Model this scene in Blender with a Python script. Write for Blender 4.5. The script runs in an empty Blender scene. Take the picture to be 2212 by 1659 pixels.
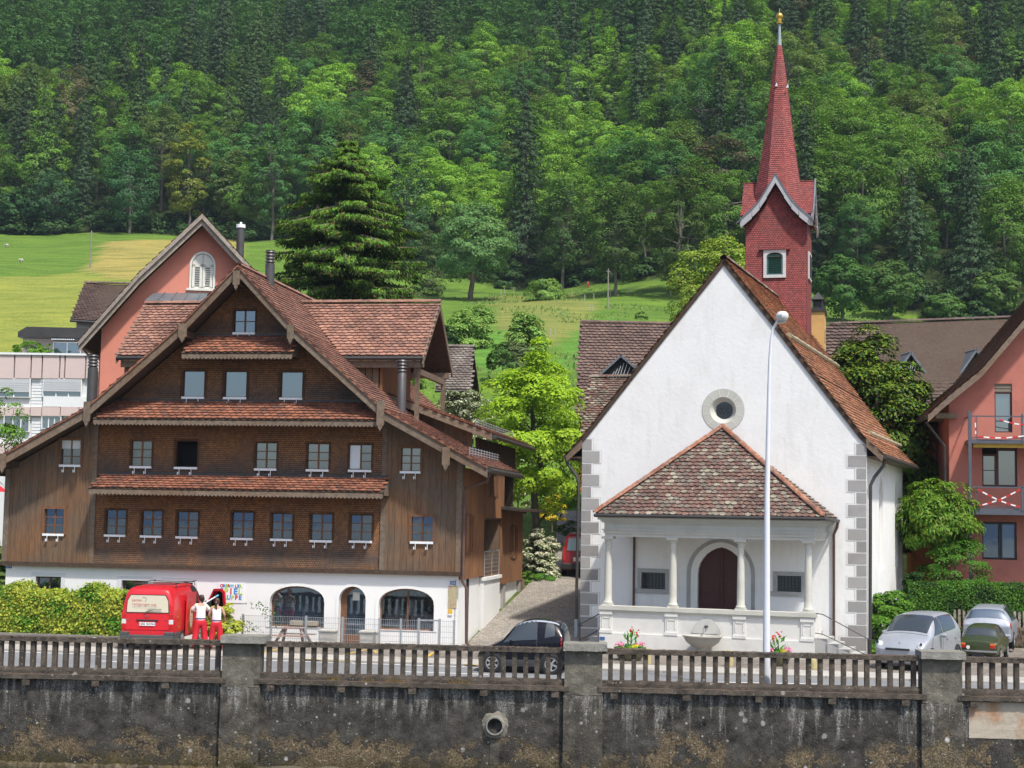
import bpy, bmesh, math, random
import numpy as np
from mathutils import Vector, Matrix, noise
from mathutils.geometry import tessellate_polygon
rnd = random.Random(7)
scene = bpy.context.scene
col = scene.collection
R_ = math.radians

# ------------------------------------------------------------------ camera, world, sun, exposure
FS, CXS, CYS, EYE = 3377.7, 1106.0, 829.5, 4.45
PITCH, ROLL = math.atan(293.8 / FS), 0.018
cam = bpy.data.cameras.new("camera"); camo = bpy.data.objects.new("camera", cam); col.objects.link(camo)
cam.sensor_width = 36.0; cam.lens = 36.0 * FS / 2212.0
cam.clip_start = 0.5; cam.clip_end = 20000
RM = Matrix.Rotation(math.pi / 2 + PITCH, 3, 'X') @ Matrix.Rotation(ROLL, 3, 'Z')
CAM = Vector((0, 0, EYE))
camo.matrix_world = Matrix.Translation(CAM) @ RM.to_4x4()
scene.camera = camo
SUN_EL, SUN_AZ = R_(59), R_(148)          # azimuth clockwise from +Y (the view direction)
w = bpy.data.worlds.new("World"); scene.world = w; w.use_nodes = True
nt = w.node_tree; nt.nodes.clear()
sky = nt.nodes.new("ShaderNodeTexSky"); sky.sky_type = 'NISHITA'; sky.sun_disc = False
sky.sun_elevation = SUN_EL; sky.sun_rotation = SUN_AZ; sky.air_density = 1.0; sky.dust_density = 2.5; sky.ozone_density = 1.0
bgn = nt.nodes.new("ShaderNodeBackground"); bgn.inputs['Strength'].default_value = 0.135
outw = nt.nodes.new("ShaderNodeOutputWorld")
nt.links.new(sky.outputs[0], bgn.inputs[0]); nt.links.new(bgn.outputs[0], outw.inputs[0])
sl = bpy.data.lights.new("sun", 'SUN'); sl.energy = 3.4; sl.angle = R_(3.0); sl.color = (1.0, 0.95, 0.86)
slo = bpy.data.objects.new("sun", sl); col.objects.link(slo)
sdir = Vector((math.cos(SUN_EL) * math.sin(SUN_AZ), math.cos(SUN_EL) * math.cos(SUN_AZ), math.sin(SUN_EL)))
slo.rotation_euler = sdir.to_track_quat('Z', 'Y').to_euler(); slo.location = sdir * 300
scene.view_settings.view_transform = 'Standard'; scene.view_settings.look = 'None'
scene.view_settings.gamma = 1.0; scene.view_settings.use_curve_mapping = False
scene.view_settings.exposure = 0.5
scene.cycles.max_bounces = 6; scene.cycles.diffuse_bounces = 3; scene.cycles.glossy_bounces = 3
scene.cycles.transmission_bounces = 4; scene.cycles.transparent_max_bounces = 8; scene.cycles.volume_bounces = 0

# ------------------------------------------------------------------ turning a pixel of the survey photo into a place
def ray(x, y):
    return RM @ Vector(((x - CXS) / FS, -(y - CYS) / FS, -1.0))
def at_y(x, y, Y):
    d = ray(x, y); return CAM + d * (Y / d.y)
def at_z(x, y, Z=0.0):
    d = ray(x, y); return CAM + d * ((Z - EYE) / d.z)
def to_px(p):
    q = RM.transposed() @ (Vector(p) - CAM); return CXS + FS * q.x / -q.z, CYS - FS * q.y / -q.z

class Fr:
    """A local frame: u along a front, v into the depth, z up."""
    def __init__(s, x, y, Y, th, z0=0.0):
        p = at_y(x, y, Y); s.o = Vector((p.x, p.y, z0)); t = R_(th); s.th = t
        s.u = Vector((math.cos(t), -math.sin(t), 0)); s.v = Vector((math.sin(t), math.cos(t), 0))
    def uz(s, x, y, v=0.0):
        d = ray(x, y); o = s.o + s.v * v; t = (o - CAM).dot(s.v) / d.dot(s.v); p = CAM + d * t - s.o
        return p.dot(s.u), p.z
    def vz(s, x, y, u=0.0):
        d = ray(x, y); o = s.o + s.u * u; t = (o - CAM).dot(s.u) / d.dot(s.u); p = CAM + d * t - s.o
        return p.dot(s.v), p.z
    def uv(s, x, y, z=0.0):
        p = at_z(x, y, z + s.o.z) - s.o
        return p.dot(s.u), p.dot(s.v)
    def w(s, u, v, z): return s.o + s.u * u + s.v * v + Vector((0, 0, z))

# ------------------------------------------------------------------ objects and meshes
def tag(o, label, cat, group=None):
    o['label'] = label; o['category'] = cat
    if group: o['group'] = group
    return o
def empty(name, label, cat, loc, rz=0.0, group=None):
    o = bpy.data.objects.new(name, None); col.objects.link(o); o.location = loc; o.rotation_euler = (0, 0, rz)
    o.empty_display_size = 0.3
    return tag(o, label, cat, group)
def link(name, me, parent=None, mats=None):
    o = bpy.data.objects.new(name, me); col.objects.link(o)
    if parent is not None: o.parent = parent
    if mats:
        for m in (mats if isinstance(mats, (list, tuple)) else [mats]): me.materials.append(m)
    return o
def mesh_np(name, V, Q, mats=(), midx=None, smooth=False):
    V = np.asarray(V, np.float32); Q = np.asarray(Q, np.int32); me = bpy.data.meshes.new(name)
    k = Q.shape[1]
    me.vertices.add(len(V)); me.vertices.foreach_set('co', V.ravel())
    me.loops.add(Q.size); me.loops.foreach_set('vertex_index', Q.ravel())
    me.polygons.add(len(Q)); me.polygons.foreach_set('loop_start', np.arange(0, Q.size, k, dtype=np.int32))
    try: me.polygons.foreach_set('loop_total', np.full(len(Q), k, np.int32))
    except Exception: pass
    for m in mats: me.materials.append(m)
    if midx is not None: me.polygons.foreach_set('material_index', np.asarray(midx, np.int32))
    me.polygons.foreach_set('use_smooth', np.full(len(Q), smooth))
    me.update(calc_edges=True); return me

class MB:
    def __init__(s): s.v = []; s.f = []; s.m = []
    def add(s, vs, fs, m=0):
        o = len(s.v); s.v += [tuple(p) for p in vs]; s.f += [tuple(o + i for i in f) for f in fs]; s.m += [m] * len(fs); return s
    def box(s, x0, x1, y0, y1, z0, z1, m=0):
        if x0 > x1: x0, x1 = x1, x0
        if y0 > y1: y0, y1 = y1, y0
        if z0 > z1: z0, z1 = z1, z0
        return s.add([(x0, y0, z0), (x1, y0, z0), (x1, y1, z0), (x0, y1, z0), (x0, y0, z1), (x1, y0, z1), (x1, y1, z1), (x0, y1, z1)],
                     [(0, 3, 2, 1), (4, 5, 6, 7), (0, 1, 5, 4), (1, 2, 6, 5), (2, 3, 7, 6), (3, 0, 4, 7)], m)
    def beam(s, p, q, w, h, m=0, up=(0, 0, 1)):
        p = Vector(p); q = Vector(q); d = (q - p).normalized(); U = Vector(up)
        a = d.cross(U)
        if a.length < 1e-4: a = d.cross(Vector((0, 1, 0)))
        a.normalize(); b = a.cross(d).normalized(); a *= w / 2; b *= h / 2
        return s.add([p - a - b, p + a - b, p + a + b, p - a + b, q - a - b, q + a - b, q + a + b, q - a + b],
                     [(3, 2, 1, 0), (4, 5, 6, 7), (0, 1, 5, 4), (1, 2, 6, 5), (2, 3, 7, 6), (3, 0, 4, 7)], m)
    def tube(s, pts, r, n=8, m=0, cap=True):
        pts = [Vector(p) for p in pts]; N = len(pts)
        rs = r if isinstance(r, (list, tuple)) else [r] * N
        base = len(s.v); prev = None
        for i, p in enumerate(pts):
            d = (pts[min(i + 1, N - 1)] - pts[max(i - 1, 0)]).normalized()
            if prev is None:
                a = d.cross(Vector((0, 0, 1)))
                if a.length < 1e-3: a = d.cross(Vector((1, 0, 0)))
            else: a = prev - d * prev.dot(d)
            a.normalize(); prev = a.copy(); b = d.cross(a)
            for k in range(n):
                t = 2 * math.pi * k / n; s.v.append(tuple(p + (a * math.cos(t) + b * math.sin(t)) * rs[i]))
        for i in range(N - 1):
            for k in range(n):
                k2 = (k + 1) % n
                s.f.append((base + i * n + k, base + i * n + k2, base + (i + 1) * n + k2, base + (i + 1) * n + k)); s.m.append(m)
        if cap:
            s.f.append(tuple(base + k for k in reversed(range(n)))); s.m.append(m)
            s.f.append(tuple(base + (N - 1) * n + k for k in range(n))); s.m.append(m)
        return s
    def lathe(s, prof, c=(0, 0, 0), n=16, m=0, sx=1.0, sy=1.0, a0=0.0):
        base = len(s.v)
        for r, z in prof:
            for k in range(n):
                t = 2 * math.pi * k / n + a0; s.v.append((c[0] + r * sx * math.cos(t), c[1] + r * sy * math.sin(t), c[2] + z))
        for i in range(len(prof) - 1):
            for k in range(n):
                k2 = (k + 1) % n
                s.f.append((base + i * n + k, base + i * n + k2, base + (i + 1) * n + k2, base + (i + 1) * n + k)); s.m.append(m)
        s.f.append(tuple(base + k for k in reversed(range(n)))); s.m.append(m)
        e = base + (len(prof) - 1) * n; s.f.append(tuple(e + k for k in range(n))); s.m.append(m)
        return s
    def prism(s, poly, d0, d1, axis='y', m=0, cap0=True, cap1=True):
        """poly in (x,z) for axis y, (y,z) for axis x, (x,y) for axis z"""
        n = len(poly)
        def P(a, b, d): return {'y': (a, d, b), 'x': (d, a, b), 'z': (a, b, d)}[axis]
        vs = [P(a, b, d0) for a, b in poly] + [P(a, b, d1) for a, b in poly]
        fs = [(i, (i + 1) % n, n + (i + 1) % n, n + i) for i in range(n)]
        if cap0: fs.append(tuple(range(n)))
        if cap1: fs.append(tuple(n + i for i in reversed(range(n))))
        return s.add(vs, fs, m)
    def slab(s, quad, t, m=0):
        """a plate: quad (top surface) pushed down its own normal by t"""
        q = [Vector(p) for p in quad]; n = (q[1] - q[0]).cross(q[-1] - q[0]).normalized()
        if n.z < 0: n = -n
        k = len(q); vs = q + [p - n * t for p in q]
        fs = [tuple(range(k)), tuple(k + i for i in reversed(range(k)))] + [(i, (i + 1) % k, k + (i + 1) % k, k + i) for i in range(k)]
        return s.add(vs, fs, m)
    def holed(s, outer, holes, y, depth, axis='y', m=0, mr=None):
        """a wall face with openings; reveals run from y to y+depth"""
        mr = m if mr is None else mr
        P = (lambda a, b, d: (a, d, b)) if axis == 'y' else (lambda a, b, d: (d, a, b))
        loops = [outer] + holes
        tri = tessellate_polygon([[Vector((a, b, 0)) for a, b in l] for l in loops])
        flat = [p for l in loops for p in l]
        s.add([P(a, b, y) for a, b in flat], [tuple(t) for t in tri], m)
        for h in holes:
            n = len(h); s.add([P(a, b, y) for a, b in h] + [P(a, b, y + depth) for a, b in h], [(i, (i + 1) % n, n + (i + 1) % n, n + i) for i in range(n)], mr)
        return s
    def fix(s, me):
        bm = bmesh.new(); bm.from_mesh(me); bmesh.ops.recalc_face_normals(bm, faces=bm.faces); bm.to_mesh(me); bm.free()
    def build(s, name, mats, parent=None, smooth=False, bevel=0.0, stuff=False, label=None, fix=True):
        me = bpy.data.meshes.new(name); me.from_pydata(s.v, [], s.f)
        if not isinstance(mats, (list, tuple)): mats = [mats]
        for m in mats: me.materials.append(m)
        me.polygons.foreach_set('material_index', s.m)
        if fix: s.fix(me)
        if smooth:
            me.polygons.foreach_set('use_smooth', [True] * len(me.polygons))
            try: me.set_sharp_from_angle(angle=R_(40))
            except Exception: pass
        o = link(name, me, parent)
        if bevel:
            b = o.modifiers.new('bevel', 'BEVEL'); b.width = bevel; b.segments = 1; b.limit_method = 'ANGLE'
        if stuff: o['kind'] = 'stuff'
        if label: o['label'] = label
        return o
def rect(x0, z0, x1, z1): return [(x0, z0), (x1, z0), (x1, z1), (x0, z1)]
def arch(x0, z0, x1, zs, zt, n=10, k=1.0):
    """an opening with an elliptic head: sill z0, springing zs, top zt"""
    c = (x0 + x1) / 2; a = (x1 - x0) / 2
    return [(x0, z0), (x1, z0)] + [(c + a * math.cos(t), zs + (zt - zs) * math.sin(t) ** k) for t in [math.pi * i / n for i in range(n + 1)]]
def gothic(x0, z0, x1, zs, zt, n=6):
    """an opening with a pointed head"""
    c = (x0 + x1) / 2; a = (x1 - x0) / 2; h = zt - zs; out = [(x0, z0), (x1, z0)]
    rr = (a * a + h * h) / (2 * a); te = math.acos(max(-1, min(1, (rr - a) / rr)))
    for i in range(n + 1):
        t = te * i / n; out.append((x1 - rr + rr * math.cos(t), zs + rr * math.sin(t)))
    for i in range(n - 1, -1, -1):
        t = te * i / n; out.append((x0 + rr - rr * math.cos(t), zs + rr * math.sin(t)))
    return out

# ------------------------------------------------------------------ materials
def nodes(name):
    m = bpy.data.materials.new(name); m.use_nodes = True; t = m.node_tree; t.nodes.clear()
    o = t.nodes.new('ShaderNodeOutputMaterial'); b = t.nodes.new('ShaderNodeBsdfPrincipled'); t.links.new(b.outputs[0], o.inputs[0])
    return m, t, b, o
def N(t, typ, **kw):
    n = t.nodes.new(typ)
    for k, v in kw.items():
        if k == 'ins':
            for a, c in v.items(): n.inputs[a].default_value = c
        else: setattr(n, k, v)
    return n
def pos(t, sc=(1, 1, 1), obj=False):
    g = N(t, 'ShaderNodeTexCoord') if obj else N(t, 'ShaderNodeNewGeometry')
    mp = N(t, 'ShaderNodeMapping'); mp.inputs['Scale'].default_value = sc
    t.links.new(g.outputs['Object' if obj else 'Position'], mp.inputs[0]); return mp.outputs[0]
def noi(t, vec, scale, detail=5, rough=0.55):
    n = N(t, 'ShaderNodeTexNoise', ins={'Scale': scale, 'Detail': detail, 'Roughness': rough}); t.links.new(vec, n.inputs['Vector']); return n.outputs['Fac']
def ramp(t, fac, stops, interp='LINEAR'):
    r = N(t, 'ShaderNodeValToRGB'); r.color_ramp.interpolation = interp; e = r.color_ramp.elements
    while len(e) > 1: e.remove(e[-1])
    e[0].position = stops[0][0]; c = stops[0][1]; e[0].color = (*c, 1) if len(c) == 3 else c
    for p, c in stops[1:]:
        x = e.new(p); x.color = (*c, 1) if len(c) == 3 else c
    t.links.new(fac, r.inputs[0]); return r.outputs[0]
def mixc(t, fac, a, b, mode='MIX'):
    n = N(t, 'ShaderNodeMix', data_type='RGBA', blend_type=mode)
    for sock, v in ((n.inputs[0], fac), (n.inputs[6], a), (n.inputs[7], b)):
        if hasattr(v, 'is_output') or isinstance(v, bpy.types.NodeSocket): t.links.new(v, sock)
        elif isinstance(v, (int, float)): sock.default_value = v
        else: sock.default_value = (*v, 1)
    return n.outputs[2]
def math_(t, op, a, b=0.0, clamp=False):
    n = N(t, 'ShaderNodeMath', operation=op, use_clamp=clamp)
    for i, v in enumerate((a, b)):
        if isinstance(v, (int, float)): n.inputs[i].default_value = v
        else: t.links.new(v, n.inputs[i])
    return n.outputs[0]
def bump(t, b, h, strength=0.3, dist=0.02):
    n = N(t, 'ShaderNodeBump', ins={'Strength': strength, 'Distance': dist}); t.links.new(h, n.inputs['Height']); t.links.new(n.outputs[0], b.inputs['Normal']); return n
_mc = {}
def pm(name, c, rough=0.7, var=0.25, scale=3.0, sc=(1, 1, 1), bmp=0.0, bscale=None, metal=0.0, c2=None, spec=None, coat=0.0, island=0.0, detail=6):
    """plain procedural material: a base colour with noise variation, dirt and relief"""
    if name in _mc: return _mc[name]
    m, t, b, o = nodes(name); v = pos(t, sc)
    n = noi(t, v, scale, detail, 0.62)
    c2 = c2 or tuple(x * (1 - var) for x in c); ca = tuple(min(1, x * (1 + var * 0.35)) for x in c)
    base = ramp(t, n, [(0.3, c2), (0.5, c), (0.72, ca)])
    if island:
        g = N(t, 'ShaderNodeNewGeometry'); oi = N(t, 'ShaderNodeObjectInfo')
        f = math_(t, 'FRACT', math_(t, 'ADD', g.outputs['Random Per Island'], oi.outputs['Random']))
        f = math_(t, 'ADD', math_(t, 'MULTIPLY', f, 2 * island), 1 - island)
        h = N(t, 'ShaderNodeHueSaturation'); t.links.new(base, h.inputs['Color']); t.links.new(f, h.inputs['Value']); base = h.outputs[0]
    t.links.new(base, b.inputs['Base Color']); b.inputs['Roughness'].default_value = rough; b.inputs['Metallic'].default_value = metal
    if spec is not None: b.inputs['Specular IOR Level'].default_value = spec
    if coat: b.inputs['Coat Weight'].default_value = coat; b.inputs['Coat Roughness'].default_value = 0.05
    if bmp: bump(t, b, noi(t, v, bscale or scale * 6, 5, 0.6), bmp, 0.02)
    _mc[name] = m; return m
# ------------------------------------------------------------------ foliage
def leaf_mat(name, trans=0.25, var=0.35, rough=0.6, c=None, hue=0.03):
    """leaves: colour from the object's own colour (or c), each leaf a little different"""
    if name in _mc: return _mc[name]
    m, t, b, o = nodes(name)
    g = N(t, 'ShaderNodeNewGeometry'); oi = N(t, 'ShaderNodeObjectInfo')
    h = N(t, 'ShaderNodeHueSaturation')
    if c: h.inputs['Color'].default_value = (*c, 1)
    else: t.links.new(oi.outputs['Color'], h.inputs['Color'])
    r = g.outputs['Random Per Island']
    t.links.new(math_(t, 'ADD', math_(t, 'MULTIPLY', r, 2 * var), 1 - var), h.inputs['Value'])
    t.links.new(math_(t, 'ADD', math_(t, 'MULTIPLY', math_(t, 'FRACT', math_(t, 'MULTIPLY', r, 7.3)), 2 * hue), 0.5 - hue), h.inputs['Hue'])
    d = N(t, 'ShaderNodeBsdfDiffuse'); t.links.new(h.outputs[0], d.inputs[0])
    tr = N(t, 'ShaderNodeBsdfTranslucent'); t.links.new(mixc(t, 1.0, h.outputs[0], (1.0, 1.0, 0.45), 'MULTIPLY'), tr.inputs[0])
    gl = N(t, 'ShaderNodeBsdfGlossy', ins={'Roughness': 0.6}); gl.inputs[0].default_value = (0.7, 0.8, 0.7, 1)
    mx = N(t, 'ShaderNodeMixShader', ins={0: trans}); t.links.new(d.outputs[0], mx.inputs[1]); t.links.new(tr.outputs[0], mx.inputs[2])
    m2 = N(t, 'ShaderNodeMixShader', ins={0: 0.018}); t.links.new(mx.outputs[0], m2.inputs[1]); t.links.new(gl.outputs[0], m2.inputs[2])
    t.links.new(m2.outputs[0], o.inputs[0]); t.nodes.remove(b)
    _mc[name] = m; return m
LEAF = leaf_mat('leaf', var=.17, trans=.3)
NEEDLE = leaf_mat('needles', trans=0.12, var=0.3, hue=0.015)
BARK = pm('bark', (0.11, 0.085, 0.065), 0.9, 0.4, 2.0, (1, 1, .3), 0.6)
BARKG = pm('bark_grey', (0.13, 0.115, 0.095), 0.9, 0.35, 2.0, (1, 1, .3), 0.6)

def unit(a): return a / np.maximum(np.linalg.norm(a, axis=-1, keepdims=True), 1e-6)
def leaves(P, Nrm, size, rg, aspect=0.6, long=None):
    """one rhombus leaf (or tuft of leaves) per point"""
    n = len(P); size = np.broadcast_to(np.asarray(size, float), (n,))[:, None]
    a = unit(np.cross(Nrm, rg.normal(size=(n, 3)))) if long is None else unit(long - Nrm * np.sum(long * Nrm, 1, keepdims=True))
    b = np.cross(Nrm, a)
    V = np.stack([P - a * size * .5, P - b * size * .5 * aspect, P + a * size * .5, P + b * size * .5 * aspect], 1).reshape(-1, 3)
    return V, np.arange(4 * n).reshape(n, 4)
def crown_points(rg, n_cl, n_per, rx, rz, zc, rc=(0.9, 1.6), shape=1.0, hollow=0.45, low=-0.75, ry=None):
    """clusters of leaves spread through a crown's volume, denser at the outside, with gaps between"""
    ry = ry or rx; C = []
    while len(C) < n_cl:
        d = unit(rg.normal(size=3)); 
        if d[2] < low: continue
        r = hollow + (1 - hollow) * rg.random() ** 0.5
        k = 1.0 if d[2] < 0 else (1 - d[2] ** 2 * (1 - shape))
        C.append(np.array([d[0] * rx * k * r, d[1] * ry * k * r, zc + d[2] * rz * r]))
    C = np.array(C); R = rg.uniform(rc[0], rc[1], n_cl)
    out = unit(C - np.array([0, 0, zc - rz * 0.4]))
    k = np.repeat(np.arange(n_cl), n_per)
    d = unit(rg.normal(size=(len(k), 3)) + out[k] * 0.75 + np.array([0, 0, 0.35]))
    r = R[k] * rg.uniform(0.55, 1.0, len(k)) ** 0.5
    P = C[k] + d * r[:, None] * np.array([1.1, 1.1, 0.72])
    Nn = unit(d * 0.8 + out[k] * .55 + np.array([0, 0, 0.4]) + rg.normal(size=d.shape) * 0.3)
    return P, Nn, C
def limb(mb, rg, p, q, r0, r1, n=5, wob=0.12, k=4, m=0):
    p = np.array(p, float); q = np.array(q, float); L = np.linalg.norm(q - p)
    pts = [p + (q - p) * i / k + (rg.normal(size=3) * wob * L * .3 if 0 < i < k else 0) for i in range(k + 1)]
    mb.tube(pts, [r0 + (r1 - r0) * i / k for i in range(k + 1)], n, m); return pts
def join_np(parts):
    """parts: (V, Q, material index) -> one set of arrays"""
    V, Q, M, o = [], [], [], 0
    for v, q, m in parts:
        V.append(v); Q.append(q + o); M.append(np.full(len(q), m)); o += len(v)
    return np.concatenate(V), np.concatenate(Q), np.concatenate(M)
def tubes_np(mb):
    """the builder's quads as arrays"""
    q = [f for f in mb.f if len(f) == 4]; return np.array(mb.v, float), np.array(q)

def broadleaf_mesh(seed, h=15, rx=4.6, rz=6.0, ncl=70, nper=70, size=0.42, name='broadleaf', shape=0.8, mats=None, low=-0.8, rc=(0.8, 1.5), hollow=0.5):
    rg = np.random.default_rng(seed); zc = h - rz
    P, Nn, C = crown_points(rg, ncl, nper, rx, rz, zc, rc, shape, hollow, low)
    V, Q = leaves(P, Nn, rg.uniform(0.6, 1.3, len(P)) * size, rg)
    mb = MB(); limb(mb, rg, (0, 0, -2), (0, 0, zc + rz * .5), 0.28, 0.08, 6, 0.03)
    for c in C[::5]: limb(mb, rg, (0, 0, zc - rz * .5 + rg.random() * rz * .6), c, 0.09, 0.03, 4, .1, 3)
    tv, tq = tubes_np(mb); V, Q, M = join_np([(V, Q, 0), (tv, tq, 1)])
    return mesh_np(name, V, Q, mats or (LEAF, BARKG), M)
def spruce_mesh(seed, h=22, r=3.4, whorls=26, nb=9, name='spruce', start=0.08, dens=1.0, size=0.55, droop=0.36, power=0.8, mats=None):
    rg = np.random.default_rng(seed); Ps, Ns, Ls = [], [], []
    for i in range(whorls):
        for j in range(nb):
            t = min(.995, (i + rg.random() * 1.6) / whorls); z = h * (start + (1 - start) * t); L0 = (r * (1 - t) ** power + 0.2) * (.85 + .3 * math.sin(seed + t * 9))
            a = 2 * math.pi * (j + rg.random() * .8) / nb; L = L0 * rg.uniform(0.7, 1.12); n = max(3, int(L * 7 * dens))
            s = rg.uniform(0.12, 1, n) ** 0.75; d = np.array([math.cos(a), math.sin(a), 0]); side = np.array([-d[1], d[0], 0])
            p = d * (L * s)[:, None] + side * (rg.normal(size=n) * 0.15 * L * (1.15 - s) + rg.normal(size=n) * .1)[:, None]
            p[:, 2] += z + L * .18 * s - droop * L * s ** 1.6 + rg.normal(size=n) * .1 - rg.random(n) * .35 * (1 - t)
            Ps.append(p); lo = d + rg.normal(size=(n, 3)) * .45; lo[:, 2] -= 0.45; Ls.append(unit(lo))
            Ns.append(unit(np.array([0, 0, .75]) + d * .85 + rg.normal(size=(n, 3)) * .4))
    P = np.concatenate(Ps); Nn = np.concatenate(Ns); Lo = np.concatenate(Ls)
    V, Q = leaves(P, Nn, rg.uniform(.7, 1.4, len(P)) * size, rg, 0.42, Lo)
    mb = MB(); mb.tube([(0, 0, -2), (0, 0, h * .5), (0, 0, h)], [0.3, .18, .03], 6)
    tv, tq = tubes_np(mb); V, Q, M = join_np([(V, Q, 0), (tv, tq, 1)])
    return mesh_np(name, V, Q, mats or (NEEDLE, BARK), M)
def bush_mesh(name, seed, rx, ry, rz, n_cl, n_per, size, mats, flowers=0, box=0.0, rc=None, low=-0.3, aspect=0.6):
    """a shrub from the ground up; box > 0 squares it off like a clipped hedge"""
    rg = np.random.default_rng(seed); rc = rc or (rx * .2, rx * .34)
    P, Nn, C = crown_points(rg, n_cl, n_per, rx, rz, rz * .25, rc, .95, .55, low, ry)
    P[:, 2] = np.abs(P[:, 2]) * 0.9 + .02
    V, Q = leaves(P, Nn, rg.uniform(.6, 1.3, len(P)) * size, rg, aspect)
    M = np.zeros(len(Q), int)
    if flowers:
        f = rg.random(len(Q)) < flowers; M[f] = 1
    return mesh_np(name, V, Q, mats, M)

# ------------------------------------------------------------------ terrain
def edge_y(x): return float(np.interp(x, [-70, -35, -15, 10, 25, 60], [262, 258, 243, 228, 214, 200]))
def ss(a, b, x):
    t = max(0.0, min(1.0, (x - a) / (b - a))); return t * t * (3 - 2 * t)
def tz(x, y):
    k0 = ss(6, 10, x); z92 = 3.0 - 1.7 * k0
    if y < 92: return float(np.interp(y, [56, 70, 80, 92], [0, 1.75, 2.35, 3.0]) * (1 - k0) + np.interp(y, [57, 92], [0, 1.3]) * k0)
    L = np.interp(y, [92, 130, 180, 262, 600], [z92, 17.7, 30.5, 51.2, 51.2 + 338 * .58])
    Cn = np.interp(y, [92, 120, 180, 232, 600], [z92, 15.5, 27.5, 38.4, 38.4 + 368 * .6])
    Rt = np.interp(y, [92, 120, 200, 600], [z92, 14, 31, 31 + 400 * .6])
    a = ss(-48, -12, x); b = ss(5, 38, x)
    z = L * (1 - a) + Cn * a; z = z * (1 - b) + Rt * b
    k = ss(100, 135, y)
    z += k * 1.5 * noise.noise(Vector((x / 26, y / 30, 3.1))) + k * .35 * noise.noise(Vector((x / 7, y / 9, 1.7)))
    return float(z)
def on_ground(sx, sy, y0=60):
    d = ray(sx, sy); y = y0
    while y < 600:
        p = CAM + d * (y / d.y)
        if p.z <= tz(p.x, p.y): return Vector((p.x, p.y, tz(p.x, p.y)))
        y += 0.5
    return p
def in_poly(x, y, poly):
    c = False; j = len(poly) - 1
    for i in range(len(poly)):
        xi, yi = poly[i]; xj, yj = poly[j]
        if (yi > y) != (yj > y) and x < (xj - xi) * (y - yi) / (yj - yi) + xi: c = not c
        j = i
    return c
# mown and unmown parts of the meadow, laid out on the hillside itself
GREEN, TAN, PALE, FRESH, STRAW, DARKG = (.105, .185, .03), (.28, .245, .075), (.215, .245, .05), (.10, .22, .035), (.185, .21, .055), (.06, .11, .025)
def world_poly(pts): return [tuple(on_ground(x, y)[:2]) for x, y in pts]
PATCH = [(world_poly([(232, 521), (520, 512), (520, 640), (300, 610), (182, 586)]), TAN),
         (world_poly([(-60, 600), (182, 588), (300, 611), (520, 645), (520, 740), (-60, 780)]), PALE),
         (world_poly([(1062, 640), (1180, 632), (1260, 640), (1290, 668), (1268, 700), (1205, 745), (1150, 762), (1062, 735)]), STRAW),
         (world_poly([(1028, 712), (1062, 700), (1110, 730), (1140, 800), (1020, 800)]), FRESH),
         (world_poly([(1215, 745), (1270, 700), (1300, 690), (1480, 700), (1480, 760), (1180, 800)]), FRESH),
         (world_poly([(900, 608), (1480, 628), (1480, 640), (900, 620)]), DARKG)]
xs = np.concatenate([np.arange(-190, -110, 8), np.arange(-110, 90, 1.6), np.arange(90, 191, 8)])
ys = np.concatenate([np.array([54.6, 56, 58, 60, 62, 64, 67, 70, 75, 80, 86, 92, 100]), np.arange(106, 275, 1.9), np.arange(278, 600, 8)])
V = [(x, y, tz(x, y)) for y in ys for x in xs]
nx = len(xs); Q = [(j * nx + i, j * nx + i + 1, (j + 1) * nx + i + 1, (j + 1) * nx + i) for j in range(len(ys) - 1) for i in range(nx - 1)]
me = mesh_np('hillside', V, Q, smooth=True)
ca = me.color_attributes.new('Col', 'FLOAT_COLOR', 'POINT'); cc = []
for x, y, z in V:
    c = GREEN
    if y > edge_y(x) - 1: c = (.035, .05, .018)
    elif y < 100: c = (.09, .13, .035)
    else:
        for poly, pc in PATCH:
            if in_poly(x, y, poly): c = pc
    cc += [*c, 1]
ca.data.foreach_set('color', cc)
m, t, b, o = nodes('meadow_grass'); at = N(t, 'ShaderNodeAttribute', attribute_name='Col'); v = pos(t)
v2 = pos(t, (.25, 1, 1))
mo = ramp(t, noi(t, v2, 0.5, 7, 0.7), [(0.25, (.45, .55, .42)), (.5, (1, 1, 1)), (.75, (1.5, 1.32, 1.1))])
mo2 = ramp(t, noi(t, v, 3.5, 4, 0.7), [(0.3, (.6, .65, .6)), (.5, (1, 1, 1)), (.7, (1.3, 1.25, 1.2))])
cx = mixc(t, 1.0, at.outputs['Color'], mo, 'MULTIPLY'); t.links.new(mixc(t, 1.0, cx, mo2, 'MULTIPLY'), b.inputs['Base Color'])
b.inputs['Roughness'].default_value = 0.95; b.inputs['Specular IOR Level'].default_value = 0.1
bump(t, b, noi(t, v, 2.0, 6, 0.7), 0.6, 0.25)
hill = link('hillside', me, mats=m); hill['kind'] = 'structure'

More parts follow.
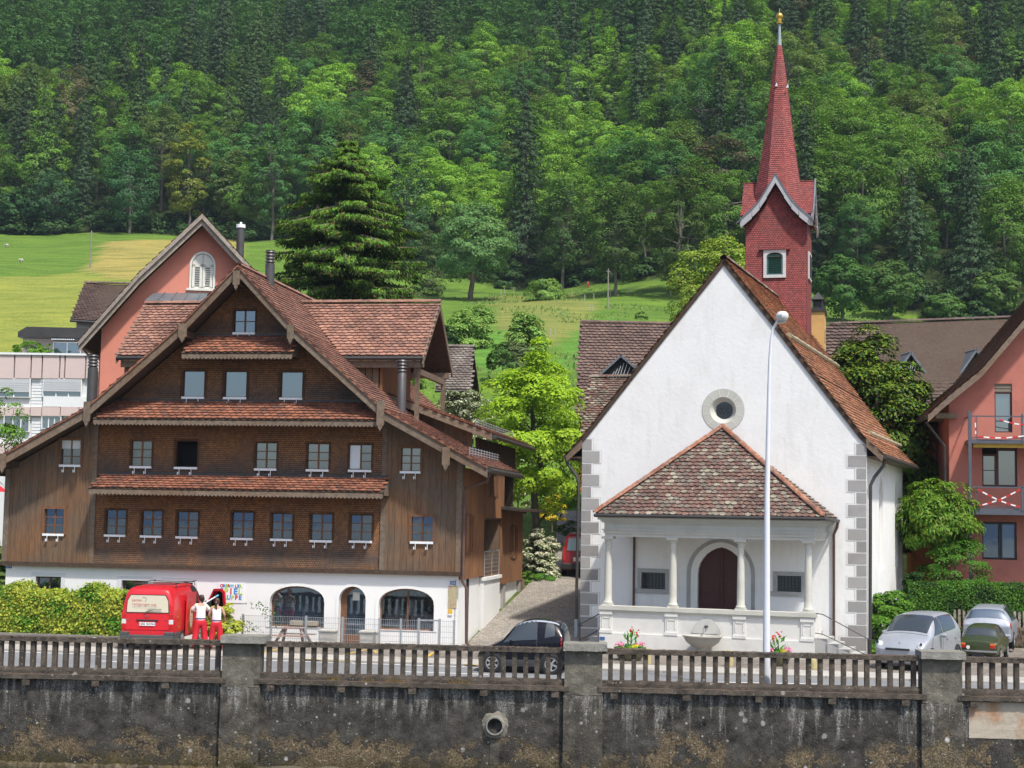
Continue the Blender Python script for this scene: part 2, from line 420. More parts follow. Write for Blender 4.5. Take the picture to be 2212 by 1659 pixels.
# ------------------------------------------------------------------ forest on the hillside
BM = [broadleaf_mesh(11 + i, h=h_, rx=rx_, rz=rz_, ncl=n_, nper=150, size=.29, shape=s_, low=-.97, hollow=.4) for i, (h_, rx_, rz_, n_, s_) in enumerate(
    [(16, 4.6, 6.3, 75, .7), (15, 5.2, 5.6, 80, .85), (18, 4.4, 7.4, 80, .6), (14, 4.0, 5.6, 60, .75), (17, 5.4, 6.6, 90, .8), (16, 3.6, 6.8, 62, .55), (13, 4.8, 5.0, 64, .9)])]
SM = [spruce_mesh(31 + i, h=h_, r=r_, whorls=w_, nb=11, dens=1.9, size=.33) for i, (h_, r_, w_) in enumerate([(23, 4.4, 34), (20, 3.9, 30), (25, 5.0, 36), (18, 4.0, 28), (22, 3.6, 34)])]
LT = [broadleaf_mesh(61 + i, h=15 + i, rx=4.4 + .4 * i, rz=6.2, ncl=48, nper=48, size=.52, low=-.9) for i in range(3)]
CONIF = [(300, 230, 110, 90), (470, 130, 120, 80), (560, 240, 70, 80), (890, 265, 60, 70), (1250, 180, 60, 80), (1370, 230, 70, 60), (1560, 210, 90, 70), (1450, 90, 130, 60),
         (1800, 90, 90, 50), (2130, 60, 110, 80), (2060, 470, 60, 80), (2180, 120, 60, 90), (1180, 120, 50, 60), (100, 320, 90, 80), (1900, 190, 60, 60), (1680, 60, 120, 60), (2140, 330, 60, 60), (640, 60, 60, 60), (1950, 120, 70, 60)]
BRIGHT = [(1400, 210, 30, 60), (500, 300, 0, 0)]
def frac(i, k): return math.modf(math.sin(i * 12.9898 + k * 78.233) * 43758.5453)[0] % 1.0
cand = []; k = 0
y = 199.0; row = 0
while y < 475:
    step = 6.9 if y < 330 else 8.2; half = y * 0.44 + 12; x = -half + (row % 2) * step * .5
    while x < half:
        k += 1; xx = x + (frac(k, 1) - .5) * 5.2; yy = y + (frac(k, 2) - .5) * 5.0; x += step
        if yy < edge_y(xx) + 1.5 or yy > 470: continue
        z = tz(xx, yy); sx, sy = to_px((xx, yy, z + 12))
        out = sx < -50 or sx > 2262
        if sx < -330 or sx > 2540 or to_px((xx, yy, z + 3))[1] < -30: continue
        d = min(((sx - a) / c) ** 2 + ((sy - b_) / e) ** 2 for a, b_, c, e in CONIF)
        nz = noise.noise(Vector((xx / 22, yy / 24, 8.3)))
        con = (d < 1.0 and frac(k, 3) < .66) or frac(k, 4) < .06 + .08 * nz
        cand.append((yy, xx, z, con and not out, sx, sy, k))
    y += step * .86; row += 1
cand.sort()
# an edge of trunks, low boughs and bushes where the wood meets the meadow
cnt = {True: 0, False: 0}; rest = {True: [], False: []}
for yy, xx, z, con, sx, sy, k in cand:
    f = frac(k, 5); sc = .72 + .45 * frac(k, 6); nz = noise.noise(Vector((xx / 16, yy / 18, 1.3))); nz2 = noise.noise(Vector((xx / 40, yy / 34, 5.1)))
    me = (SM if con else BM)[int(frac(k, 7) * (5 if con else 7))]
    if con:
        q = .8 + .6 * frac(k, 8); c = (.048 * q, .088 * q, .038 * q)
        if frac(k, 9) < .3: c = (.058 * q, .105 * q, .03 * q)
    else:
        q = 1.05 + .5 * f + .25 * nz
        c = (.108 * q, .215 * q, .030 * q)
        if nz + nz2 + (f - .5) * .5 > .22: c = (.175 * q, .32 * q, .040 * q)
        elif frac(k, 10) < .28: c = (.078 * q, .19 * q, .048 * q)
        elif frac(k, 11) < .2: c = (.105 * q, .16 * q, .035 * q)
        elif frac(k, 12) < .05: c = (.12 * q, .11 * q, .055 * q)
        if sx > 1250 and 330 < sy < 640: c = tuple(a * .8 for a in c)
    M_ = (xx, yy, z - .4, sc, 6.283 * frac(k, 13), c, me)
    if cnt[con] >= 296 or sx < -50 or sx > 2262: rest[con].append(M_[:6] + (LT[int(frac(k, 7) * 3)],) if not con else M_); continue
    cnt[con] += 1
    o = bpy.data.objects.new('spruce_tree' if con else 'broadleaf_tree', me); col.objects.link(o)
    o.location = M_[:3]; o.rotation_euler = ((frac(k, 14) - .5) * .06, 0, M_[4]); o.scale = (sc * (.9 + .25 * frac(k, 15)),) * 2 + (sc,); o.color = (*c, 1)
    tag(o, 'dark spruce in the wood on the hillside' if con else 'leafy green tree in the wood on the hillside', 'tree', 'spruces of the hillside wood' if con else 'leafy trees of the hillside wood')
for con, lst in rest.items():
    if not lst: continue
    parts = []
    for xx, yy, z, sc, rz, c, me in lst:
        n = len(me.vertices); a = np.empty(n * 3, np.float32); me.vertices.foreach_get('co', a); a = a.reshape(-1, 3) * sc
        cs, sn = math.cos(rz), math.sin(rz); a = np.stack([a[:, 0] * cs - a[:, 1] * sn + xx, a[:, 0] * sn + a[:, 1] * cs + yy, a[:, 2] + z], 1)
        li = np.empty(len(me.loops), np.int32); me.loops.foreach_get('vertex_index', li); parts.append((a, li.reshape(-1, 4), 0))
    V, Q, M = join_np(parts)
    o = link('far_spruces' if con else 'far_wood', mesh_np('far_wood', V, Q), mats=(NEEDLE if con else LEAF)); o.color = ((.028, .06, .032, 1) if con else (.065, .155, .033, 1)); o['kind'] = 'stuff'
print('forest', cnt, {k: len(v) for k, v in rest.items()})
# ------------------------------------------------------------------ shared building materials
WHITE = pm('white_render', (.80, .80, .785), .9, .05, .9, bmp=.12, bscale=9)
GREYST = pm('grey_stone', (.40, .40, .39), .85, .18, 2.2, bmp=.15)
STONEC = pm('carved_sandstone', (.53, .525, .47), .85, .12, 1.8, bmp=.15)
METAL = pm('galvanised_metal', (.42, .45, .47), .45, .15, 5, metal=.6)
WHITEM = pm('white_metal', (.78, .8, .82), .4, .06, 4)
DARKMET = pm('dark_flue_metal', (.085, .082, .085), .42, .2, 3, metal=.3)
GUTTER = pm('dark_gutter', (.055, .052, .05), .5, .25, 3, metal=.3)
COPPER = pm('brown_downpipe', (.11, .06, .045), .5, .25, 3, metal=.2)
DARKIN = pm('dark_interior', (.012, .012, .014), .9, .2, 1)
LEAD = pm('lead_sheet', (.16, .18, .20), .5, .3, 2, metal=.4)
BLACKM = pm('black_iron', (.03, .03, .032), .5, .2, 4)
def glass_mat(name, base, refl, rough=.015, trans=0.0, ior=1.5):
    m, t, b, o = nodes(name)
    b.inputs['Base Color'].default_value = (*base, 1); b.inputs['Roughness'].default_value = .3
    g = N(t, 'ShaderNodeBsdfGlossy', ins={'Roughness': rough}); g.inputs[0].default_value = (.62, .76, .92, 1)
    nn = N(t, 'ShaderNodeBump', ins={'Strength': .04, 'Distance': .03}); t.links.new(noi(t, pos(t), 1.3, 2), nn.inputs['Height']); t.links.new(nn.outputs[0], g.inputs['Normal'])
    f = N(t, 'ShaderNodeFresnel', ins={'IOR': ior}); fac = math_(t, 'ADD', f.outputs[0], refl, True)
    mx = N(t, 'ShaderNodeMixShader'); t.links.new(fac, mx.inputs[0])
    if trans:
        tr = N(t, 'ShaderNodeBsdfTransparent'); tr.inputs[0].default_value = (trans, trans, trans, 1); t.links.new(tr.outputs[0], mx.inputs[1])
    else: t.links.new(b.outputs[0], mx.inputs[1])
    t.links.new(g.outputs[0], mx.inputs[2]); t.links.new(mx.outputs[0], o.inputs[0]); return m
GLASS = glass_mat('window_glass', (.008, .018, .035), .22)
GLASSD = glass_mat('dark_leaded_glass', (.006, .008, .012), .02)
GLASS2 = glass_mat('pale_window_glass', (.06, .08, .09), .26)
CLEAR = glass_mat('shop_glass', (.1, .1, .1), .10, trans=.8)
def wood_mat(name, c, grey, zlo=None, amount=.5, sc=(9, 9, .8), island=.12):
    """sun-bleached boards: fresh brown where sheltered, weathered grey in ragged runs"""
    if name in _mc: return _mc[name]
    m, t, b, o = nodes(name); v = pos(t, sc); g = noi(t, v, 2.2, 6, .7); v2 = pos(t); big = noi(t, v2, .55, 5, .6)
    base = ramp(t, g, [(.25, tuple(x * .45 for x in c)), (.5, c), (.75, tuple(x * 1.35 for x in c))])
    gr = ramp(t, g, [(.25, tuple(x * .5 for x in grey)), (.5, grey), (.75, tuple(x * 1.4 for x in grey))])
    f = ramp(t, big, [(.5 - amount * .35, (0, 0, 0)), (.5 + amount * .15, (1, 1, 1))])
    cx = mixc(t, math_(t, 'MULTIPLY', f, amount * 1.4, True), base, gr)
    gi = N(t, 'ShaderNodeNewGeometry'); oi = N(t, 'ShaderNodeObjectInfo')
    fr = math_(t, 'FRACT', math_(t, 'ADD', gi.outputs['Random Per Island'], oi.outputs['Random']))
    h = N(t, 'ShaderNodeHueSaturation'); t.links.new(cx, h.inputs['Color']); t.links.new(math_(t, 'ADD', math_(t, 'MULTIPLY', fr, 2 * island), 1 - island), h.inputs['Value'])
    t.links.new(h.outputs[0], b.inputs['Base Color']); b.inputs['Roughness'].default_value = .85; bump(t, b, g, .5, .01)
    _mc[name] = m; return m
PLANKM = wood_mat('weathered_boards', (.20, .095, .038), (.115, .086, .062), amount=.62)
BEAMM = wood_mat('grey_brown_beams', (.15, .095, .058), (.18, .14, .105), amount=.6, sc=(3, 3, 3))
SOFFIT = wood_mat('dark_soffit', (.06, .036, .022), (.07, .05, .035), amount=.3, sc=(3, 3, 3))
ORANGEW = wood_mat('fresh_battens', (.28, .12, .045), (.15, .075, .036), amount=.45)
FRAMEW = wood_mat('window_frame_wood', (.17, .075, .034), (.14, .07, .035), amount=.3, sc=(4, 4, 4))
def shingle_mat(name, c, dark, w_, h_, plane='xz', worn=.5, bm_=.8, pale=None):
    """small scalloped wall shingles: rows of brick cells with per-shingle tone"""
    m, t, b, o = nodes(name); co = N(t, 'ShaderNodeTexCoord')
    sx = N(t, 'ShaderNodeSeparateXYZ'); t.links.new(co.outputs['Object'], sx.inputs[0]); cb = N(t, 'ShaderNodeCombineXYZ')
    t.links.new(sx.outputs[0 if plane[0] == 'x' else 1], cb.inputs[0]); t.links.new(sx.outputs[2], cb.inputs[1])
    br = N(t, 'ShaderNodeTexBrick', offset=.5, ins={'Scale': 1.0, 'Mortar Size': .012, 'Mortar Smooth': .4, 'Brick Width': w_, 'Row Height': h_})
    br.inputs['Color1'].default_value = (*c, 1); br.inputs['Color2'].default_value = (*tuple(x * .62 for x in c), 1); br.inputs['Mortar'].default_value = (*tuple(x * .25 for x in c), 1)
    t.links.new(cb.outputs[0], br.inputs['Vector'])
    v = co.outputs['Object']; g = noi(t, v, .8, 6, .65); g2 = noi(t, v, 5, 4, .6)
    zc = sx.outputs[2]
    dk = mixc(t, .6, mixc(t, 1.0, br.outputs['Color'], (.3, .3, .32), 'MULTIPLY'), tuple(x * .3 for x in dark))
    # rain-splashed bands: greyer above each pent roof and near the foot of the wall
    bands = None
    for z0, hh in BANDS.get(name, []):
        e = math_(t, 'SUBTRACT', 1.0, math_(t, 'MULTIPLY', math_(t, 'ABSOLUTE', math_(t, 'SUBTRACT', zc, z0)), 1.0 / hh), True)
        bands = e if bands is None else math_(t, 'MAXIMUM', bands, e)
    f = ramp(t, g, [(.42, (0, 0, 0)), (.68, (1, 1, 1))]); f = math_(t, 'MULTIPLY', f, worn)
    if bands is not None: f = math_(t, 'ADD', f, math_(t, 'MULTIPLY', bands, math_(t, 'ADD', g, .25)), True)
    gx = N(t, 'ShaderNodeMapRange', ins={'From Min': .3, 'From Max': .7, 'To Min': .72, 'To Max': 1.25}); t.links.new(g2, gx.inputs[0])
    cx = mixc(t, f, br.outputs['Color'], dk)
    h = N(t, 'ShaderNodeHueSaturation'); t.links.new(cx, h.inputs['Color']); t.links.new(gx.outputs[0], h.inputs['Value'])
    t.links.new(h.outputs[0], b.inputs['Base Color']); b.inputs['Roughness'].default_value = .7
    # each row leans out at its lower edge
    saw = math_(t, 'SUBTRACT', 1.0, math_(t, 'FRACT', math_(t, 'DIVIDE', zc, h_)))
    hg = math_(t, 'ADD', saw, math_(t, 'MULTIPLY', br.outputs['Fac'], -.8)); bump(t, b, hg, bm_, .022)
    return m
BANDS = {'wall_shingles': [(3.0, 1.0), (6.0, .75), (8.75, .6), (11.1, .5)]}
SHING = shingle_mat('wall_shingles', (.37, .155, .046), (.26, .21, .175), .085, .07, worn=.45)
def tile_mat(name, cols, rough=.8, lich=0.0):
    m, t, b, o = nodes(name); g = N(t, 'ShaderNodeNewGeometry'); oi = N(t, 'ShaderNodeObjectInfo')
    f = math_(t, 'FRACT', math_(t, 'ADD', g.outputs['Random Per Island'], oi.outputs['Random']))
    k = len(cols); base = ramp(t, f, [((i + .5) / k, c) for i, c in enumerate(cols)], 'LINEAR' if not lich else 'CONSTANT')
    v = pos(t); n = noi(t, v, 9, 5, .7); n2 = noi(t, v, .9, 5, .6)
    cx = mixc(t, 1.0, base, ramp(t, n, [(.3, (.55, .55, .55)), (.55, (1, 1, 1)), (.8, (1.25, 1.22, 1.2))]), 'MULTIPLY')
    cx = mixc(t, 1.0, cx, ramp(t, n2, [(.3, (.62, .6, .6)), (.6, (1.08, 1.08, 1.08))]), 'MULTIPLY')
    if lich:
        l = ramp(t, noi(t, v, 4.5, 6, .75), [(.56, (0, 0, 0)), (.62, (1, 1, 1))]); cx = mixc(t, math_(t, 'MULTIPLY', l, lich), cx, (.42, .40, .30))
    t.links.new(cx, b.inputs['Base Color']); b.inputs['Roughness'].default_value = rough; bump(t, b, n, .35, .01); return m
TILE_RED = tile_mat('red_clay_tiles', [(.21, .082, .05), (.34, .135, .075), (.27, .105, .06), (.15, .075, .054), (.38, .16, .092), (.25, .10, .058)])
TILE_PINK = tile_mat('brown_pink_tiles', [(.34, .17, .12), (.25, .13, .095), (.40, .215, .15), (.29, .15, .108), (.20, .11, .085), (.36, .185, .13)])
TILE_OLD = tile_mat('lichened_tiles', [(.16, .088, .07), (.19, .115, .09), (.135, .097, .08), (.29, .26, .20), (.175, .095, .077), (.17, .14, .112), (.19, .105, .083), (.24, .205, .16)], lich=.55)
TILE_ORG = tile_mat('old_orange_tiles', [(.50, .24, .13), (.38, .185, .105), (.56, .30, .17), (.31, .165, .105), (.47, .225, .12)], lich=.16)
TILE_BRN = tile_mat('dark_brown_tiles', [(.165, .105, .085), (.13, .088, .075), (.20, .13, .10), (.145, .092, .078)])
TILE_DRK = tile_mat('umber_tiles', [(.105, .068, .055), (.07, .048, .042), (.14, .09, .07), (.085, .058, .05), (.16, .11, .085)])
TILE_GRY = tile_mat('weathered_grey_tiles', [(.22, .19, .165), (.16, .135, .12), (.28, .25, .22), (.2, .16, .14)])

def tile_mesh(w, ex, name='tile', th=None, lift=None):
    th = th or ex * .2; lift = lift or ex * .32
    L = ex * 1.3; hw = w * .485
    low = [(-hw, ex * .30), (-hw * .55, ex * .08), (0, 0), (hw * .55, ex * .08), (hw, ex * .30)]
    top = [(hw, L), (-hw, L)]
    zf = lambda y: lift * (1 - y / L) + .004
    vs = [(x, y, zf(y)) for x, y in low + top] + [(x, y, zf(y) - th) for x, y in low]
    fs = [(0, 1, 2, 3, 4, 5, 6)] + [(i + 1, i, 7 + i, 8 + i) for i in range(4)]
    return vs, fs
class Tiles:
    """all the roof tiles of one building: the nearest become pieces of their own, the rest one mass per roof"""
    def __init__(s, fr): s.fr = fr; s.items = []; s.cache = {}
    def field(s, roof, mat, o, eu, es, poly, w=.25, ex=.18, jit=.012):
        """o, eu (along the eave), es (up the slope) in the building's frame; poly in metres along those two"""
        o = Vector(o); eu = Vector(eu).normalized(); es = Vector(es).normalized(); n = eu.cross(es).normalized()
        if n.z < 0: n = -n
        a0 = min(p[0] for p in poly); a1 = max(p[0] for p in poly); b1 = max(p[1] for p in poly); b0 = min(p[1] for p in poly)
        r = int(b0 / ex) - 1
        while r * ex < b1:
            q = 0; a = a0 + (w / 2 if r % 2 else 0) - w * .0
            while a < a1 + w:
                b = r * ex
                if in_poly(a, b + ex * .5, poly):
                    p = o + eu * (a + rnd.uniform(-.3, .3) * jit) + es * (b + rnd.uniform(-1, 1) * jit) + n * rnd.uniform(0, jit * .5)
                    wp = s.fr.w(*p); s.items.append(((wp - CAM).length, roof, mat, p, eu, es, n, w, ex))
                a += w
            r += 1
    def finish(s, k=300):
        s.items.sort(key=lambda i: i[0]); mass = {}
        for i, (d, roof, mat, p, eu, es, n, w, ex) in enumerate(s.items):
            if i < k:
                key = (mat.name, w, ex)
                if key not in s.cache:
                    vs, fs = tile_mesh(w, ex); me = bpy.data.meshes.new('tile'); me.from_pydata(vs, [], fs); me.materials.append(mat); s.cache[key] = me
                o = bpy.data.objects.new('tile', s.cache[key]); col.objects.link(o); o.parent = roof
                M = Matrix((eu, es, n)).transposed().to_4x4(); M.translation = p; o.matrix_local = M
            else: mass.setdefault((roof.name, mat.name), [roof, mat, []])[2].append((p, eu, es, n, w, ex))
        for roof, mat, lst in mass.values():
            V = []; F = []
            for p, eu, es, n, w, ex in lst:
                vs, fs = tile_mesh(w, ex); k0 = len(V)
                V += [tuple(p + eu * x + es * y + n * z) for x, y, z in vs]; F += [tuple(k0 + i for i in f) for f in fs]
            me = bpy.data.meshes.new('tile_mass'); me.from_pydata(V, [], F)
            o = link('tile_rows', me, roof, mat); o['kind'] = 'stuff'
def ridge_tiles(mb, p, q, r=.13, step=.38, m=0):
    """overlapping half-round ridge tiles from p to q"""
    p = Vector(p); q = Vector(q); L = (q - p).length; d = (q - p) / L; k = max(1, int(L / step)); a = d.cross(Vector((0, 0, 1))).normalized(); b = a.cross(d)
    for i in range(k):
        s0 = p + d * (L * i / k); s1 = p + d * (L * (i + 1) / k + .05); base = len(mb.v)
        for s_, rr in ((s0, r * .86), (s1, r)):
            for j in range(6):
                t = math.pi * j / 5; mb.v.append(tuple(s_ + a * math.cos(t) * rr + b * math.sin(t) * rr * .9))
        for j in range(5): mb.f.append((base + j, base + j + 1, base + 6 + j + 1, base + 6 + j)); mb.m.append(m)
        mb.f.append(tuple(base + 6 + j for j in range(6))); mb.m.append(m)
_pane = {}
def window(par, u0, z0, u1, z1, y, rows=3, cols=2, fm=None, glass=None, fw=.075, name='window', proud=.05, cas=.09, sill=True, ax='y', label=None, mun=.028, blind=None):
    """frame and glazing bars are the window, each pane and the sill below it a piece of its own"""
    fm = fm or FRAMEW; glass = glass or GLASS
    mb = MB(); s = 1 if ax == 'y' else -1
    def B(a0, a1, y0, y1, c0, c1):
        if ax == 'y': mb.box(a0, a1, y0, y1, c0, c1)
        else: mb.box(y0, y1, a0, a1, c0, c1)
    k = cas
    B(u0 - k, u0, y - s * proud, y + s * .06, z0 - k * .6, z1 + k); B(u1, u1 + k, y - s * proud, y + s * .06, z0 - k * .6, z1 + k)
    B(u0, u1, y - s * proud, y + s * .06, z1, z1 + k); B(u0, u1, y - s * proud, y + s * .06, z0 - k * .6, z0)
    for c in range(1, cols):
        x = u0 + (u1 - u0) * c / cols; B(x - mun, x + mun, y + s * .005, y + s * .05, z0, z1)
    for r in range(1, rows):
        z = z0 + (z1 - z0) * r / rows; B(u0, u1, y + s * .012, y + s * .045, z - mun * .55, z + mun * .55)
    o = mb.build(name, fm, par, label=label)
    pw = (u1 - u0) / cols; ph = (z1 - z0) / rows; key = (round(pw, 2), round(ph, 2), ax, glass.name)
    if key not in _pane:
        e = MB(); (e.box(-pw / 2, pw / 2, -.006, .006, -ph / 2, ph / 2) if ax == 'y' else e.box(-.006, .006, -pw / 2, pw / 2, -ph / 2, ph / 2))
        q = e.build('pane', glass, o); _pane[key] = q.data; bpy.data.objects.remove(q)
    for r in range(rows):
        for c in range(cols):
            q = bpy.data.objects.new('pane', _pane[key]); col.objects.link(q); q.parent = o
            a = u0 + pw * (c + .5); zz = z0 + ph * (r + .5); q.location = (a, y + s * .035, zz) if ax == 'y' else (y + s * .035, a, zz)
            q.rotation_euler = (rnd.uniform(-.003, .003), 0, rnd.uniform(-.004, .004))
    if sill:
        mb = MB(); mb.box(u0 - .03, u1 + .03, y - .13, y - .055, z0 - .1, z0 - .02)
        for f in (.22, .78):
            x = u0 + (u1 - u0) * f; mb.box(x - .01, x + .01, y - .15, y - .13, z0 - .3, z0 - .04); mb.box(x - .07, x - .042, y - .15, y - .125, z0 - .3, z0 - .2); mb.box(x - .07, x, y - .145, y - .13, z0 - .25, z0 - .232)
        mb.build('sill', WHITEM, o)
    return o

# ------------------------------------------------------------------ the brown timber house
HF = Fr(988, 1390, 54.2, 9.5)
house = empty('timber_house', 'large brown shingled timber house with three tiled pent roofs and white ground floor', 'house', HF.o, -HF.th)
PR = [(-17.4, 5.92), (-13.35, 8.17), (-10.0, 11.06), (-7.94, 13.2), (-5.75, 10.92), (-2.53, 8.15), (1.12, 6.22)]
def zr(u): return float(np.interp(u, [p[0] for p in PR], [p[1] for p in PR]))
UL, UR, D = -16.8, 0.0, 13.0
uc0 = HF.uz(206, 1000)[0]; uc1 = HF.uz(831, 1000)[0]
def wrect(x0, y0, x1, y1, v=0.0):
    a, b = HF.uz(x0, y0, v), HF.uz(x1, y1, v); return (a[0], b[1], b[0], a[1])   # u0,z0,u1,z1
WTOP = [(507, 671, 550, 717)]
W2 = [(397, 802, 440, 856), (487, 803, 531, 857), (608, 804, 652, 858)]
W3 = [(285, 953, 326, 1006), (381, 953, 425, 1008), (553.5, 957, 596, 1011), (665, 959, 709, 1013), (756, 961, 801, 1014)]
W4 = [(230, 1102, 270, 1154), (307.5, 1104, 348, 1156), (384, 1106, 426, 1158), (502.5, 1107, 545, 1161), (588, 1110, 630, 1163), (673, 1111, 716, 1166), (758, 1113, 802, 1167)]
WS = [(134, 951, 174, 1003), (98, 1099, 138, 1152), (868, 968, 908, 1017), (890, 1116, 935, 1169)]
cen = [wrect(*r) for r in WTOP + W2 + W3 + W4]; sid = [wrect(*r) for r in WS]
ROOFT = .28
def under(u): return zr(u) - ROOFT
ZB = 2.62
# shingled wall
outer = [(uc0, ZB), (uc1, ZB), (uc1, under(uc1))] + [(u, z - ROOFT) for u, z in reversed(PR) if uc0 < u < uc1] + [(uc0, under(uc0))]
mb = MB(); mb.holed(outer, [rect(a, b, c, d) for a, b, c, d in cen], 0, .14)
mb.build('shingled_wall', [SHING], house)
# boarded side bays: backing, corner posts and single boards
mb = MB()
for lo, hi in ((UL, uc0), (uc1, UR)):
    ks = [u for u, z in PR if lo < u < hi]; o_ = [(lo, ZB), (hi, ZB), (hi, under(hi))] + [(u, under(u)) for u in reversed(ks)] + [(lo, under(lo))]
    mb.holed(o_, [rect(a, b, c, d) for a, b, c, d in sid if lo < a < hi], .06, .1)
mb.prism([(UL, ZB), (UR, ZB), (UR, under(UR)), (-2.53, under(-2.53)), (-7.94, under(-7.94)), (-13.35, under(-13.35)), (UL, under(UL))], .75, .8)
mb.build('backing_wall', SOFFIT, house)
for lo, hi in ((UL, uc0), (uc1, UR)):
    k = round((hi - lo) / .235); wd = (hi - lo) / k
    for i in range(k):
        a, b = lo + i * wd + .004, lo + (i + 1) * wd - .004; z = ZB - rnd.uniform(.0, .03); segs = []
        for q in sorted((q for q in sid if q[0] - .09 < b and q[2] + .09 > a), key=lambda q: q[1]): segs.append((z, q[1] - .06)); z = q[3] + .09
        segs.append((z, None))
        for q in sid:
            for c0, c1 in ((a, min(b, q[0] - .08)), (max(a, q[2] + .08), b)):
                if q[0] - .09 < b and q[2] + .09 > a and c1 - c0 > .015: mb = MB(); mb.box(c0, c1, -.025, .03, q[1] - .06, q[3] + .09); mb.build('plank', PLANKM, house)
        for z0, z1 in segs:
            p = [(a, z0), (b, z0), (b, under(b) if z1 is None else z1), (a, under(a) if z1 is None else z1)]
            mb = MB(); mb.prism(p, -.02 - rnd.uniform(0, .012), .03); mb.build('plank', PLANKM, house)
            mb = MB(); mb.prism([(b - .018, z0), (b + .026, z0), (b + .026, p[2][1]), (b - .018, p[2][1])], -.048, -.018); mb.build('batten', PLANKM, house)
for u in (uc0, uc1 - .0):
    mb = MB(); mb.box(u - .09, u + .09, -.06, .05, ZB - .02, under(u) - .02); mb.build('corner_post', BEAMM, house)
for a in (UL - .06, UR - .12):
    mb = MB(); mb.box(a, a + .2, -.06, .1, ZB - .05, under(a + .1) - .02); mb.build('corner_post', BEAMM, house)
mb = MB(); mb.box(UL - .08, UR + .1, -.09, .2, ZB - .13, ZB + .02); mb.build('sill_beam', SOFFIT, house)
# windows
LACE = pm('net_curtain', (.62, .64, .56), .9, .2, 6)
BLINDM = pm('white_blind', (.7, .74, .76), .8, .05, 3)
window(house, *cen[0], .05, rows=2)
for i, q in enumerate(cen[1:4]): window(house, *q, .05, rows=1, cols=1, glass=GLASS2, cas=.12)
for i, q in enumerate(cen[4:9]):
    if i == 1:
        o = window(house, *q, .05, rows=1, cols=1)
        for c_ in [c for c in o.children if c.name.startswith('pane')]: bpy.data.objects.remove(c_)
        o['label'] = 'open window into a dark room'
        mb = MB(); mb.box(q[0] - .05, q[2] + .05, .16, .7, q[1] - .05, q[3] + .05)  # near-black box added so no stray light shows behind the open window
        del mb.f[2]; del mb.m[2]; mb.build('black_backing', DARKIN, house, fix=False)
    else:
        o = window(house, *q, .05, glass=GLASS2 if i in (2, 3) else GLASS if i else CLEAR)
        if i == 0:
            mb = MB(); mb.box(q[0], q[2], .11, .13, q[1], q[3]); c = mb.build('curtain', LACE, o)
        if i == 4:
            mb = MB(); mb.box(q[0], (q[0] + q[2]) / 2 - .02, .055, .072, q[1] + .02, q[3] - .02); mb.build('blind', BLINDM, o)
for q in cen[9:]: window(house, *q, .05)
for i, q in enumerate(sid):
    o = window(house, *q, .02, proud=.09, glass=GLASS2 if i == 2 else GLASS)
    if i == 0:
        mb = MB(); mb.box(q[0], q[2], .028, .04, q[3] - .3, q[3]); mb.build('blind', BLINDM, o)
# house roof with its slopes, verges, cross gables
TH = Tiles(HF)
roof = MB()
V0, V1 = -1.0, D + .6
for (u0, z0), (u1, z1) in zip(PR[:-1], PR[1:]):
    ve = 6.0 if u1 > 1 else V1
    roof.prism([(u0, z0), (u1, z1), (u1, z1 - .2), (u0, z0 - .2)], V0, ve)
roofo = roof.build('roof', [SOFFIT], house)
def slope_field(ro, mat, u0, z0, u1, z1, v0, v1, w=.25, ex=.18, poly=None):
    """tiles on a slope falling from (u0,z0) to (u1,z1): rows run along v"""
    d = Vector((u0 - u1, 0, z0 - z1)); TH.field(ro, mat, (u1, v0, z1), (0, 1, 0), d, poly or [(0, 0), (v1 - v0, 0), (v1 - v0, d.length), (0, d.length)], w, ex)
P_ = PR
slope_field(roofo, TILE_PINK, *P_[3], *P_[4], V0, V1); slope_field(roofo, TILE_PINK, *P_[4], *P_[5], V0, V1); slope_field(roofo, TILE_PINK, *P_[5], *P_[6], V0, 6.0)
slope_field(roofo, TILE_PINK, *P_[3], *P_[2], V0, 1.0); slope_field(roofo, TILE_PINK, *P_[2], *P_[1], V0, .6); slope_field(roofo, TILE_PINK, *P_[1], *P_[0], V0, .6)
mb = MB(); ridge_tiles(mb, (-7.94, V0, 13.22), (-7.94, V1, 13.22)); mb.build('ridge_tiles', TILE_PINK, roofo, smooth=True, stuff=True)
# bargeboards and carved drop boards
for (u0, z0), (u1, z1) in zip(PR[:-1], PR[1:]):
    mb = MB(); mb.prism([(u0, z0 - .02), (u1, z1 - .02), (u1, z1 - .36), (u0, z0 - .36)], V0 - .05, V0 + .0); mb.build('bargeboard', BEAMM, house)
    mb = MB(); mb.prism([(u0, z0 + .035), (u1, z1 + .035), (u1, z1 - .05), (u0, z0 - .05)], V0 - .1, V0 - .05); mb.build('verge_trim', TILE_RED, house)
for x, yt, yb, wd in ((513, 586, 628, .24), (397, 700, 741, .3), (630, 702, 745, .24), (191, 868, 923, .24), (824, 866, 932, .26), (9, 980, 1023, .24), (965, 966, 1018, .26)):
    u, zt = HF.uz(x, yt, V0); _, zb = HF.uz(x, yb, V0); h = wd / 2
    mb = MB(); mb.prism([(u - h, zt), (u + h, zt), (u + h, zb + .22), (u + h * .55, zb + .17), (u + h * .5, zb + .1), (u + h * .22, zb + .07), (u, zb), (u - h * .22, zb + .07), (u - h * .5, zb + .1), (u - h * .55, zb + .17), (u - h, zb + .22)], V0 - .13, V0 - .055)
    mb.build('drop_board', BEAMM, house)
    mb = MB(); mb.box(u - .1, u + .1, V0, .3, zt - .45, zt - .22); mb.build('purlin', SOFFIT, house)
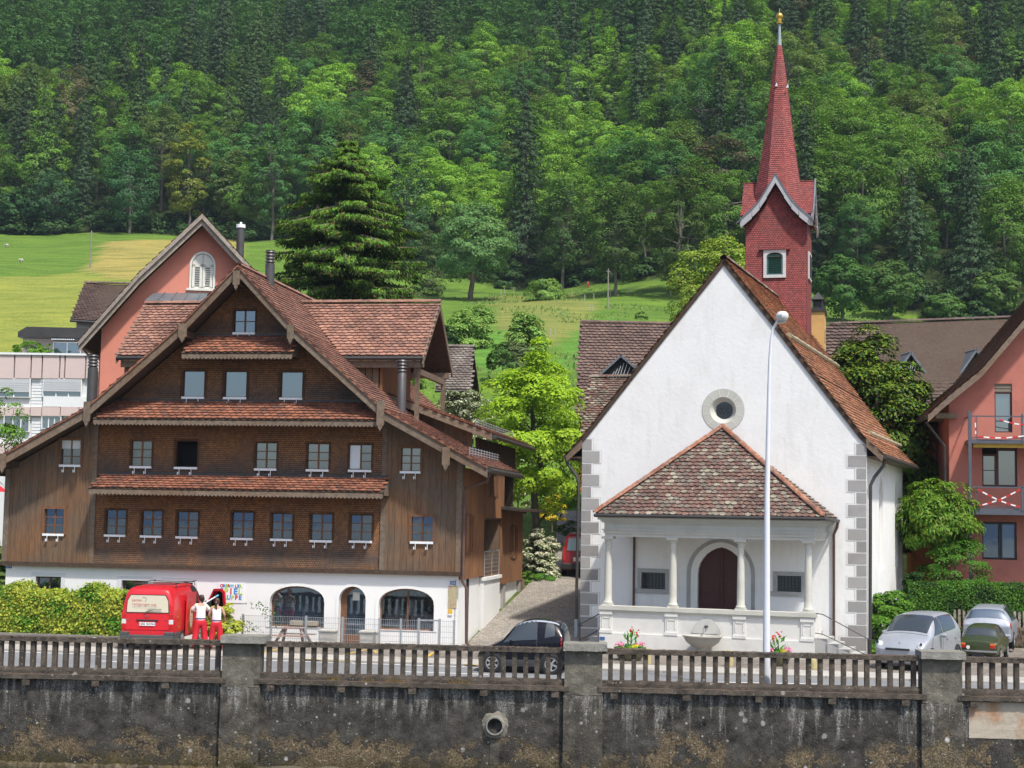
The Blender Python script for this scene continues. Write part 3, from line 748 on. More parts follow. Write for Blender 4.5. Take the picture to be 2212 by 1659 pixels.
# cross gables on both slopes
for sgn in (1, -1):
    ue = -2.0 if sgn > 0 else -13.88; um = -7.94; vr, vf, vb = 5.15, 2.55, 7.7; zri, ze = 12.72, 10.38
    ui = um + sgn * .45
    mb = MB()
    mb.slab([(ui, vr, zri), (ue, vr, zri), (ue, vf, ze), (um + sgn * 2.7, vf, ze)], .2); mb.slab([(ui, vr, zri), (ue, vr, zri), (ue, vb, ze), (um + sgn * 2.7, vb, ze)], .2)
    dr = mb.build('cross_gable_roof', SOFFIT, house)
    es = Vector((0, vr - vf, zri - ze)); L = es.length; a = abs(ue - um)
    if sgn > 0: TH.field(dr, TILE_PINK, (um, vf, ze), (1, 0, 0), es, [(2.7, 0), (a, 0), (a, L), (.4, L)])
    else: TH.field(dr, TILE_PINK, (ue, vf, ze), (1, 0, 0), es, [(0, 0), (a - 2.7, 0), (a - .4, L), (0, L)])
    mb = MB(); ridge_tiles(mb, (ui, vr, zri + .03), (ue, vr, zri + .03)); mb.build('ridge_tiles', TILE_PINK, dr, smooth=True, stuff=True)
    mb = MB(); mb.tube([(um + sgn * 2.5, vf - .06, ze - .08), (ue, vf - .06, ze - .08)], .07, 8); mb.build('gutter', GUTTER, dr)
    mb = MB(); mb.box(um + sgn * 2.3, ue - sgn * .12, vf + .05, vf + .1, ze - .42, ze - .14); mb.build('fascia_board', BEAMM, dr)
    e0, e1 = ue - sgn * .03, ue + sgn * .03
    mb = MB(); mb.prism([(vf - .08, ze - .02), (vr, zri + .04), (vr, zri - .28), (vf - .08, ze - .3)], e0, e1, 'x'); mb.prism([(vb + .08, ze - .02), (vr, zri + .04), (vr, zri - .28), (vb + .08, ze - .3)], e0, e1, 'x'); mb.build('bargeboard', BEAMM, dr)
    # gable wall set back under the overhang, with the boarded cheek below the eave
    uw = ue - sgn * 1.6
    mb = MB(); mb.prism([(vf + .3, zr(uw) - .5), (vf + .3, ze - .1), (vr, zri - .3), (vb - .3, ze - .1), (vb - .3, zr(uw) - .5)], uw, uw - sgn * .1, 'x'); mb.build('gable_wall', ORANGEW, dr)
    mb = MB()
    for i in range(8):
        a_ = um + sgn * (2.4 + i * .26); b_ = a_ + sgn * .235
        if (b_ - uw) * sgn > .05: break
        mb.box(a_, b_, vf + .28, vf + .33, min(zr(a_), zr(b_)) - .5, ze - .15)
    mb.build('cheek_boards', PLANKM, dr, stuff=True)
    for vv in (vf + .3, vb - .3):
        mb = MB(); mb.box(ue - sgn * .35, ue - sgn * .2, vv - .07, vv + .07, zr(ue) - .4, ze - .15); mb.build('post', BEAMM, dr)
        mb = MB(); mb.box(uw, ue - sgn * .05, vv - .08, vv + .08, ze - .38, ze - .16); mb.build('beam', BEAMM, dr)
    mb = MB(); mb.box(ue - sgn * .4, ue - sgn * .25, vf + .2, vb - .2, ze - .62, ze - .4); mb.build('beam', BEAMM, dr)
# pent roofs across the front
def pent(x0, x1, yt, yb, yf, n_off=0):
    ua, zt = HF.uz(x0, yt[0], -.1); ub, zt2 = HF.uz(x1, yt[1], -.1); zt = (zt + zt2) / 2
    vf = -.98; a0, zb = HF.uz(x0, yb[0], vf); b0, zb2 = HF.uz(x1, yb[1], vf); zb = (zb + zb2) / 2; zf = (HF.uz(x0, yf[0], vf)[1] + HF.uz(x1, yf[1], vf)[1]) / 2
    mb = MB(); mb.slab([(a0, vf, zb), (b0, vf, zb), (b0 - .1, .0, zt), (a0 + .1, .0, zt)], .12); mb.box(a0 + .15, b0 - .15, -.85, 0, zb - .16, zb - .13)
    ro = mb.build('pent_roof', SOFFIT, house)
    es = Vector((0, -vf, zt - zb)); L = es.length; TH.field(ro, TILE_RED, (a0, vf, zb + .01), (1, 0, 0), es, [(0, 0), (b0 - a0, 0), (b0 - a0 - .1, L), (.1, L)])
    mb = MB(); pts = [(a0 + .02, zb - .04), (a0 + .02, zf + .04)]; k = int((b0 - a0) / .14)
    for i in range(k):
        u = a0 + .02 + (b0 - a0 - .04) * i / k; s_ = (b0 - a0 - .04) / k
        pts += [(u + s_ * .2, zf + .005), (u + s_ * .5, zf - .02), (u + s_ * .8, zf + .005), (u + s_, zf + .04)]
    pts.append((b0 - .02, zb - .04)); mb.prism(pts, vf + .02, vf + .06); mb.build('scalloped_fascia', BEAMM, ro)
    mb = MB(); mb.box(a0 + .1, b0 - .1, -.07, .0, zt - .02, zt + .1); mb.build('flashing', GUTTER, ro)
    for u in (a0 + .02, b0 - .06):
        mb = MB(); mb.prism([(vf + .04, zb - .03), (0, zt - .03), (0, zf + .1), (vf + .04, zf + .1)], u, u + .04, 'x'); mb.build('end_board', BEAMM, ro)
pent(190, 828, (1022, 1034), (1053, 1065), (1066, 1078)); pent(200, 817, (864, 872), (902, 911), (914, 924)); pent(391, 632, (724, 727), (761, 764), (773, 776))
# long shed dormer on the right slope
mb = MB(); mb.slab([(-3.7, 3.6, 9.12), (.42, 3.6, 7.62), (.42, 13.4, 7.62), (-3.7, 13.4, 9.12)], .16); sd = mb.build('shed_dormer_roof', SOFFIT, house)
d = Vector((-4.12, 0, 1.5)); TH.field(sd, TILE_RED, (.42, 3.6, 7.62), (0, 1, 0), d, [(0, 0), (9.8, 0), (9.8, d.length), (0, d.length)])
mb = MB(); mb.prism([(-3.7, 9.12), (.42, 7.62), (.42, 7.36), (-3.7, 8.86)], 3.54, 3.6); mb.build('bargeboard', BEAMM, sd)
k = 16
for i in range(k):
    a = -3.4 + 3.0 * i / k; b = a + 3.0 / k - .01; t_ = lambda u: 9.12 + (u + 3.7) * (-1.5 / 4.12) - .2
    mb = MB(); mb.prism([(a, zr(a) - .1), (b, zr(b) - .1), (b, t_(b)), (a, t_(a))], 4.1, 4.14); mb.build('plank', PLANKM, sd)
for nm, pr, uu, v0_, v1_, zz in (('gutter', roofo, 1.18, V0, 6.0, 6.12), ('gutter', sd, .5, 3.6, 13.4, 7.5)):
    mb = MB(); mb.tube([(uu, v0_, zz), (uu, v1_, zz)], .085, 8); mb.build(nm, GUTTER, pr, smooth=True)
mb = MB(); mb.tube([(1.16, V0 + .35, 6.05), (1.0, V0 + .5, 5.75), (.18, -.1, 5.5), (.16, -.1, 5.2), (.16, -.1, 2.3), (.3, -.12, 2.1), (.34, -.12, .25), (.5, -.2, .1)], .055, 8); mb.build('downpipe', COPPER, house, smooth=True)
for uu, v0_, v1_, zz, pr in ((.35, -.3, 5.6, 6.72, roofo), (-.35, 4.4, 13, 8.0, sd)):
    mb = MB()
    for h in (0, .09, .18): mb.tube([(uu, v0_, zz + h), (uu, v1_, zz + h)], .016, 5)
    for i in range(int((v1_ - v0_) / .55) + 1): mb.box(uu - .012, uu + .012, v0_ + i * .55, v0_ + i * .55 + .03, zz - .12, zz + .22)
    mb.build('snow_guard', METAL, pr, label='grey metal snow guard rail along the eave')
# flues
def flue(px_, yt, yb, v, wd, par, fm=DARKMET, cap=True, label=None):
    u, zt = HF.uz(px_, yt, v); _, zb = HF.uz(px_, yb, v); r = wd / 2
    mb = MB(); pf = [(r, zb - .6), (r, zt - .52)]
    for i in range(4): z = zt - .48 + i * .12; pf += [(r * .8, z), (r * .8, z + .03), (r * 1.12, z + .035), (r * .95, z + .09)]
    pf += [(r * 1.05, zt - .01), (r * .5, zt)]
    mb.lathe(pf, (u, v, 0), 16); mb.build('flue', fm, par, smooth=True, label=label)
flue(584.5, 541, 622, 1.9, .345, house); flue(869, 776, 878, 2.2, .34, house); flue(202, 765, 850, 1.6, .37, house)
TH.finish(300)

# white ground floor with its openings
HB = .1
wh = []; deep = .32
gw = [wrect(77.5, 1245, 129, 1325, HB), wrect(263, 1253, 317, 1333, HB), wrect(359, 1257, 414, 1337, HB)]
a1 = wrect(584, 1264.5, 699.5, 1357, HB); a2 = wrect(819, 1270, 936.5, 1364, HB); dr_ = wrect(733, 1266, 788, 1389, HB)
holes = [rect(a, b, c, d) for a, b, c, d in gw] + [arch(a1[0], a1[1], a1[2], a1[3] - .58, a1[3], 14, .8), arch(a2[0], a2[1], a2[2], a2[3] - .58, a2[3], 14, .8), arch(dr_[0], .05, dr_[2], dr_[3] - .46, dr_[3], 12)]
mb = MB(); mb.holed([(UL + .05, -.3), (UR - .02, -.3), (UR - .02, ZB - .12), (UL + .05, ZB - .12)], holes, HB, deep); mb.build('ground_floor_wall', WHITE, house)
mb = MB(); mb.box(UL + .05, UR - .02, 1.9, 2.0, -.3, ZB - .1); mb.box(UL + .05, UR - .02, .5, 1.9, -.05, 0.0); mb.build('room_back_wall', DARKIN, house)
mb = MB(); mb.box(a2[0] - .3, a2[2] + .3, 1.15, 1.2, 0, ZB - .2); mb.build('shop_back_wall', pm('shop_wall_grey', (.45, .47, .46), .9, .1, 2), house)  # pale panel added close behind the glass to make the shop look lit
PALEST = pm('pale_stone_surround', (.66, .67, .68), .85, .07, 2)
for a, b, c, d in gw:
    mb = MB(); mb.box(a - .17, a, HB - .012, HB + .1, b - .1, d + .15); mb.box(c, c + .17, HB - .012, HB + .1, b - .1, d + .15); mb.box(a, c, HB - .012, HB + .1, d, d + .15); mb.build('window_surround', PALEST, house)
    window(house, a + .05, b, c - .05, d - .05, HB + .14, rows=2, cols=2, cas=.05, sill=False, proud=.02)
for a, nm in ((a1, 1), (a2, 2)):
    i_ = .05; hp = arch(a[0], a[1], a[2], a[3] - .58, a[3], 14, .8); hi = arch(a[0] + .06, a[1] + .06, a[2] - .06, a[3] - .58, a[3] - .06, 14, .8)
    mb = MB(); mb.holed(hp, [hi], HB + .22, .08); mb.box((a[0] + a[2]) / 2 - .03, (a[0] + a[2]) / 2 + .03, HB + .23, HB + .29, a[1] + .05, a[3] - .08) if nm == 2 else None
    o = mb.build('arched_window', FRAMEW, house, label='wide arched shop window with shelves of goods behind it' if nm == 2 else 'wide arched window reflecting the red van')
    mb = MB(); mb.prism(hi, HB + .25, HB + .262); mb.build('pane', CLEAR if nm == 2 else GLASS, o)
    # smooth plaster lip round the arch
    ho = arch(a[0] - .12, a[1] - .02, a[2] + .12, a[3] - .58, a[3] + .1, 14, .8)
    mb = MB(); mb.holed(ho, [hp], HB - .02, .1); mb.build('arch_lip', WHITE, house)
hp = arch(dr_[0], .05, dr_[2], dr_[3] - .46, dr_[3], 12); hi = arch(dr_[0] + .22, .1, dr_[2] - .03, dr_[3] - .46, dr_[3] - .08, 12)
mb = MB(); mb.holed(hp, [hi], HB + .26, .06); mb.box(dr_[0] + .24, dr_[2] - .05, HB + .27, HB + .31, .1, .38)
o = mb.build('arched_door', FRAMEW, house, label='narrow arched glazed door between the two arched windows'); mb = MB(); mb.prism(hi, HB + .29, HB + .3); mb.build('pane', GLASS, o)
mb = MB(); mb.box(dr_[0] + .42, dr_[2] - .3, HB + .275, HB + .285, 1.55, 1.83); mb.build('notice', LACE, o)
ho = arch(dr_[0] - .1, .02, dr_[2] + .1, dr_[3] - .46, dr_[3] + .1, 12); mb = MB(); mb.holed(ho, [hp], HB - .02, .1); mb.build('arch_lip', WHITE, house)
# behind the shop window: shelves with goods and half curtains
SH = pm('shelf_wood', (.35, .3, .22), .7, .2, 5); GOODS = [pm('goods_' + n, c, .6, .2, 8) for n, c in (('white', (.7, .7, .68)), ('blue', (.2, .4, .5)), ('pink', (.5, .25, .25)), ('tan', (.45, .33, .18)), ('grey', (.35, .38, .36)))]
sh = empty('shop_shelf', 'open shelf of boxes and soft toys behind the arched shop window', 'shelf', HF.w(a2[0], .75, 0), -HF.th)
wd = a2[2] - a2[0]
for i, z in enumerate((a2[1] + .62, a2[1] + .95, a2[1] + 1.18)):
    mb = MB(); mb.box(0, wd, 0, .3, z, z + .03); mb.build('board', SH, sh)
    x = .15
    while x < wd - .2:
        w_ = rnd.uniform(.06, .2); h_ = rnd.uniform(.06, .17); e = empty('shop_box', 'small %s box on the shelf behind the shop window' % rnd.choice(['white', 'plain', 'stacked']), 'box', (0, 0, 0), 0, 'goods on the shop shelf') if False else None
        mb = MB(); mb.box(-w_ / 2, w_ / 2, -.08, .08, 0, h_); g = mb.build('shop_box', rnd.choice(GOODS), bevel=.01); g.location = HF.w(a2[0] + x, .85, z + .03); g.rotation_euler = (0, 0, -HF.th)
        tag(g, 'small box of goods on the shelf behind the arched shop window', 'box', 'goods on the shop shelf'); x += w_ + rnd.uniform(.04, .25)
for x_, s_ in ((.55, .17), (1.05, .2)):
    mb = MB(); mb.lathe([(.02, 0), (s_ * .8, .04), (s_, .2), (s_ * .55, .36), (s_ * .6, .46), (s_ * .5, .56), (.02, .62)], (0, 0, 0), 10); g = mb.build('soft_toy', GOODS[0], smooth=True)
    g.location = HF.w(a2[0] + x_, .62, a2[1] + .45); tag(g, 'white soft toy sitting behind the arched shop window, %s of the two' % ('left' if x_ < .8 else 'right'), 'toy', 'soft toys in the shop window')
CURT = pm('striped_curtain', (.62, .56, .54), .9, .35, 6, (6, 6, .3))
for x0_, x1_ in ((.15, wd * .5 - .08), (wd * .5 + .05, wd - .1)):
    mb = MB(); k = 24
    for i in range(k):
        a = x0_ + (x1_ - x0_) * i / k; b = x0_ + (x1_ - x0_) * (i + 1) / k; ya, yb_ = .02 * math.sin(i * 1.9), .02 * math.sin((i + 1) * 1.9)
        mb.add([(a, ya, 0), (b, yb_, 0), (b, yb_, .52), (a, ya, .52)], [(0, 1, 2, 3)])
    g = mb.build('half_curtain', CURT, fix=False); g.location = HF.w(a2[0], HB + .42, a2[1] + .02); g.rotation_euler = (0, 0, -HF.th)
    tag(g, 'pale half curtain across the foot of the shop window, %s of the glazing bar' % ('left' if x0_ < .5 else 'right'), 'curtain', 'half curtains in the shop window')
for i in range(2):
    mb = MB(); mb.box(-.22, .22, -.15, .15, 0, .16); g = mb.build('wooden_crate', SH, bevel=.01); g.location = HF.w(a1[0] + .95 + i * .55, .3, a1[1] + .06) ; g.rotation_euler = (0, 0, -HF.th)
    tag(g, 'shallow wooden crate in the foot of the wide window behind the picnic table, %s one' % ('left' if i == 0 else 'right'), 'crate', 'crates in the window')
# the side of the house towards the lane
def vside(v0, v1, z0, z1, u=0.0, mat=ORANGEW, name='side_boards', step=.13):
    k = max(1, round((v1 - v0) / step)); mb = MB(); mb.box(u - .06, u - .02, v0, v1, z0, z1)
    for i in range(k):
        a = v0 + (v1 - v0) * i / k; mb.box(u - .02, u + .018, a + .01, a + (v1 - v0) / k - .018, z0, z1)
    return mb.build(name, mat, house, stuff=True)
vside(.14, 4.6, 2.35, 6.25); vside(4.62, 8.75, 4.52, 6.6, .03); vside(4.2, 13, 6.3, 7.5, -.25, SOFFIT, 'upper_boards'); vside(8.3, 13.7, 1.9, 4.85, .02)
mb = MB(); mb.box(-.1, -.16, 0.1, 4.3, -.4, 2.36); mb.box(-.12, -.3, 4.6, 13.5, -.4, 2.0); mb.build('side_base_wall', WHITE, house)
mb = MB(); mb.box(-2.2, -2.1, 4.6, 8.3, 2.2, 4.6); mb.box(-2.2, -.05, 4.55, 4.62, 2.2, 4.55); mb.box(-2.2, -.05, 8.24, 8.3, 2.2, 4.55); mb.box(-2.2, 0, 4.6, 8.3, 2.28, 2.34); mb.box(-2.2, 0, 4.62, 8.3, 4.46, 4.52); mb.build('porch_recess', PLANKM, house)
mb = MB(); mb.box(-.2, .12, 4.5, 8.1, 2.18, 2.3); mb.box(-.15, .05, 4.55, 8.0, .2, 2.18); mb.build('side_plinth', WHITE, house)
mb = MB()
for v_ in (4.75, 6.3, 7.9): mb.tube([(.02, v_, 2.3), (.02, v_, 3.25)], .022, 6)
mb.tube([(.02, 4.75, 3.25), (.02, 7.9, 3.25)], .025, 6)
for z in (2.5, 2.65, 2.8, 2.95, 3.1): mb.tube([(.02, 4.75, z), (.02, 7.9, z)], .006, 4)
mb.build('railing', METAL, house)
mb = MB(); mb.slab([(-.5, 8.0, 5.02), (.75, 8.0, 4.9), (.75, 15.4, 4.9), (-.5, 15.4, 5.02)], .1); mb.build('terrace_roof', GUTTER, house)
mb = MB(); mb.box(-1.2, .0, 8.4, 13.6, 2.0, 4.85); mb.build('annex_core', SOFFIT, house)
for v_ in (9.2, 13.2): mb = MB(); mb.box(-.3, 0, v_, v_ + .5, -.2, 1.95); mb.build('annex_pier', pm('concrete_pier', (.34, .32, .3), .9, .25, 2), house)
for v_ in (13.65,): mb = MB(); mb.tube([(.05, v_, .4), (.05, v_, 1.95)], .1, 8); mb.build('annex_post', BEAMM, house)
mb = MB(); mb.box(UL + .1, -.3, D - .1, D, -.3, under(-.5) - .3); mb.box(UL + .05, UL + .1, .2, D, -.3, 6.0); mb.build('rear_wall', SOFFIT, house)
# louvred shutters and a small window on the side
def shutters(v0, v1, z0, z1):
    o = window(house, v0, z0, v1, z1, .03, rows=1, cols=1, ax='x', sill=False, cas=.07)
    for s_ in (-1, 1):
        a = (v0 - .1 if s_ < 0 else v1 + .1); b = a + s_ * (v1 - v0) * .55; mb = MB(); mb.box(.03, .07, a, a + .05 * s_, z0, z1); mb.box(.03, .07, b, b - .05 * s_, z0, z1); mb.box(.03, .07, a, b, z0, z0 + .06); mb.box(.03, .07, a, b, z1 - .06, z1)
        for i in range(12): z = z0 + .08 + (z1 - z0 - .16) * i / 12; mb.beam((.05, a, z + .03), (.05, b, z + .03), .012, .06)
        mb.build('shutter', FRAMEW, house)
shutters(.9, 1.7, 3.3, 4.6); shutters(6.0, 6.7, 5.35, 6.2); shutters(11.0, 11.7, 2.9, 4.2)
# small plates, poster and the colourful sign
def text(s_, size, parent, loc, mat, rot=(math.pi / 2, 0, 0), name='lettering', ext=.004, align='CENTER', sx=1.0, bold=0.0):
    c = bpy.data.curves.new(name, 'FONT'); c.body = s_; c.size = size; c.extrude = ext; c.align_x = align; c.align_y = 'CENTER'; c.resolution_u = 2; c.offset = bold
    tmp = bpy.data.objects.new('t', c); col.objects.link(tmp); dg = bpy.context.evaluated_depsgraph_get(); me = bpy.data.meshes.new_from_object(tmp.evaluated_get(dg)); bpy.data.objects.remove(tmp)
    me.name = name; me.materials.clear(); me.materials.append(mat); o = bpy.data.objects.new(name, me); col.objects.link(o); o.parent = parent; o.location = loc; o.rotation_euler = rot; o.scale = (sx, 1, 1); return o
BLUEP = pm('blue_enamel', (.05, .12, .33), .3, .1, 3); LETW = pm('white_lettering', (.85, .85, .85), .5, .02, 3)
def plate(x0, y0, x1, y1, num, lab):
    a = wrect(x0, y0, x1, y1, HB - .02); e = empty('house_number_plate', lab, 'sign', HF.w((a[0] + a[2]) / 2, HB - .012, (a[1] + a[3]) / 2), -HF.th)
    w_, h_ = (a[2] - a[0]) / 2, (a[3] - a[1]) / 2; mb = MB(); mb.box(-w_, w_, -.008, .008, -h_, h_); mb.build('plate', BLUEP, e, bevel=.003); text(num, h_ * 1.7, e, (0, -.012, 0), LETW, bold=.002); return e
plate(14, 1218.5, 25, 1227.5, '111', 'blue house number plate reading 111 at the far left of the white wall'); plate(972, 1255, 984.5, 1263, '113', 'blue house number plate reading 113 above the poster by the lane')
a = wrect(968.5, 1265, 986, 1314, HB - .02); mb = MB(); mb.box(a[0], a[2], HB - .02, HB - .004, a[1], a[3])
m, t, b, o = nodes('painted_poster'); v = pos(t, (6, 6, 1.5)); t.links.new(ramp(t, noi(t, v, 3, 5, .7), [(.3, (.08, .16, .05)), (.42, (.35, .38, .12)), (.52, (.5, .42, .3)), (.6, (.35, .16, .12)), (.72, (.6, .58, .45))]), b.inputs['Base Color'])
p = mb.build('poster', m); p.parent = None; p.matrix_world = Matrix.Translation(HF.o) @ Matrix.Rotation(-HF.th, 4, 'Z'); tag(p, 'tall poster of painted stems on the white wall by the lane', 'poster')
e = empty('notice_box', 'small yellow sign below the tall poster', 'sign', HF.w(*[(lambda r: ((r[0] + r[2]) / 2))(wrect(969, 1316, 977, 1326, HB))], HB - .02, wrect(969, 1316, 977, 1326, HB)[1]), -HF.th)
mb = MB(); mb.box(-.07, .07, -.01, .01, 0, .17); mb.build('plate', pm('yellow_paint', (.75, .45, .03), .5, .1, 3), e); mb = MB(); mb.box(-.07, .07, -.02, .0, -.05, -.005); mb.build('tray', WHITEM, e)
SC = {k: pm('sign_' + k, c, .5, .02, 2) for k, c in dict(red=(.62, .03, .03), blue=(.04, .25, .62), green=(.25, .55, .05), cyan=(.05, .45, .6), orange=(.8, .3, .02), lime=(.42, .65, .06)).items()}
a = wrect(471, 1258, 527, 1303, HB - .02); e = empty('playgroup_sign', 'square white sign with multicoloured letters on the white wall behind the van', 'sign', HF.w((a[0] + a[2]) / 2, HB - .015, (a[1] + a[3]) / 2), -HF.th)
w_, h_ = (a[2] - a[0]) / 2, (a[3] - a[1]) / 2; mb = MB(); mb.box(-w_, w_, -.006, .008, -h_, h_); mb.build('plate', pm('sign_white', (.82, .82, .83), .6, .03, 2), e)
for s_, z, sz, cs, tw in (('OBERWILER', h_ * .68, .15, 'red blue green red cyan lime red blue lime', .088), ('SPIEL', h_ * .12, .30, 'blue lime red blue lime', .172), ('GRUPPE', -h_ * .48, .21, 'orange green blue lime red blue', .138)):
    cs = cs.split(); n = len(s_)
    for i, ch in enumerate(s_): text(ch, sz, e, ((i - (n - 1) / 2) * tw, -.012, z), SC[cs[i]], bold=sz * .03)
# ------------------------------------------------------------------ the white chapel
def hit(fr, o, n, sx, sy):
    """where the view through a survey pixel meets a plane of the frame (point o, normal n, frame coordinates)"""
    O = fr.w(*o); Nn = fr.u * n[0] + fr.v * n[1] + Vector((0, 0, n[2])); d = ray(sx, sy); p = CAM + d * ((O - CAM).dot(Nn) / d.dot(Nn)) - fr.o
    return Vector((p.dot(fr.u), p.dot(fr.v), p.z))
CF = Fr(1252, 1388, 57.5, 20.5)
chapel = empty('chapel', 'white gabled chapel with grey corner stones, round window and a columned porch', 'chapel', CF.o, -CF.th)
TC = Tiles(CF)
CW, CD = 10.28, 10.8
def cpt(x, y, v=0.0): return CF.uz(x, y, v)
AP = cpt(1563.5, 567)
gr_ = [cpt(1668, 702), cpt(1756, 817), (CW, cpt(1873, 957)[1])]; gl_ = [cpt(1368, 817), (0.0, cpt(1258, 948)[1])]
outer = [(0, -.2), (CW, -.2)] + gr_[::-1] + [AP] + gl_
door = (cpt(1506.6, 1240)[0], cpt(1609, 1240)[0]); dz = cpt(1560, 1243)[1]; dt = cpt(1560, 1182)[1]
wl = wr_ = None
def cr(x0, y0, x1, y1, v=0.0): a, b = cpt(x0, y0, v), cpt(x1, y1, v); return a[0], b[1], b[0], a[1]
wl = cr(1385.5, 1236, 1437, 1273); wr_ = cr(1678.5, 1243, 1731, 1279); oc = cpt(1562, 886)
circ = lambda c, r, n=28: [(c[0] + r * math.cos(2 * math.pi * i / n), c[1] + r * math.sin(2 * math.pi * i / n)) for i in range(n)]
FZ = .85
m, t, b, o = nodes('chapel_plaster'); v = pos(t); n1 = noi(t, v, .7, 6, .65); n2 = noi(t, v, 7, 5, .6); v3 = pos(t, (2.5, 2.5, .5))
cx = ramp(t, n1, [(.3, (.79, .785, .77)), (.55, (.84, .84, .83))]); g3 = noi(t, v3, 1.5, 5, .7)
cx = mixc(t, 1.0, cx, ramp(t, g3, [(.32, (.93, .925, .91)), (.5, (1, 1, 1))]), 'MULTIPLY')
t.links.new(cx, b.inputs['Base Color']); b.inputs['Roughness'].default_value = .92; bump(t, b, math_(t, 'ADD', n2, math_(t, 'MULTIPLY', n1, 2.0)), .22, .03)
CPL = m
mb = MB(); mb.holed(outer, [gothic(door[0], FZ, door[1], dz, dt, 7), rect(*wl), rect(*wr_), circ(oc, .47)], 0, .3); mb.build('front_wall', CPL, chapel)
lan = []
for a, b in ((1899, 1907.5), (1933.5, 1938.5)):
    v0, v1 = CF.vz(a, 1150, CW)[0], CF.vz(b, 1150, CW)[0]; lan.append((v0, v1))
zl0, zl1 = CF.vz(1901, 1232, CW)[1], CF.vz(1903, 1028, CW)[1]
mb = MB(); mb.holed([(0.0, -.2), (CD, -.2), (CD, gr_[-1][1]), (0.0, gr_[-1][1])], [gothic(a, zl0, b, zl1 - .9, zl1, 5) for a, b in lan], CW, -.25, 'x')
mb.box(0, .3, 0.31, CD, -.2, 7.4); mb.prism([(0, -.2), (CW, -.2)] + gr_[::-1] + [AP] + gl_, CD - .2, CD); mb.build('side_walls', CPL, chapel)
ST2 = pm('lancet_stone', (.56, .53, .49), .9, .12, 2)
for a, b in lan:
    mb = MB(); mb.prism(gothic(a, zl0, b, zl1 - .9, zl1, 5), CW - .13, CW - .15, 'x'); w_ = mb.build('lancet_window', ST2, chapel, label='tall lancet window on the sunny side wall')
    mb = MB(); mb.prism(gothic(a + .22, zl0 + 1.9, b - .22, zl1 - 1.1, zl1 - .3, 5), CW - .11, CW - .13, 'x'); mb.build('pane', GLASS, w_)
# roof
def ext(p, q, L):
    d = Vector((p[0] - q[0], p[1] - q[1])).normalized(); return (p[0] + d.x * L, p[1] + d.y * L)
eR = (cpt(1909, 983)); eL = (cpt(1223, 984)); T_ = .12
prof_r = [(AP[0], AP[1] + T_), (gr_[0][0] + .07, gr_[0][1] + T_), (gr_[1][0] + .07, gr_[1][1] + T_), (CW - .1, gr_[2][1] + .22), (eR[0], eR[1])]
prof_l = [(AP[0], AP[1] + T_), (gl_[0][0] - .07, gl_[0][1] + T_), (.12, gl_[1][1] + .2), (eL[0], eL[1])]
mb = MB(); VF = -.05
vend = lambda z: 10.4 + (13.0 - 10.4) * max(0, min(1, (z - 6.9) / 7.0))
for pf in (prof_r, prof_l):
    for (u0, z0), (u1, z1) in zip(pf[:-1], pf[1:]):
        mb.slab([(u0, VF, z0), (u1, VF, z1), (u1, vend(z1), z1), (u0, vend(z0), z0)], .14)
cro = mb.build('roof', SOFFIT, chapel)
for pf in (prof_r, prof_l):
    for (u0, z0), (u1, z1) in zip(pf[:-1], pf[1:]):
        d = Vector((u0 - u1, 0, z0 - z1)); TC.field(cro, TILE_ORG, (u1, VF + .05, z1), (0, 1, 0), d, [(0, 0), (vend(z1) - VF, 0), (vend(z0) - VF, d.length), (0, d.length)], .21, .19, .02)
mb = MB(); ridge_tiles(mb, (AP[0], VF, AP[1] + .16), (AP[0], 13, AP[1] + .1), .16); mb.build('ridge_tiles', TILE_OLD, cro, smooth=True, stuff=True)
for (x0, y0), (x1, y1), seg in (((1704, 732), (1798, 783), 0), ((1875.7, 942), (1950.7, 971), 2)):
    (u0, z0), (u1, z1) = prof_r[seg + (1 if seg == 0 else 1)], prof_r[seg + (2 if seg == 0 else 2)]
    if seg == 0: (u0, z0), (u1, z1) = prof_r[1], prof_r[2]
    n = (-(z1 - z0), 0, (u1 - u0)); a = hit(CF, (u0, 0, z0), n, x0, y0); b = hit(CF, (u0, 0, z0), n, x1, y1); b.x, b.z = a.x, a.z
    mb = MB(); k = 26; p_ = [(a.x, a.y + (b.y - a.y) * i / k, a.z + .12) for i in range(k + 1)]
    mb.tube(p_, [.1 + .025 * (i % 3 == 0) for i in range(k + 1)], 8); mb.build('snow_log', pm('lichened_log', (.33, .29, .19), .9, .35, 6), cro, smooth=True)
mb = MB(); mb.tube([(eR[0] + .02, VF, eR[1] - .06), (eR[0] + .02, 10.5, eR[1] - .06)], .09, 8); mb.build('gutter', GUTTER, cro, smooth=True); mb = MB(); mb.tube([(eL[0] - .02, VF, eL[1] - .06), (eL[0] - .02, 10.5, eL[1] - .06)], .09, 8); mb.build('gutter', GUTTER, cro, smooth=True)
for s_, e_, w_ in ((1, eR, CW), (-1, eL, 0)):
    mb = MB(); mb.prism([(w_, e_[1] + (.62 if s_ > 0 else .55)), (e_[0], e_[1] - .02), (e_[0] - s_ * .05, e_[1] - .22), (w_, e_[1] + .28)], VF - .02, VF + .06); mb.box(w_, e_[0] - s_ * .1, VF + .1, 10.3, e_[1] - .08, e_[1] - .04); mb.build('eaves_board', BEAMM, cro)
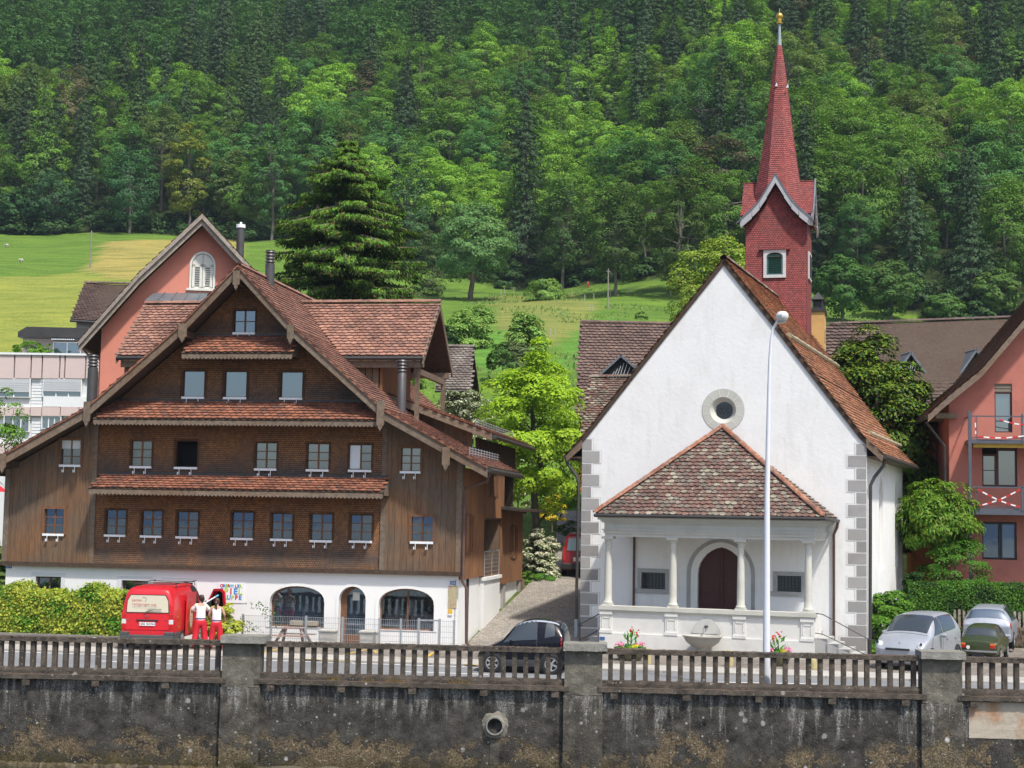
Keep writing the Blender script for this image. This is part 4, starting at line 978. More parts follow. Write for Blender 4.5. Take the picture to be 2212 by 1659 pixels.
# corner stones, each its own piece, with the thin painted line round it
ys_l = [948, 974, 1001, 1025, 1051, 1076, 1101.5, 1127, 1153, 1177, 1202.5, 1228, 1254.5, 1280, 1306, 1331, 1356, 1392]
ys_r = [958, 984, 1011, 1037, 1064, 1090, 1118, 1143, 1169, 1195, 1221, 1247, 1273, 1299.5, 1325, 1351, 1377.5, 1417]
QS = pm('corner_stone', (.335, .325, .315), .9, .14, 1.5, bmp=.25, bscale=4, island=.13); LINEM = pm('grey_outline', (.42, .42, .42), .9, .1, 2)
zz_l = [cpt(1258 - 12 * (y - 948) / 440, y)[1] for y in ys_l]; zz_r = [cpt(1872, y)[1] for y in ys_r]
wn, ww = cpt(1279, 960)[0], cpt(1296, 990)[0]; rn, rw = cpt(1849.5, 970)[0], cpt(1831, 1000)[0]
lines = MB(); whites = MB()
for side, zz in ((0, zz_l), (1, zz_r)):
    for i in range(17):
        wide = i % 2 == 1; z1, z0 = zz[i], zz[i + 1]; z0 = max(z0, -.1)
        a, b = (0.0, ww if wide else wn) if side == 0 else ((rw if wide else rn), CW)
        if i == 16: a, b = (0.0, ww) if side == 0 else (rw - .25, CW)
        p, q = (a - .002, b + .06) if side == 0 else (a - .06, b + .002)
        lines.box(p, q, -.004, .0, z0 - .015, z1 + .03); whites.box(p + (.0 if side == 0 else .012), q - (.012 if side == 0 else 0), -.008, -.004, z0 + .0, z1 + .018)
        mb = MB(); mb.box(a + (.0 if side == 0 else .01), b - (.01 if side == 0 else 0), -.016, -.008, z0 + .04, z1 - .012); mb.build('corner_stone', QS, chapel)
        if side: mb = MB(); mb.box(CW, CW + .006, .0, .25 if wide else .12, z0 + .028, z1 - .01)
lines.build('painted_outline', LINEM, chapel, stuff=True); whites.build('painted_border', WHITE, chapel, stuff=True)
# round window
mb = MB(); n = 28
for rr, yy, r2, y2, m_ in ((.76, -.012, .47, -.012, 0), (.47, -.012, .30, .22, 0), (.78, -.004, .76, -.012, 1)):
    for i in range(n):
        a0, a1_ = 2 * math.pi * i / n, 2 * math.pi * (i + 1) / n
        P = lambda r, a, y: (oc[0] + r * math.cos(a), y, oc[1] + r * math.sin(a))
        mb.add([P(rr, a0, yy), P(rr, a1_, yy), P(r2, a1_, y2), P(r2, a0, y2)], [(0, 1, 2, 3)], m_)
for i in range(12):
    a0 = 2 * math.pi * (i + .4) / 12; c_, s_ = math.cos(a0), math.sin(a0)
    mb.beam((oc[0] + .48 * c_, -.014, oc[1] + .48 * s_), (oc[0] + .76 * c_, -.014, oc[1] + .76 * s_), .008, .012, 2)
ocu = mb.build('round_window', [STONEC, LINEM, WHITE], chapel, label='round window with a broad stone ring')
mb = MB(); mb.prism(circ(oc, .31, 24), .2, .21); mb.build('pane', GLASSD, ocu)
mb = MB()
for i in range(-3, 4):
    for j in range(-3, 4):
        c = (oc[0] + i * .14 + (.07 if j % 2 else 0), oc[1] + j * .125)
        if math.hypot(c[0] - oc[0], c[1] - oc[1]) < .25:
            q = circ(c, .075, 6); [mb.beam((q[k][0], .19, q[k][1]), (q[(k + 1) % 6][0], .19, q[(k + 1) % 6][1]), .008, .012) for k in range(6)]
mb.build('leading', BLACKM, ocu)
# door with its moulded pointed surround
so = (cpt(1483.5, 1250)[0], cpt(1631, 1250)[0]); st = cpt(1560, 1164.5)[1]
mb = MB()
for k_, (e0, y0) in enumerate(((1.0, -.015), (.62, .02), (.32, .09))):
    f = lambda e: gothic(door[0] + (so[0] - door[0]) * e, FZ, door[1] + (so[1] - door[1]) * e, dz + .05 * e, dt + (st - dt) * e, 8)
    mb.holed(f(e0), [f((.62, .32, .0)[k_] + (.001 if k_ < 2 else 0))], y0, .08)
mb.build('door_surround', GREYST, chapel)
DOORM = pm('dark_red_door', (.075, .022, .018), .6, .3, 6, (1, 1, 5), bmp=.2)
mb = MB(); mb.prism(gothic(door[0] - .02, FZ, door[1] + .02, dz, dt, 7), .2, .26); c = (door[0] + door[1]) / 2; dor = mb.build('door', DOORM, chapel, label='dark red double door under a pointed arch')
for s_ in (-1, 1):
    for z0, z1 in ((1.0, 1.55), (1.62, dz - .22), (dz - .12, dz + .35)):
        a, b = c + s_ * .08, c + s_ * (.78 if z1 < dz else .5)
        mb = MB(); a, b = min(a, b), max(a, b); fr_ = .035; mb.box(a, b, .185, .2, z0, z0 + fr_); mb.box(a, b, .185, .2, z1 - fr_, z1); mb.box(a, a + fr_, .185, .2, z0 + fr_, z1 - fr_); mb.box(b - fr_, b, .185, .2, z0 + fr_, z1 - fr_); mb.build('door_panel', DOORM, dor)
mb = MB(); mb.box(c - .04, c + .04, .16, .2, FZ, dt - .12); mb.build('door_post', DOORM, dor)
mb = MB(); mb.box(c + .1, c + .22, .15, .17, 1.72, 1.74); mb.build('handle', BLACKM, dor)
# two low windows beside the door
for q, lab in ((wl, 'left'), (wr_, 'right')):
    mb = MB(); a, b_, c_, d_ = q; k = .14
    mb.box(a - k, a, -.02, .1, b_, d_ + k); mb.box(c_, c_ + k, -.02, .1, b_, d_ + k); mb.box(a, c_, -.02, .1, d_, d_ + k); mb.box(a - k - .1, c_ + k + .1, -.07, .1, b_ - .16, b_)
    o = mb.build('stone_window', GREYST, chapel, label='low leaded window in a grey stone frame, %s of the door' % lab); mb = MB(); mb.box(a, c_, .12, .13, b_, d_); mb.build('pane', GLASSD, o)
    mb = MB()
    for i in range(1, 7): x = a + (c_ - a) * i / 7; mb.box(x - .006, x + .006, .108, .12, b_, d_)
    for i in range(1, 5): z = b_ + (d_ - b_) * i / 5; mb.box(a, c_, .112, .12, z - .006, z + .006)
    mb.build('leading', DARKIN, o)
# porch
PV = -2.5
def pp(x, y, v=PV): return CF.uz(x, y, v)
pl, prr = pp(1299, 1350)[0], pp(1757, 1350)[0]; ztop = pp(1530, 1316)[1]; zpl = pp(1530, 1376)[1]
WORN = pm('worn_porch_plaster', (.70, .69, .65), .92, .14, 1.1, bmp=.3, bscale=5)
mb = MB(); mb.box(pl, prr, PV, PV + .3, 0, ztop - .14); mb.box(pl - .05, prr + .05, PV - .05, PV, 0, zpl); mb.box(prr - .3, prr, PV + .3, -.9, 0, ztop - .14); mb.build('parapet', WORN, chapel)
mb = MB(); mb.box(pl - .08, prr + .08, PV - .1, PV + .38, ztop - .14, ztop); mb.box(pl - .05, prr + .05, PV - .07, PV + .33, ztop - .19, ztop - .14); mb.build('parapet_coping', STONEC, chapel)
mb = MB(); mb.box(pl + .1, prr - .1, PV + .3, 0, .05, FZ); mb.build('porch_floor', GREYST, chapel)
cx_ = [pp(1314, 1240, PV + .17)[0], pp(1454, 1240, PV + .17)[0], pp(1600.5, 1240, PV + .17)[0], pp(1746, 1240, PV + .17)[0]]
zc0, zc1 = ztop, pp(1530, 1163)[1]
for i, u in enumerate(cx_):
    h = zc1 - zc0; mb = MB(); y = PV + .17
    mb.box(u - .17, u + .17, y - .17, y + .17, zc0 + .0, zc0 + .06); mb.box(u - .2, u + .2, y - .2, y + .2, zc1 - .09, zc1)
    mb.lathe([(.165, zc0 + .06), (.175, zc0 + .1), (.15, zc0 + .15), (.135, zc0 + .17), (.135, zc0 + .4), (.128, zc0 + h * .45), (.108, zc1 - .3), (.108, zc1 - .28), (.128, zc1 - .26), (.11, zc1 - .23), (.112, zc1 - .18), (.165, zc1 - .1)], (u, y, 0), 18)
    mb.build('column', STONEC, chapel, smooth=True)
    mb = MB(); mb.box(u - .21, u + .21, PV - .035, PV, zpl, ztop - .19); mb.box(u - .23, u + .23, PV - .07, PV - .035, ztop - .3, ztop - .19); mb.box(u - .23, u + .23, PV - .07, PV - .035, zpl, zpl + .1)
    for e in (-.15, .12): mb.box(u + e, u + e + .03, PV - .05, PV - .035, zpl + .2, ztop - .4)
    mb.box(u - .15, u + .15, PV - .05, PV - .035, ztop - .43, ztop - .4); mb.build('parapet_pilaster', WORN, chapel)
e0, e1 = pp(1307, 1140)[0], pp(1760, 1140)[0]; zg = pp(1530, 1117.5, PV - .28)[1]
mb = MB(); H_ = zg - zc1
for f0, f1, o_ in ((0, .15, .0), (.15, .30, .04), (.30, .36, .09), (.36, .66, .02), (.66, .73, .09), (.73, .80, .13), (.80, .91, .21), (.91, 1.0, .27)):
    mb.box(e0 - o_, e1 + o_, PV - o_, PV + .34, zc1 + H_ * f0, zc1 + H_ * f1)
    mb.box(e1 - .34, e1 + o_, PV + .34, -.01, zc1 + H_ * f0, zc1 + H_ * f1); mb.box(e0 - o_, e0 + .34, PV + .34, -.01, zc1 + H_ * f0, zc1 + H_ * f1)
mb.box(e0 + .34, e1 - .34, PV + .34, -.01, zc1 + H_ * .7, zc1 + H_ * .75)
mb.build('entablature', STONEC, chapel)
ap = Vector((cpt(1562, 925)[0], -.06, cpt(1562, 925)[1])); A_ = Vector((pp(1284, 1114, PV - .3)[0], PV - .3, zg + .04)); B_ = Vector((pp(1780, 1120, PV - .3)[0], PV - .3, zg + .04)); A2 = Vector((A_.x, -.02, A_.z)); B2 = Vector((B_.x, -.02, B_.z))
mb = MB(); mb.slab([A_, B_, ap], .08); mb.slab([B_, B2, ap], .08); mb.slab([A2, A_, ap], .08); pr = mb.build('porch_roof', SOFFIT, chapel)
es = Vector((0, ap.y - A_.y, ap.z - A_.z)); L = es.length; TC.field(pr, TILE_OLD, A_, (1, 0, 0), es, [(0, 0), (B_.x - A_.x, 0), (ap.x - A_.x, L)], .215, .165, .02)
for o_, e_, tgt in ((B_, (0, 1, 0), B2), (A2, (0, -1, 0), A_)):
    s_ = Vector((ap.x - o_.x, 0, ap.z - o_.z)); wv = (tgt - o_).length; am = wv if e_[1] > 0 else 0
    TC.field(pr, TILE_OLD, o_, e_, s_, [(0, 0), (wv, 0), (am, s_.length)], .215, .165, .02)
RT = tile_mat('hip_tiles', [(.32, .13, .075), (.36, .16, .10), (.24, .12, .085), (.29, .18, .13)], lich=.35)
for a, b in ((A_, ap), (B_, ap)):
    d = b - a; n = 15
    for i in range(n):
        mb = MB(); ridge_tiles(mb, a + d * (i / n) + Vector((0, 0, .05)), a + d * ((i + 1) / n) + Vector((0, 0, .06)), .115, 9); mb.build('hip_tile', RT, pr, smooth=True)
mb = MB(); mb.tube([A_ + Vector((0, -.05, -.03)), B_ + Vector((0.05, -.05, -.03)), B2 + Vector((.05, 0, -.08))], .06, 8); mb.build('gutter', GUTTER, pr, smooth=True)
mb = MB(); mb.tube([(B2.x + .05, -.15, B2.z - .08), (B2.x + .02, -.12, B2.z - .3), (B2.x - .1, -.08, B2.z - .55), (B2.x - .1, -.08, .3)], .045, 8); mb.build('downpipe', COPPER, chapel, smooth=True)
mb = MB(); mb.tube([(cx_[0] + .28, -.08, zc1 + .1), (cx_[0] + .28, -.08, FZ)], .045, 8); mb.build('downpipe', COPPER, chapel, smooth=True)
for pts, r in (([(eR[0] - .0, .35, eR[1] - .1), (eR[0] - .05, .35, eR[1] - .35), (CW + .25, .2, eR[1] - .75), (CW + .12, .12, eR[1] - 1.05), (CW + .1, .1, .1)], .06), ([(eL[0], .1, eL[1] - .1), (eL[0] + .03, .1, eL[1] - .3), (-.2, .0, eL[1] - .75), (-.1, -.06, eL[1] - 1.0), (-.12, -.08, .9)], .06)):
    mb = MB(); mb.tube(pts, r, 8); mb.build('downpipe', GUTTER, chapel, smooth=True)
mb = MB(); mb.tube([(-.12, -.08, .9), (-.12, -.08, -.05)], .062, 8); mb.build('pipe_foot', pm('zinc_foot', (.33, .4, .46), .5, .1, 3), chapel)
mb = MB(); lx, lz = cpt(1560, 1168)[0], cpt(1560, 1170)[1]; mb.lathe([(.02, .12), (.14, .1), (.15, .02), (.11, -.06), (.02, -.08)], (lx, PV + .9, zc1 + .02), 12); mb.build('porch_lamp', pm('lamp_zinc', (.4, .45, .5), .4, .1, 3), chapel, smooth=True)
# wall fountain
fo = CF.w(pp(1522, 1372, PV - .35)[0], PV - .3, 0)
ft = empty('wall_fountain', 'round stone basin of the wall fountain below the porch parapet', 'fountain', fo, -CF.th); zr_ = at_y(1522, 1373, fo.y - .35).z
BASM = pm('basin_stone', (.42, .41, .37), .85, .2, 3, bmp=.2)
mb = MB(); mb.lathe([(.2, 0.0), (.26, .02), (.24, .1), (.16, .16), (.18, zr_ - .42), (.35, zr_ - .36), (.55, zr_ - .22), (.64, zr_ - .05), (.68, zr_ - .03), (.68, zr_), (.6, zr_), (.5, zr_ - .12), (.05, zr_ - .2)], (0, -.35, 0), 28, 0, 1, .8); mb.build('basin', BASM, ft, smooth=True)
mb = MB(); mb.prism([(.5 * math.cos(math.pi * i / 14), zr_ + .02 + .5 * math.sin(math.pi * i / 14)) for i in range(15)], .2, .235); mb.build('back_plate', pm('back_plate_stone', (.52, .51, .48), .9, .15, 2), ft)
mb = MB(); mb.tube([(0, .2, zr_ + .27), (0, -.02, zr_ + .27), (0, -.08, zr_ + .24)], .025, 7); mb.lathe([(.06, -.03), (.06, .03)], (0, .17, zr_ + .27), 10); mb.build('spout', BLACKM, ft)
mb = MB(); mb.tube([(0, -.08, zr_ + .23), (0, -.12, zr_ + .1), (0, -.14, zr_ - .1)], .006, 5); mb.build('water_jet', WHITEM, ft)
# steps and hand rails at both ends of the porch
for i, (du, hz) in enumerate(((0, .62), (.36, .46), (.72, .3), (1.05, .16))):
    mb = MB(); mb.box(prr + .02 + du, prr + .02 + du + .42, PV + .1, -.9, 0, hz + .12); mb.build('step', GREYST, chapel)
for s_ in (1,):
    mb = MB(); u0 = prr + .05
    mb.tube([(u0 - .05, PV + .05, ztop + .0), (u0 + .25, PV + .05, ztop - .03), (u0 + 1.75, PV + .05, .78), (u0 + 1.95, PV + .05, .76)], .018, 6); mb.tube([(u0, PV + .05, ztop - .65), (u0 + .25, PV + .05, ztop - .68), (u0 + 1.65, PV + .05, .28)], .016, 6); mb.tube([(u0 + 1.72, PV + .05, 0), (u0 + 1.72, PV + .05, .82)], .022, 6); mb.build('handrail', BLACKM, chapel)
mb = MB(); u0 = pl - .05; mb.tube([(u0, PV + .6, 1.35), (u0 - .95, PV + .6, .82)], .018, 6); mb.tube([(u0, PV + .6, .8), (u0 - .9, PV + .6, .3)], .018, 6); mb.tube([(u0 - .92, PV + .6, 0), (u0 - .92, PV + .6, .95)], .024, 6); mb.box(u0 - 1.0, u0 - .84, PV + .55, PV + .65, .78, .82); mb.build('handrail', BLACKM, chapel)
for i in range(3): mb = MB(); mb.box(pl - .35 - i * .3, pl - .05 - i * .3, PV + .7, -.3, 0, .62 - i * .2); mb.build('step', GREYST, chapel)
e = empty('house_number_plate', 'small blue number plate at the foot of the porch beside the railing', 'sign', CF.w(pl + .06, PV - .065, .44), -CF.th); mb = MB(); mb.box(-.09, .09, -.008, .008, -.05, .05); mb.build('plate', BLUEP, e)

# bell turret, turned slightly from the nave
TF = Fr(1676, 600, 64.7, 15.5)
tur = Vector((0, 0, 0)); BANDS['turret_shingles'] = []; BANDS['spire_shingles'] = []
def red_sh(name, plane, c=(.34, .058, .05)):
    return shingle_mat(name, c, (.40, .30, .30), .105, .088, plane, worn=.3, bm_=1.0)
RSX, RSY = red_sh('turret_shingles', 'xz'), red_sh('turret_shingles_side', 'yz')
hw = 1.28; dp = 2.3
turret = bpy.data.objects.new('bell_turret', None); col.objects.link(turret); turret.parent = chapel; turret.matrix_local = (Matrix.Translation(CF.o) @ Matrix.Rotation(-CF.th, 4, 'Z')).inverted() @ (Matrix.Translation(TF.o) @ Matrix.Rotation(-TF.th, 4, 'Z'))
turret['label'] = 'red shingled bell turret with green louvres and a tall spire'
tzf = lambda x, y, v=0.0: TF.uz(x, y, v)[1]
zA, zE, zRd = tzf(1675, 400), tzf(1600, 508, -.25), tzf(1607, 397, 1.2)
wq = TF.uz(1656, 597)[0], tzf(1656, 594), TF.uz(1691, 597)[0], tzf(1675, 545)
gcur = [(0, zA), (.34, zA - .62), (.62, zA - 1.08), (.92, zA - 1.42), (1.28, zA - 1.75)]
fr = [(-hw, 8.5), (hw, 8.5)] + gcur[::-1] + [(-u, z) for u, z in gcur[1:]]
mb = MB(); mb.holed(fr, [rect(*wq)], 0, .15); mb.build('turret_front', RSX, turret)
mb = MB(); mb.prism([(0, 8.5), (dp, 8.5), (dp, zA - 1.6), (dp / 2, zA - .1), (0, zA - 1.6)], hw - .02, hw, 'x'); mb.prism([(0, 8.5), (dp, 8.5), (dp, zA - 1.6), (0, zA - 1.6)], -hw, -hw + .02, 'x'); mb.box(-hw, hw, dp - .02, dp, 8.5, zA - 1.7); mb.build('turret_sides', RSY, turret)
# flared skirt where the turret sits on the roof
mb = MB(); mb.prism([(hw, 9.6), (hw - .0, 11.3), (hw - .5, 12.2), (hw - 1.0, 12.6), (hw - .55, 11.9), (hw + .12, 10.4)], -.14, -.0); mb.build('turret_skirt', RSX, turret)
LOUV = pm('green_louvres', (.015, .085, .065), .5, .15, 3); FRW = pm('turret_window_frame', (.55, .55, .55), .7, .06, 3)
a, b_, c_, d_ = wq
mb = MB(); k = .13; mb.box(a - k, a, -.06, .05, b_ - k, d_ + .1); mb.box(c_, c_ + k, -.06, .05, b_ - k, d_ + .1); mb.box(a, c_, -.06, .05, b_ - k, b_)
ar = arch(a, d_ - .18, c_, d_ - .17, d_ + .0, 10); mb.holed(rect(a, d_ - .18, c_, d_ + .1), [[(x, max(z, d_ - .179)) for x, z in arch(a + .001, d_ - .178, c_ - .001, d_ - .17, d_ - .01, 10)]], -.06, .1)
tw = mb.build('turret_window', FRW, turret)
mb = MB(); mb.box(a - .32, c_ + .32, -.12, -.0, d_ + .1, d_ + .15); mb.build('window_hood', RSX, tw)
for i in range(9):
    z = b_ + .04 + (d_ - b_ - .12) * i / 9; mb = MB(); mb.beam((a + .07, .03, z + .05), (c_ - .07, .03, z + .05), .015, .1, up=(0, -.6, 1)); mb.build('louvre', LOUV, tw)
mb = MB(); mb.box(a, a + .07, -.02, .03, b_, d_ - .1); mb.box(c_ - .07, c_, -.02, .03, b_, d_ - .1); mb.box(a, c_, -.02, .03, b_, b_ + .05); mb.holed(rect(a, d_ - .25, c_, d_ - .02), [], -.0, .02) if False else None; mb.build('louvre_frame', pm('louvre_frame', (.05, .13, .13), .5, .1, 3), tw)
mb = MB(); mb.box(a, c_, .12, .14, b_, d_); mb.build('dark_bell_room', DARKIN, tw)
mb = MB(); mb.box(hw, hw + .06, .55, 1.75, b_ - .1, d_ + .1); tw2 = mb.build('turret_window', FRW, turret); mb = MB(); mb.box(hw + .06, hw + .07, .7, 1.6, b_, d_); mb.build('louvre_panel', DARKIN, tw2)
# cross gables
for ax in 'yx':
    prf = [(0, zRd + .02), (.36, zRd - .62), (.66, zRd - 1.1), (.98, zRd - 1.46), (1.48, zRd - 1.9)]
    for s_ in (-1, 1):
        mb = MB(); pq = prf if ax == 'y' else prf[:3] + [(dp / 2 - .02, float(np.interp(dp / 2, [.66, .98, 1.48], [zRd - 1.1, zRd - 1.46, zRd - 1.9])))]
        for (u0, z0), (u1, z1) in zip(pq[:-1], pq[1:]):
            if ax == 'y': mb.slab([(s_ * u0, -.3, z0), (s_ * u1, -.3, z1), (s_ * u1, dp + .3, z1), (s_ * u0, dp + .3, z0)], .06)
            else: mb.slab([(-hw - .22, dp / 2 + s_ * u0, z0), (-hw - .22, dp / 2 + s_ * u1, z1), (hw + .22, dp / 2 + s_ * u1, z1), (hw + .22, dp / 2 + s_ * u0, z0)], .06)
        mb.build('turret_roof', RSY if ax == 'y' else RSX, turret)
    for s_ in (-1, 1):
        mb = MB()
        for (u0, z0), (u1, z1) in zip(prf[:-1], prf[1:]):
            if ax == 'y': mb.prism([(s_ * u0, z0 - .02), (s_ * u1, z1 - .02), (s_ * u1 * .97, z1 - .3), (s_ * u0, z0 - .36)], -.34, -.26)
            else: mb.prism([(dp / 2 + s_ * u0, z0 - .02), (dp / 2 + s_ * u1, z1 - .02), (dp / 2 + s_ * u1 * .97, z1 - .3), (dp / 2 + s_ * u0, z0 - .36)], hw + .18, hw + .26, 'x')
        mb.build('gable_trim', pm('gable_trim_paint', (.40, .41, .43), .7, .12, 3), turret)
        mb = MB()
        for (u0, z0), (u1, z1) in zip(prf[:-1], prf[1:]):
            if ax == 'y': mb.prism([(s_ * u0, z0 + .07), (s_ * u1, z1 + .07), (s_ * u1, z1 - .03), (s_ * u0, z0 - .03)], -.36, -.3)
            else: mb.prism([(dp / 2 + s_ * u0, z0 + .07), (dp / 2 + s_ * u1, z1 + .07), (dp / 2 + s_ * u1, z1 - .03), (dp / 2 + s_ * u0, z0 - .03)], hw + .22, hw + .28, 'x')
        mb.build('verge_strip', LEAD, turret)
for s_ in (-1, 1): mb = MB(); mb.slab([(s_ * 1.42, -.42, zRd - 1.83), (s_ * 1.62, -.42, zRd - 2.0), (s_ * 1.62, .0, zRd - 2.0), (s_ * 1.42, .0, zRd - 1.83)], .04); mb.build('eave_spout', LEAD, turret)
# spire: eight sides, each course a little proud of the one above
spz = [(397, 49.5), (350, 41.5), (300, 34), (250, 27), (200, 20.6), (150, 13.9), (100, 5.6)]
ppm_ = FS / (TF.o + TF.v * dp / 2).y; sp = [(r / ppm_, tzf(1680, y, dp / 2)) for y, r in spz]
sp = [(1.12, sp[0][1] - 1.0), (1.06, sp[0][1] - .5)] + sp
zs_ = [p[1] for p in sp]; rs_ = [p[0] for p in sp]; prof = []; z = zs_[0]
while z < zs_[-1] - .05:
    r = float(np.interp(z, zs_, rs_)); r2 = float(np.interp(min(z + .088, zs_[-1]), zs_, rs_)); prof += [(r + .012, z), (r2 + .002, z + .086)]; z += .088
SPM = shingle_mat('spire_shingles', (.38, .075, .066), (.42, .33, .33), .105, .088, 'xz', worn=.35, bm_=.5)
mb = MB(); mb.lathe(prof, (0, dp / 2, 0), 8, a0=math.pi / 8); mb.build('spire', SPM, turret)
zt = zs_[-1]; z2 = tzf(1686, 50, dp / 2)
mb = MB(); mb.lathe([(.11, zt - .05), (.075, zt + .4), (.05, z2)], (0, dp / 2, 0), 10); mb.build('spire_tip', pm('verdigris_sleeve', (.30, .35, .33), .5, .15, 3, metal=.3), turret, smooth=True)
GOLD = pm('gilding', (.75, .47, .09), .28, .12, 6, metal=.85)
zb = tzf(1686, 35, dp / 2); mb = MB(); mb.lathe([(.05, z2 - .04), (.13, z2 - .01), (.13, z2 + .03), (.06, z2 + .07), (.09, z2 + .1)] + [(.155 * math.sin(t), zb - .155 * math.cos(t)) for t in [math.pi * (.2 + .8 * i / 9) for i in range(9)]] + [(.02, zb + .16), (.012, zb + .34)], (0, dp / 2, 0), 16); mb.build('gilded_ball', GOLD, turret, smooth=True)
for x, y in ((1677, 184), (1701, 187)):
    p = TF.uz(x, y, dp / 2 - .35); mb = MB(); mb.prism([(p[0] - .05, p[1] - .06), (p[0] + .05, p[1] - .06), (p[0] + .03, p[1] + .1)], dp / 2 - .42, dp / 2 - .36); mb.build('roof_hook', WHITEM, turret)
TC.finish(300)
# ------------------------------------------------------------------ the other buildings
PINK = pm('salmon_render', (.60, .225, .16), .92, .12, .8, bmp=.1); PINK2 = pm('brick_red_render', (.46, .165, .125), .92, .18, .9, bmp=.1); ORWALL = pm('orange_render', (.50, .16, .045), .92, .2, 1.0)
OCHRE = pm('ochre_render', (.62, .36, .13), .92, .2, 1.2); CREAM = pm('grey_cream_render', (.5, .48, .43), .9, .1, 1)
def facing_roof(fr, name, label, cat, rl, rr, er, el, vr, ve, tmat, wallm, walls=True, ex=.2, w=.22, drop=2.5, back=True, over=.4, group=None):
    """a building seen from its eaves side: a roof from the ridge line rl-rr down to the eave el-er, walls below"""
    e = empty(name, label, cat, fr.o, -fr.th, group)
    R0, R1 = fr.uz(*rl, vr), fr.uz(*rr, vr); E0, E1 = fr.uz(*el, ve), fr.uz(*er, ve)
    q = [Vector((E0[0], ve, E0[1])), Vector((E1[0], ve, E1[1])), Vector((R1[0], vr, R1[1])), Vector((R0[0], vr, R0[1]))]
    mb = MB(); mb.slab(q, .15)
    if back: mb.slab([q[3], q[2], Vector((q[1].x, 2 * vr - ve, q[1].z)), Vector((q[0].x, 2 * vr - ve, q[0].z))], .15)
    ro = mb.build('roof', SOFFIT, e); T = Tiles(fr); es = (q[3] - q[0]).cross(Vector((1, 0, 0))); eu = (q[1] - q[0]).normalized(); n = eu.cross(q[3] - q[0]).normalized(); es = n.cross(eu)
    T.field(ro, tmat, q[0], eu, es, [((p - q[0]).dot(eu), (p - q[0]).dot(es)) for p in q], w, ex, .025); T.finish(0)
    mb = MB(); ridge_tiles(mb, q[3] + Vector((0, 0, .05)), q[2] + Vector((0, 0, .05)), .14); mb.build('ridge_tiles', tmat, ro, smooth=True, stuff=True)
    mb = MB(); mb.tube([q[0] + Vector((0, -.06, -.08)), q[1] + Vector((0, -.06, -.08))], .08, 6); mb.build('gutter', GUTTER, ro)
    if walls:
        mb = MB(); mb.prism([(ve + over, q[0].z - drop), (ve + over, q[0].z + over * .3), (vr, q[3].z - .3), (2 * vr - ve - over, q[0].z + over * .3), (2 * vr - ve - over, q[0].z - drop)], max(q[0].x, q[3].x) + .2, min(q[1].x, q[2].x) - .2, 'x'); mb.build('wall', wallm, e)
    return e, ro, q
# salmon house behind the timber house, gable to the lake
S1 = Fr(437, 760, 72, -7, 0)
e = empty('salmon_house', 'salmon pink gabled house behind the timber house with an arched shuttered window', 'house', S1.o, -S1.th)
A0 = S1.uz(437, 463, -.8); L0 = S1.uz(170, 738, -.8); R0 = (2 * A0[0] - L0[0], L0[1])
K0 = ((A0[0] + L0[0]) / 2 - .05, (A0[1] + L0[1]) / 2 + .22); K1 = (2 * A0[0] - K0[0], K0[1]); prf = [L0, K0, A0, K1, R0]
wc = S1.uz(220, 760)[0]; un = lambda u: float(np.interp(u, [p[0] for p in prf], [p[1] for p in prf])) - .42
aw = S1.uz(413, 622), S1.uz(462, 549)
mb = MB(); mb.holed([(wc, 1), (R0[0] - .8, 1), (R0[0] - .8, un(R0[0] - .8)), (K1[0], un(K1[0])), (A0[0], un(A0[0])), (K0[0], un(K0[0])), (wc, un(wc))], [arch(aw[0][0], aw[0][1], aw[1][0], aw[1][1] - .55, aw[1][1], 10)], 0, .2)
mb.box(wc - .05, wc, .0, 10, 1, un(wc)); mb.box(L0[0] + .5, wc, 2.4, 2.5, 1, L0[1] - .2); mb.build('wall', PINK, e)
ro = MB()
for (u0, z0), (u1, z1) in zip(prf[:-1], prf[1:]): ro.prism([(u0, z0), (u1, z1), (u1, z1 - .16), (u0, z0 - .16)], -.8, 11)
ro = ro.build('roof', SOFFIT, e); T = Tiles(S1)
for a, b in ((prf[2], prf[1]), (prf[1], prf[0]), (prf[2], prf[3]), (prf[3], prf[4])):
    d = Vector((a[0] - b[0], 0, a[1] - b[1])); T.field(ro, TILE_BRN, (b[0], -.8, b[1]), (0, 1, 0), d, [(0, 0), (4 if b[0] < A0[0] else 11.8, 0), (4 if b[0] < A0[0] else 11.8, d.length), (0, d.length)], .24, .2)
T.finish(0)
GB = wood_mat('silver_grey_boards', (.24, .19, .15), (.30, .26, .22), amount=.6, sc=(3, 3, 3))
for (u0, z0), (u1, z1) in zip(prf[:-1], prf[1:]):
    mb = MB(); mb.prism([(u0, z0 + .02), (u1, z1 + .02), (u1, z1 - .22), (u0, z0 - .22)], -.9, -.8); mb.build('bargeboard', GB, e)
    mb = MB(); mb.prism([(u0, z0 - .22), (u1, z1 - .22), (u1, z1 - .5), (u0, z0 - .5)], -.78, -.72); mb.build('bargeboard', GB, e)
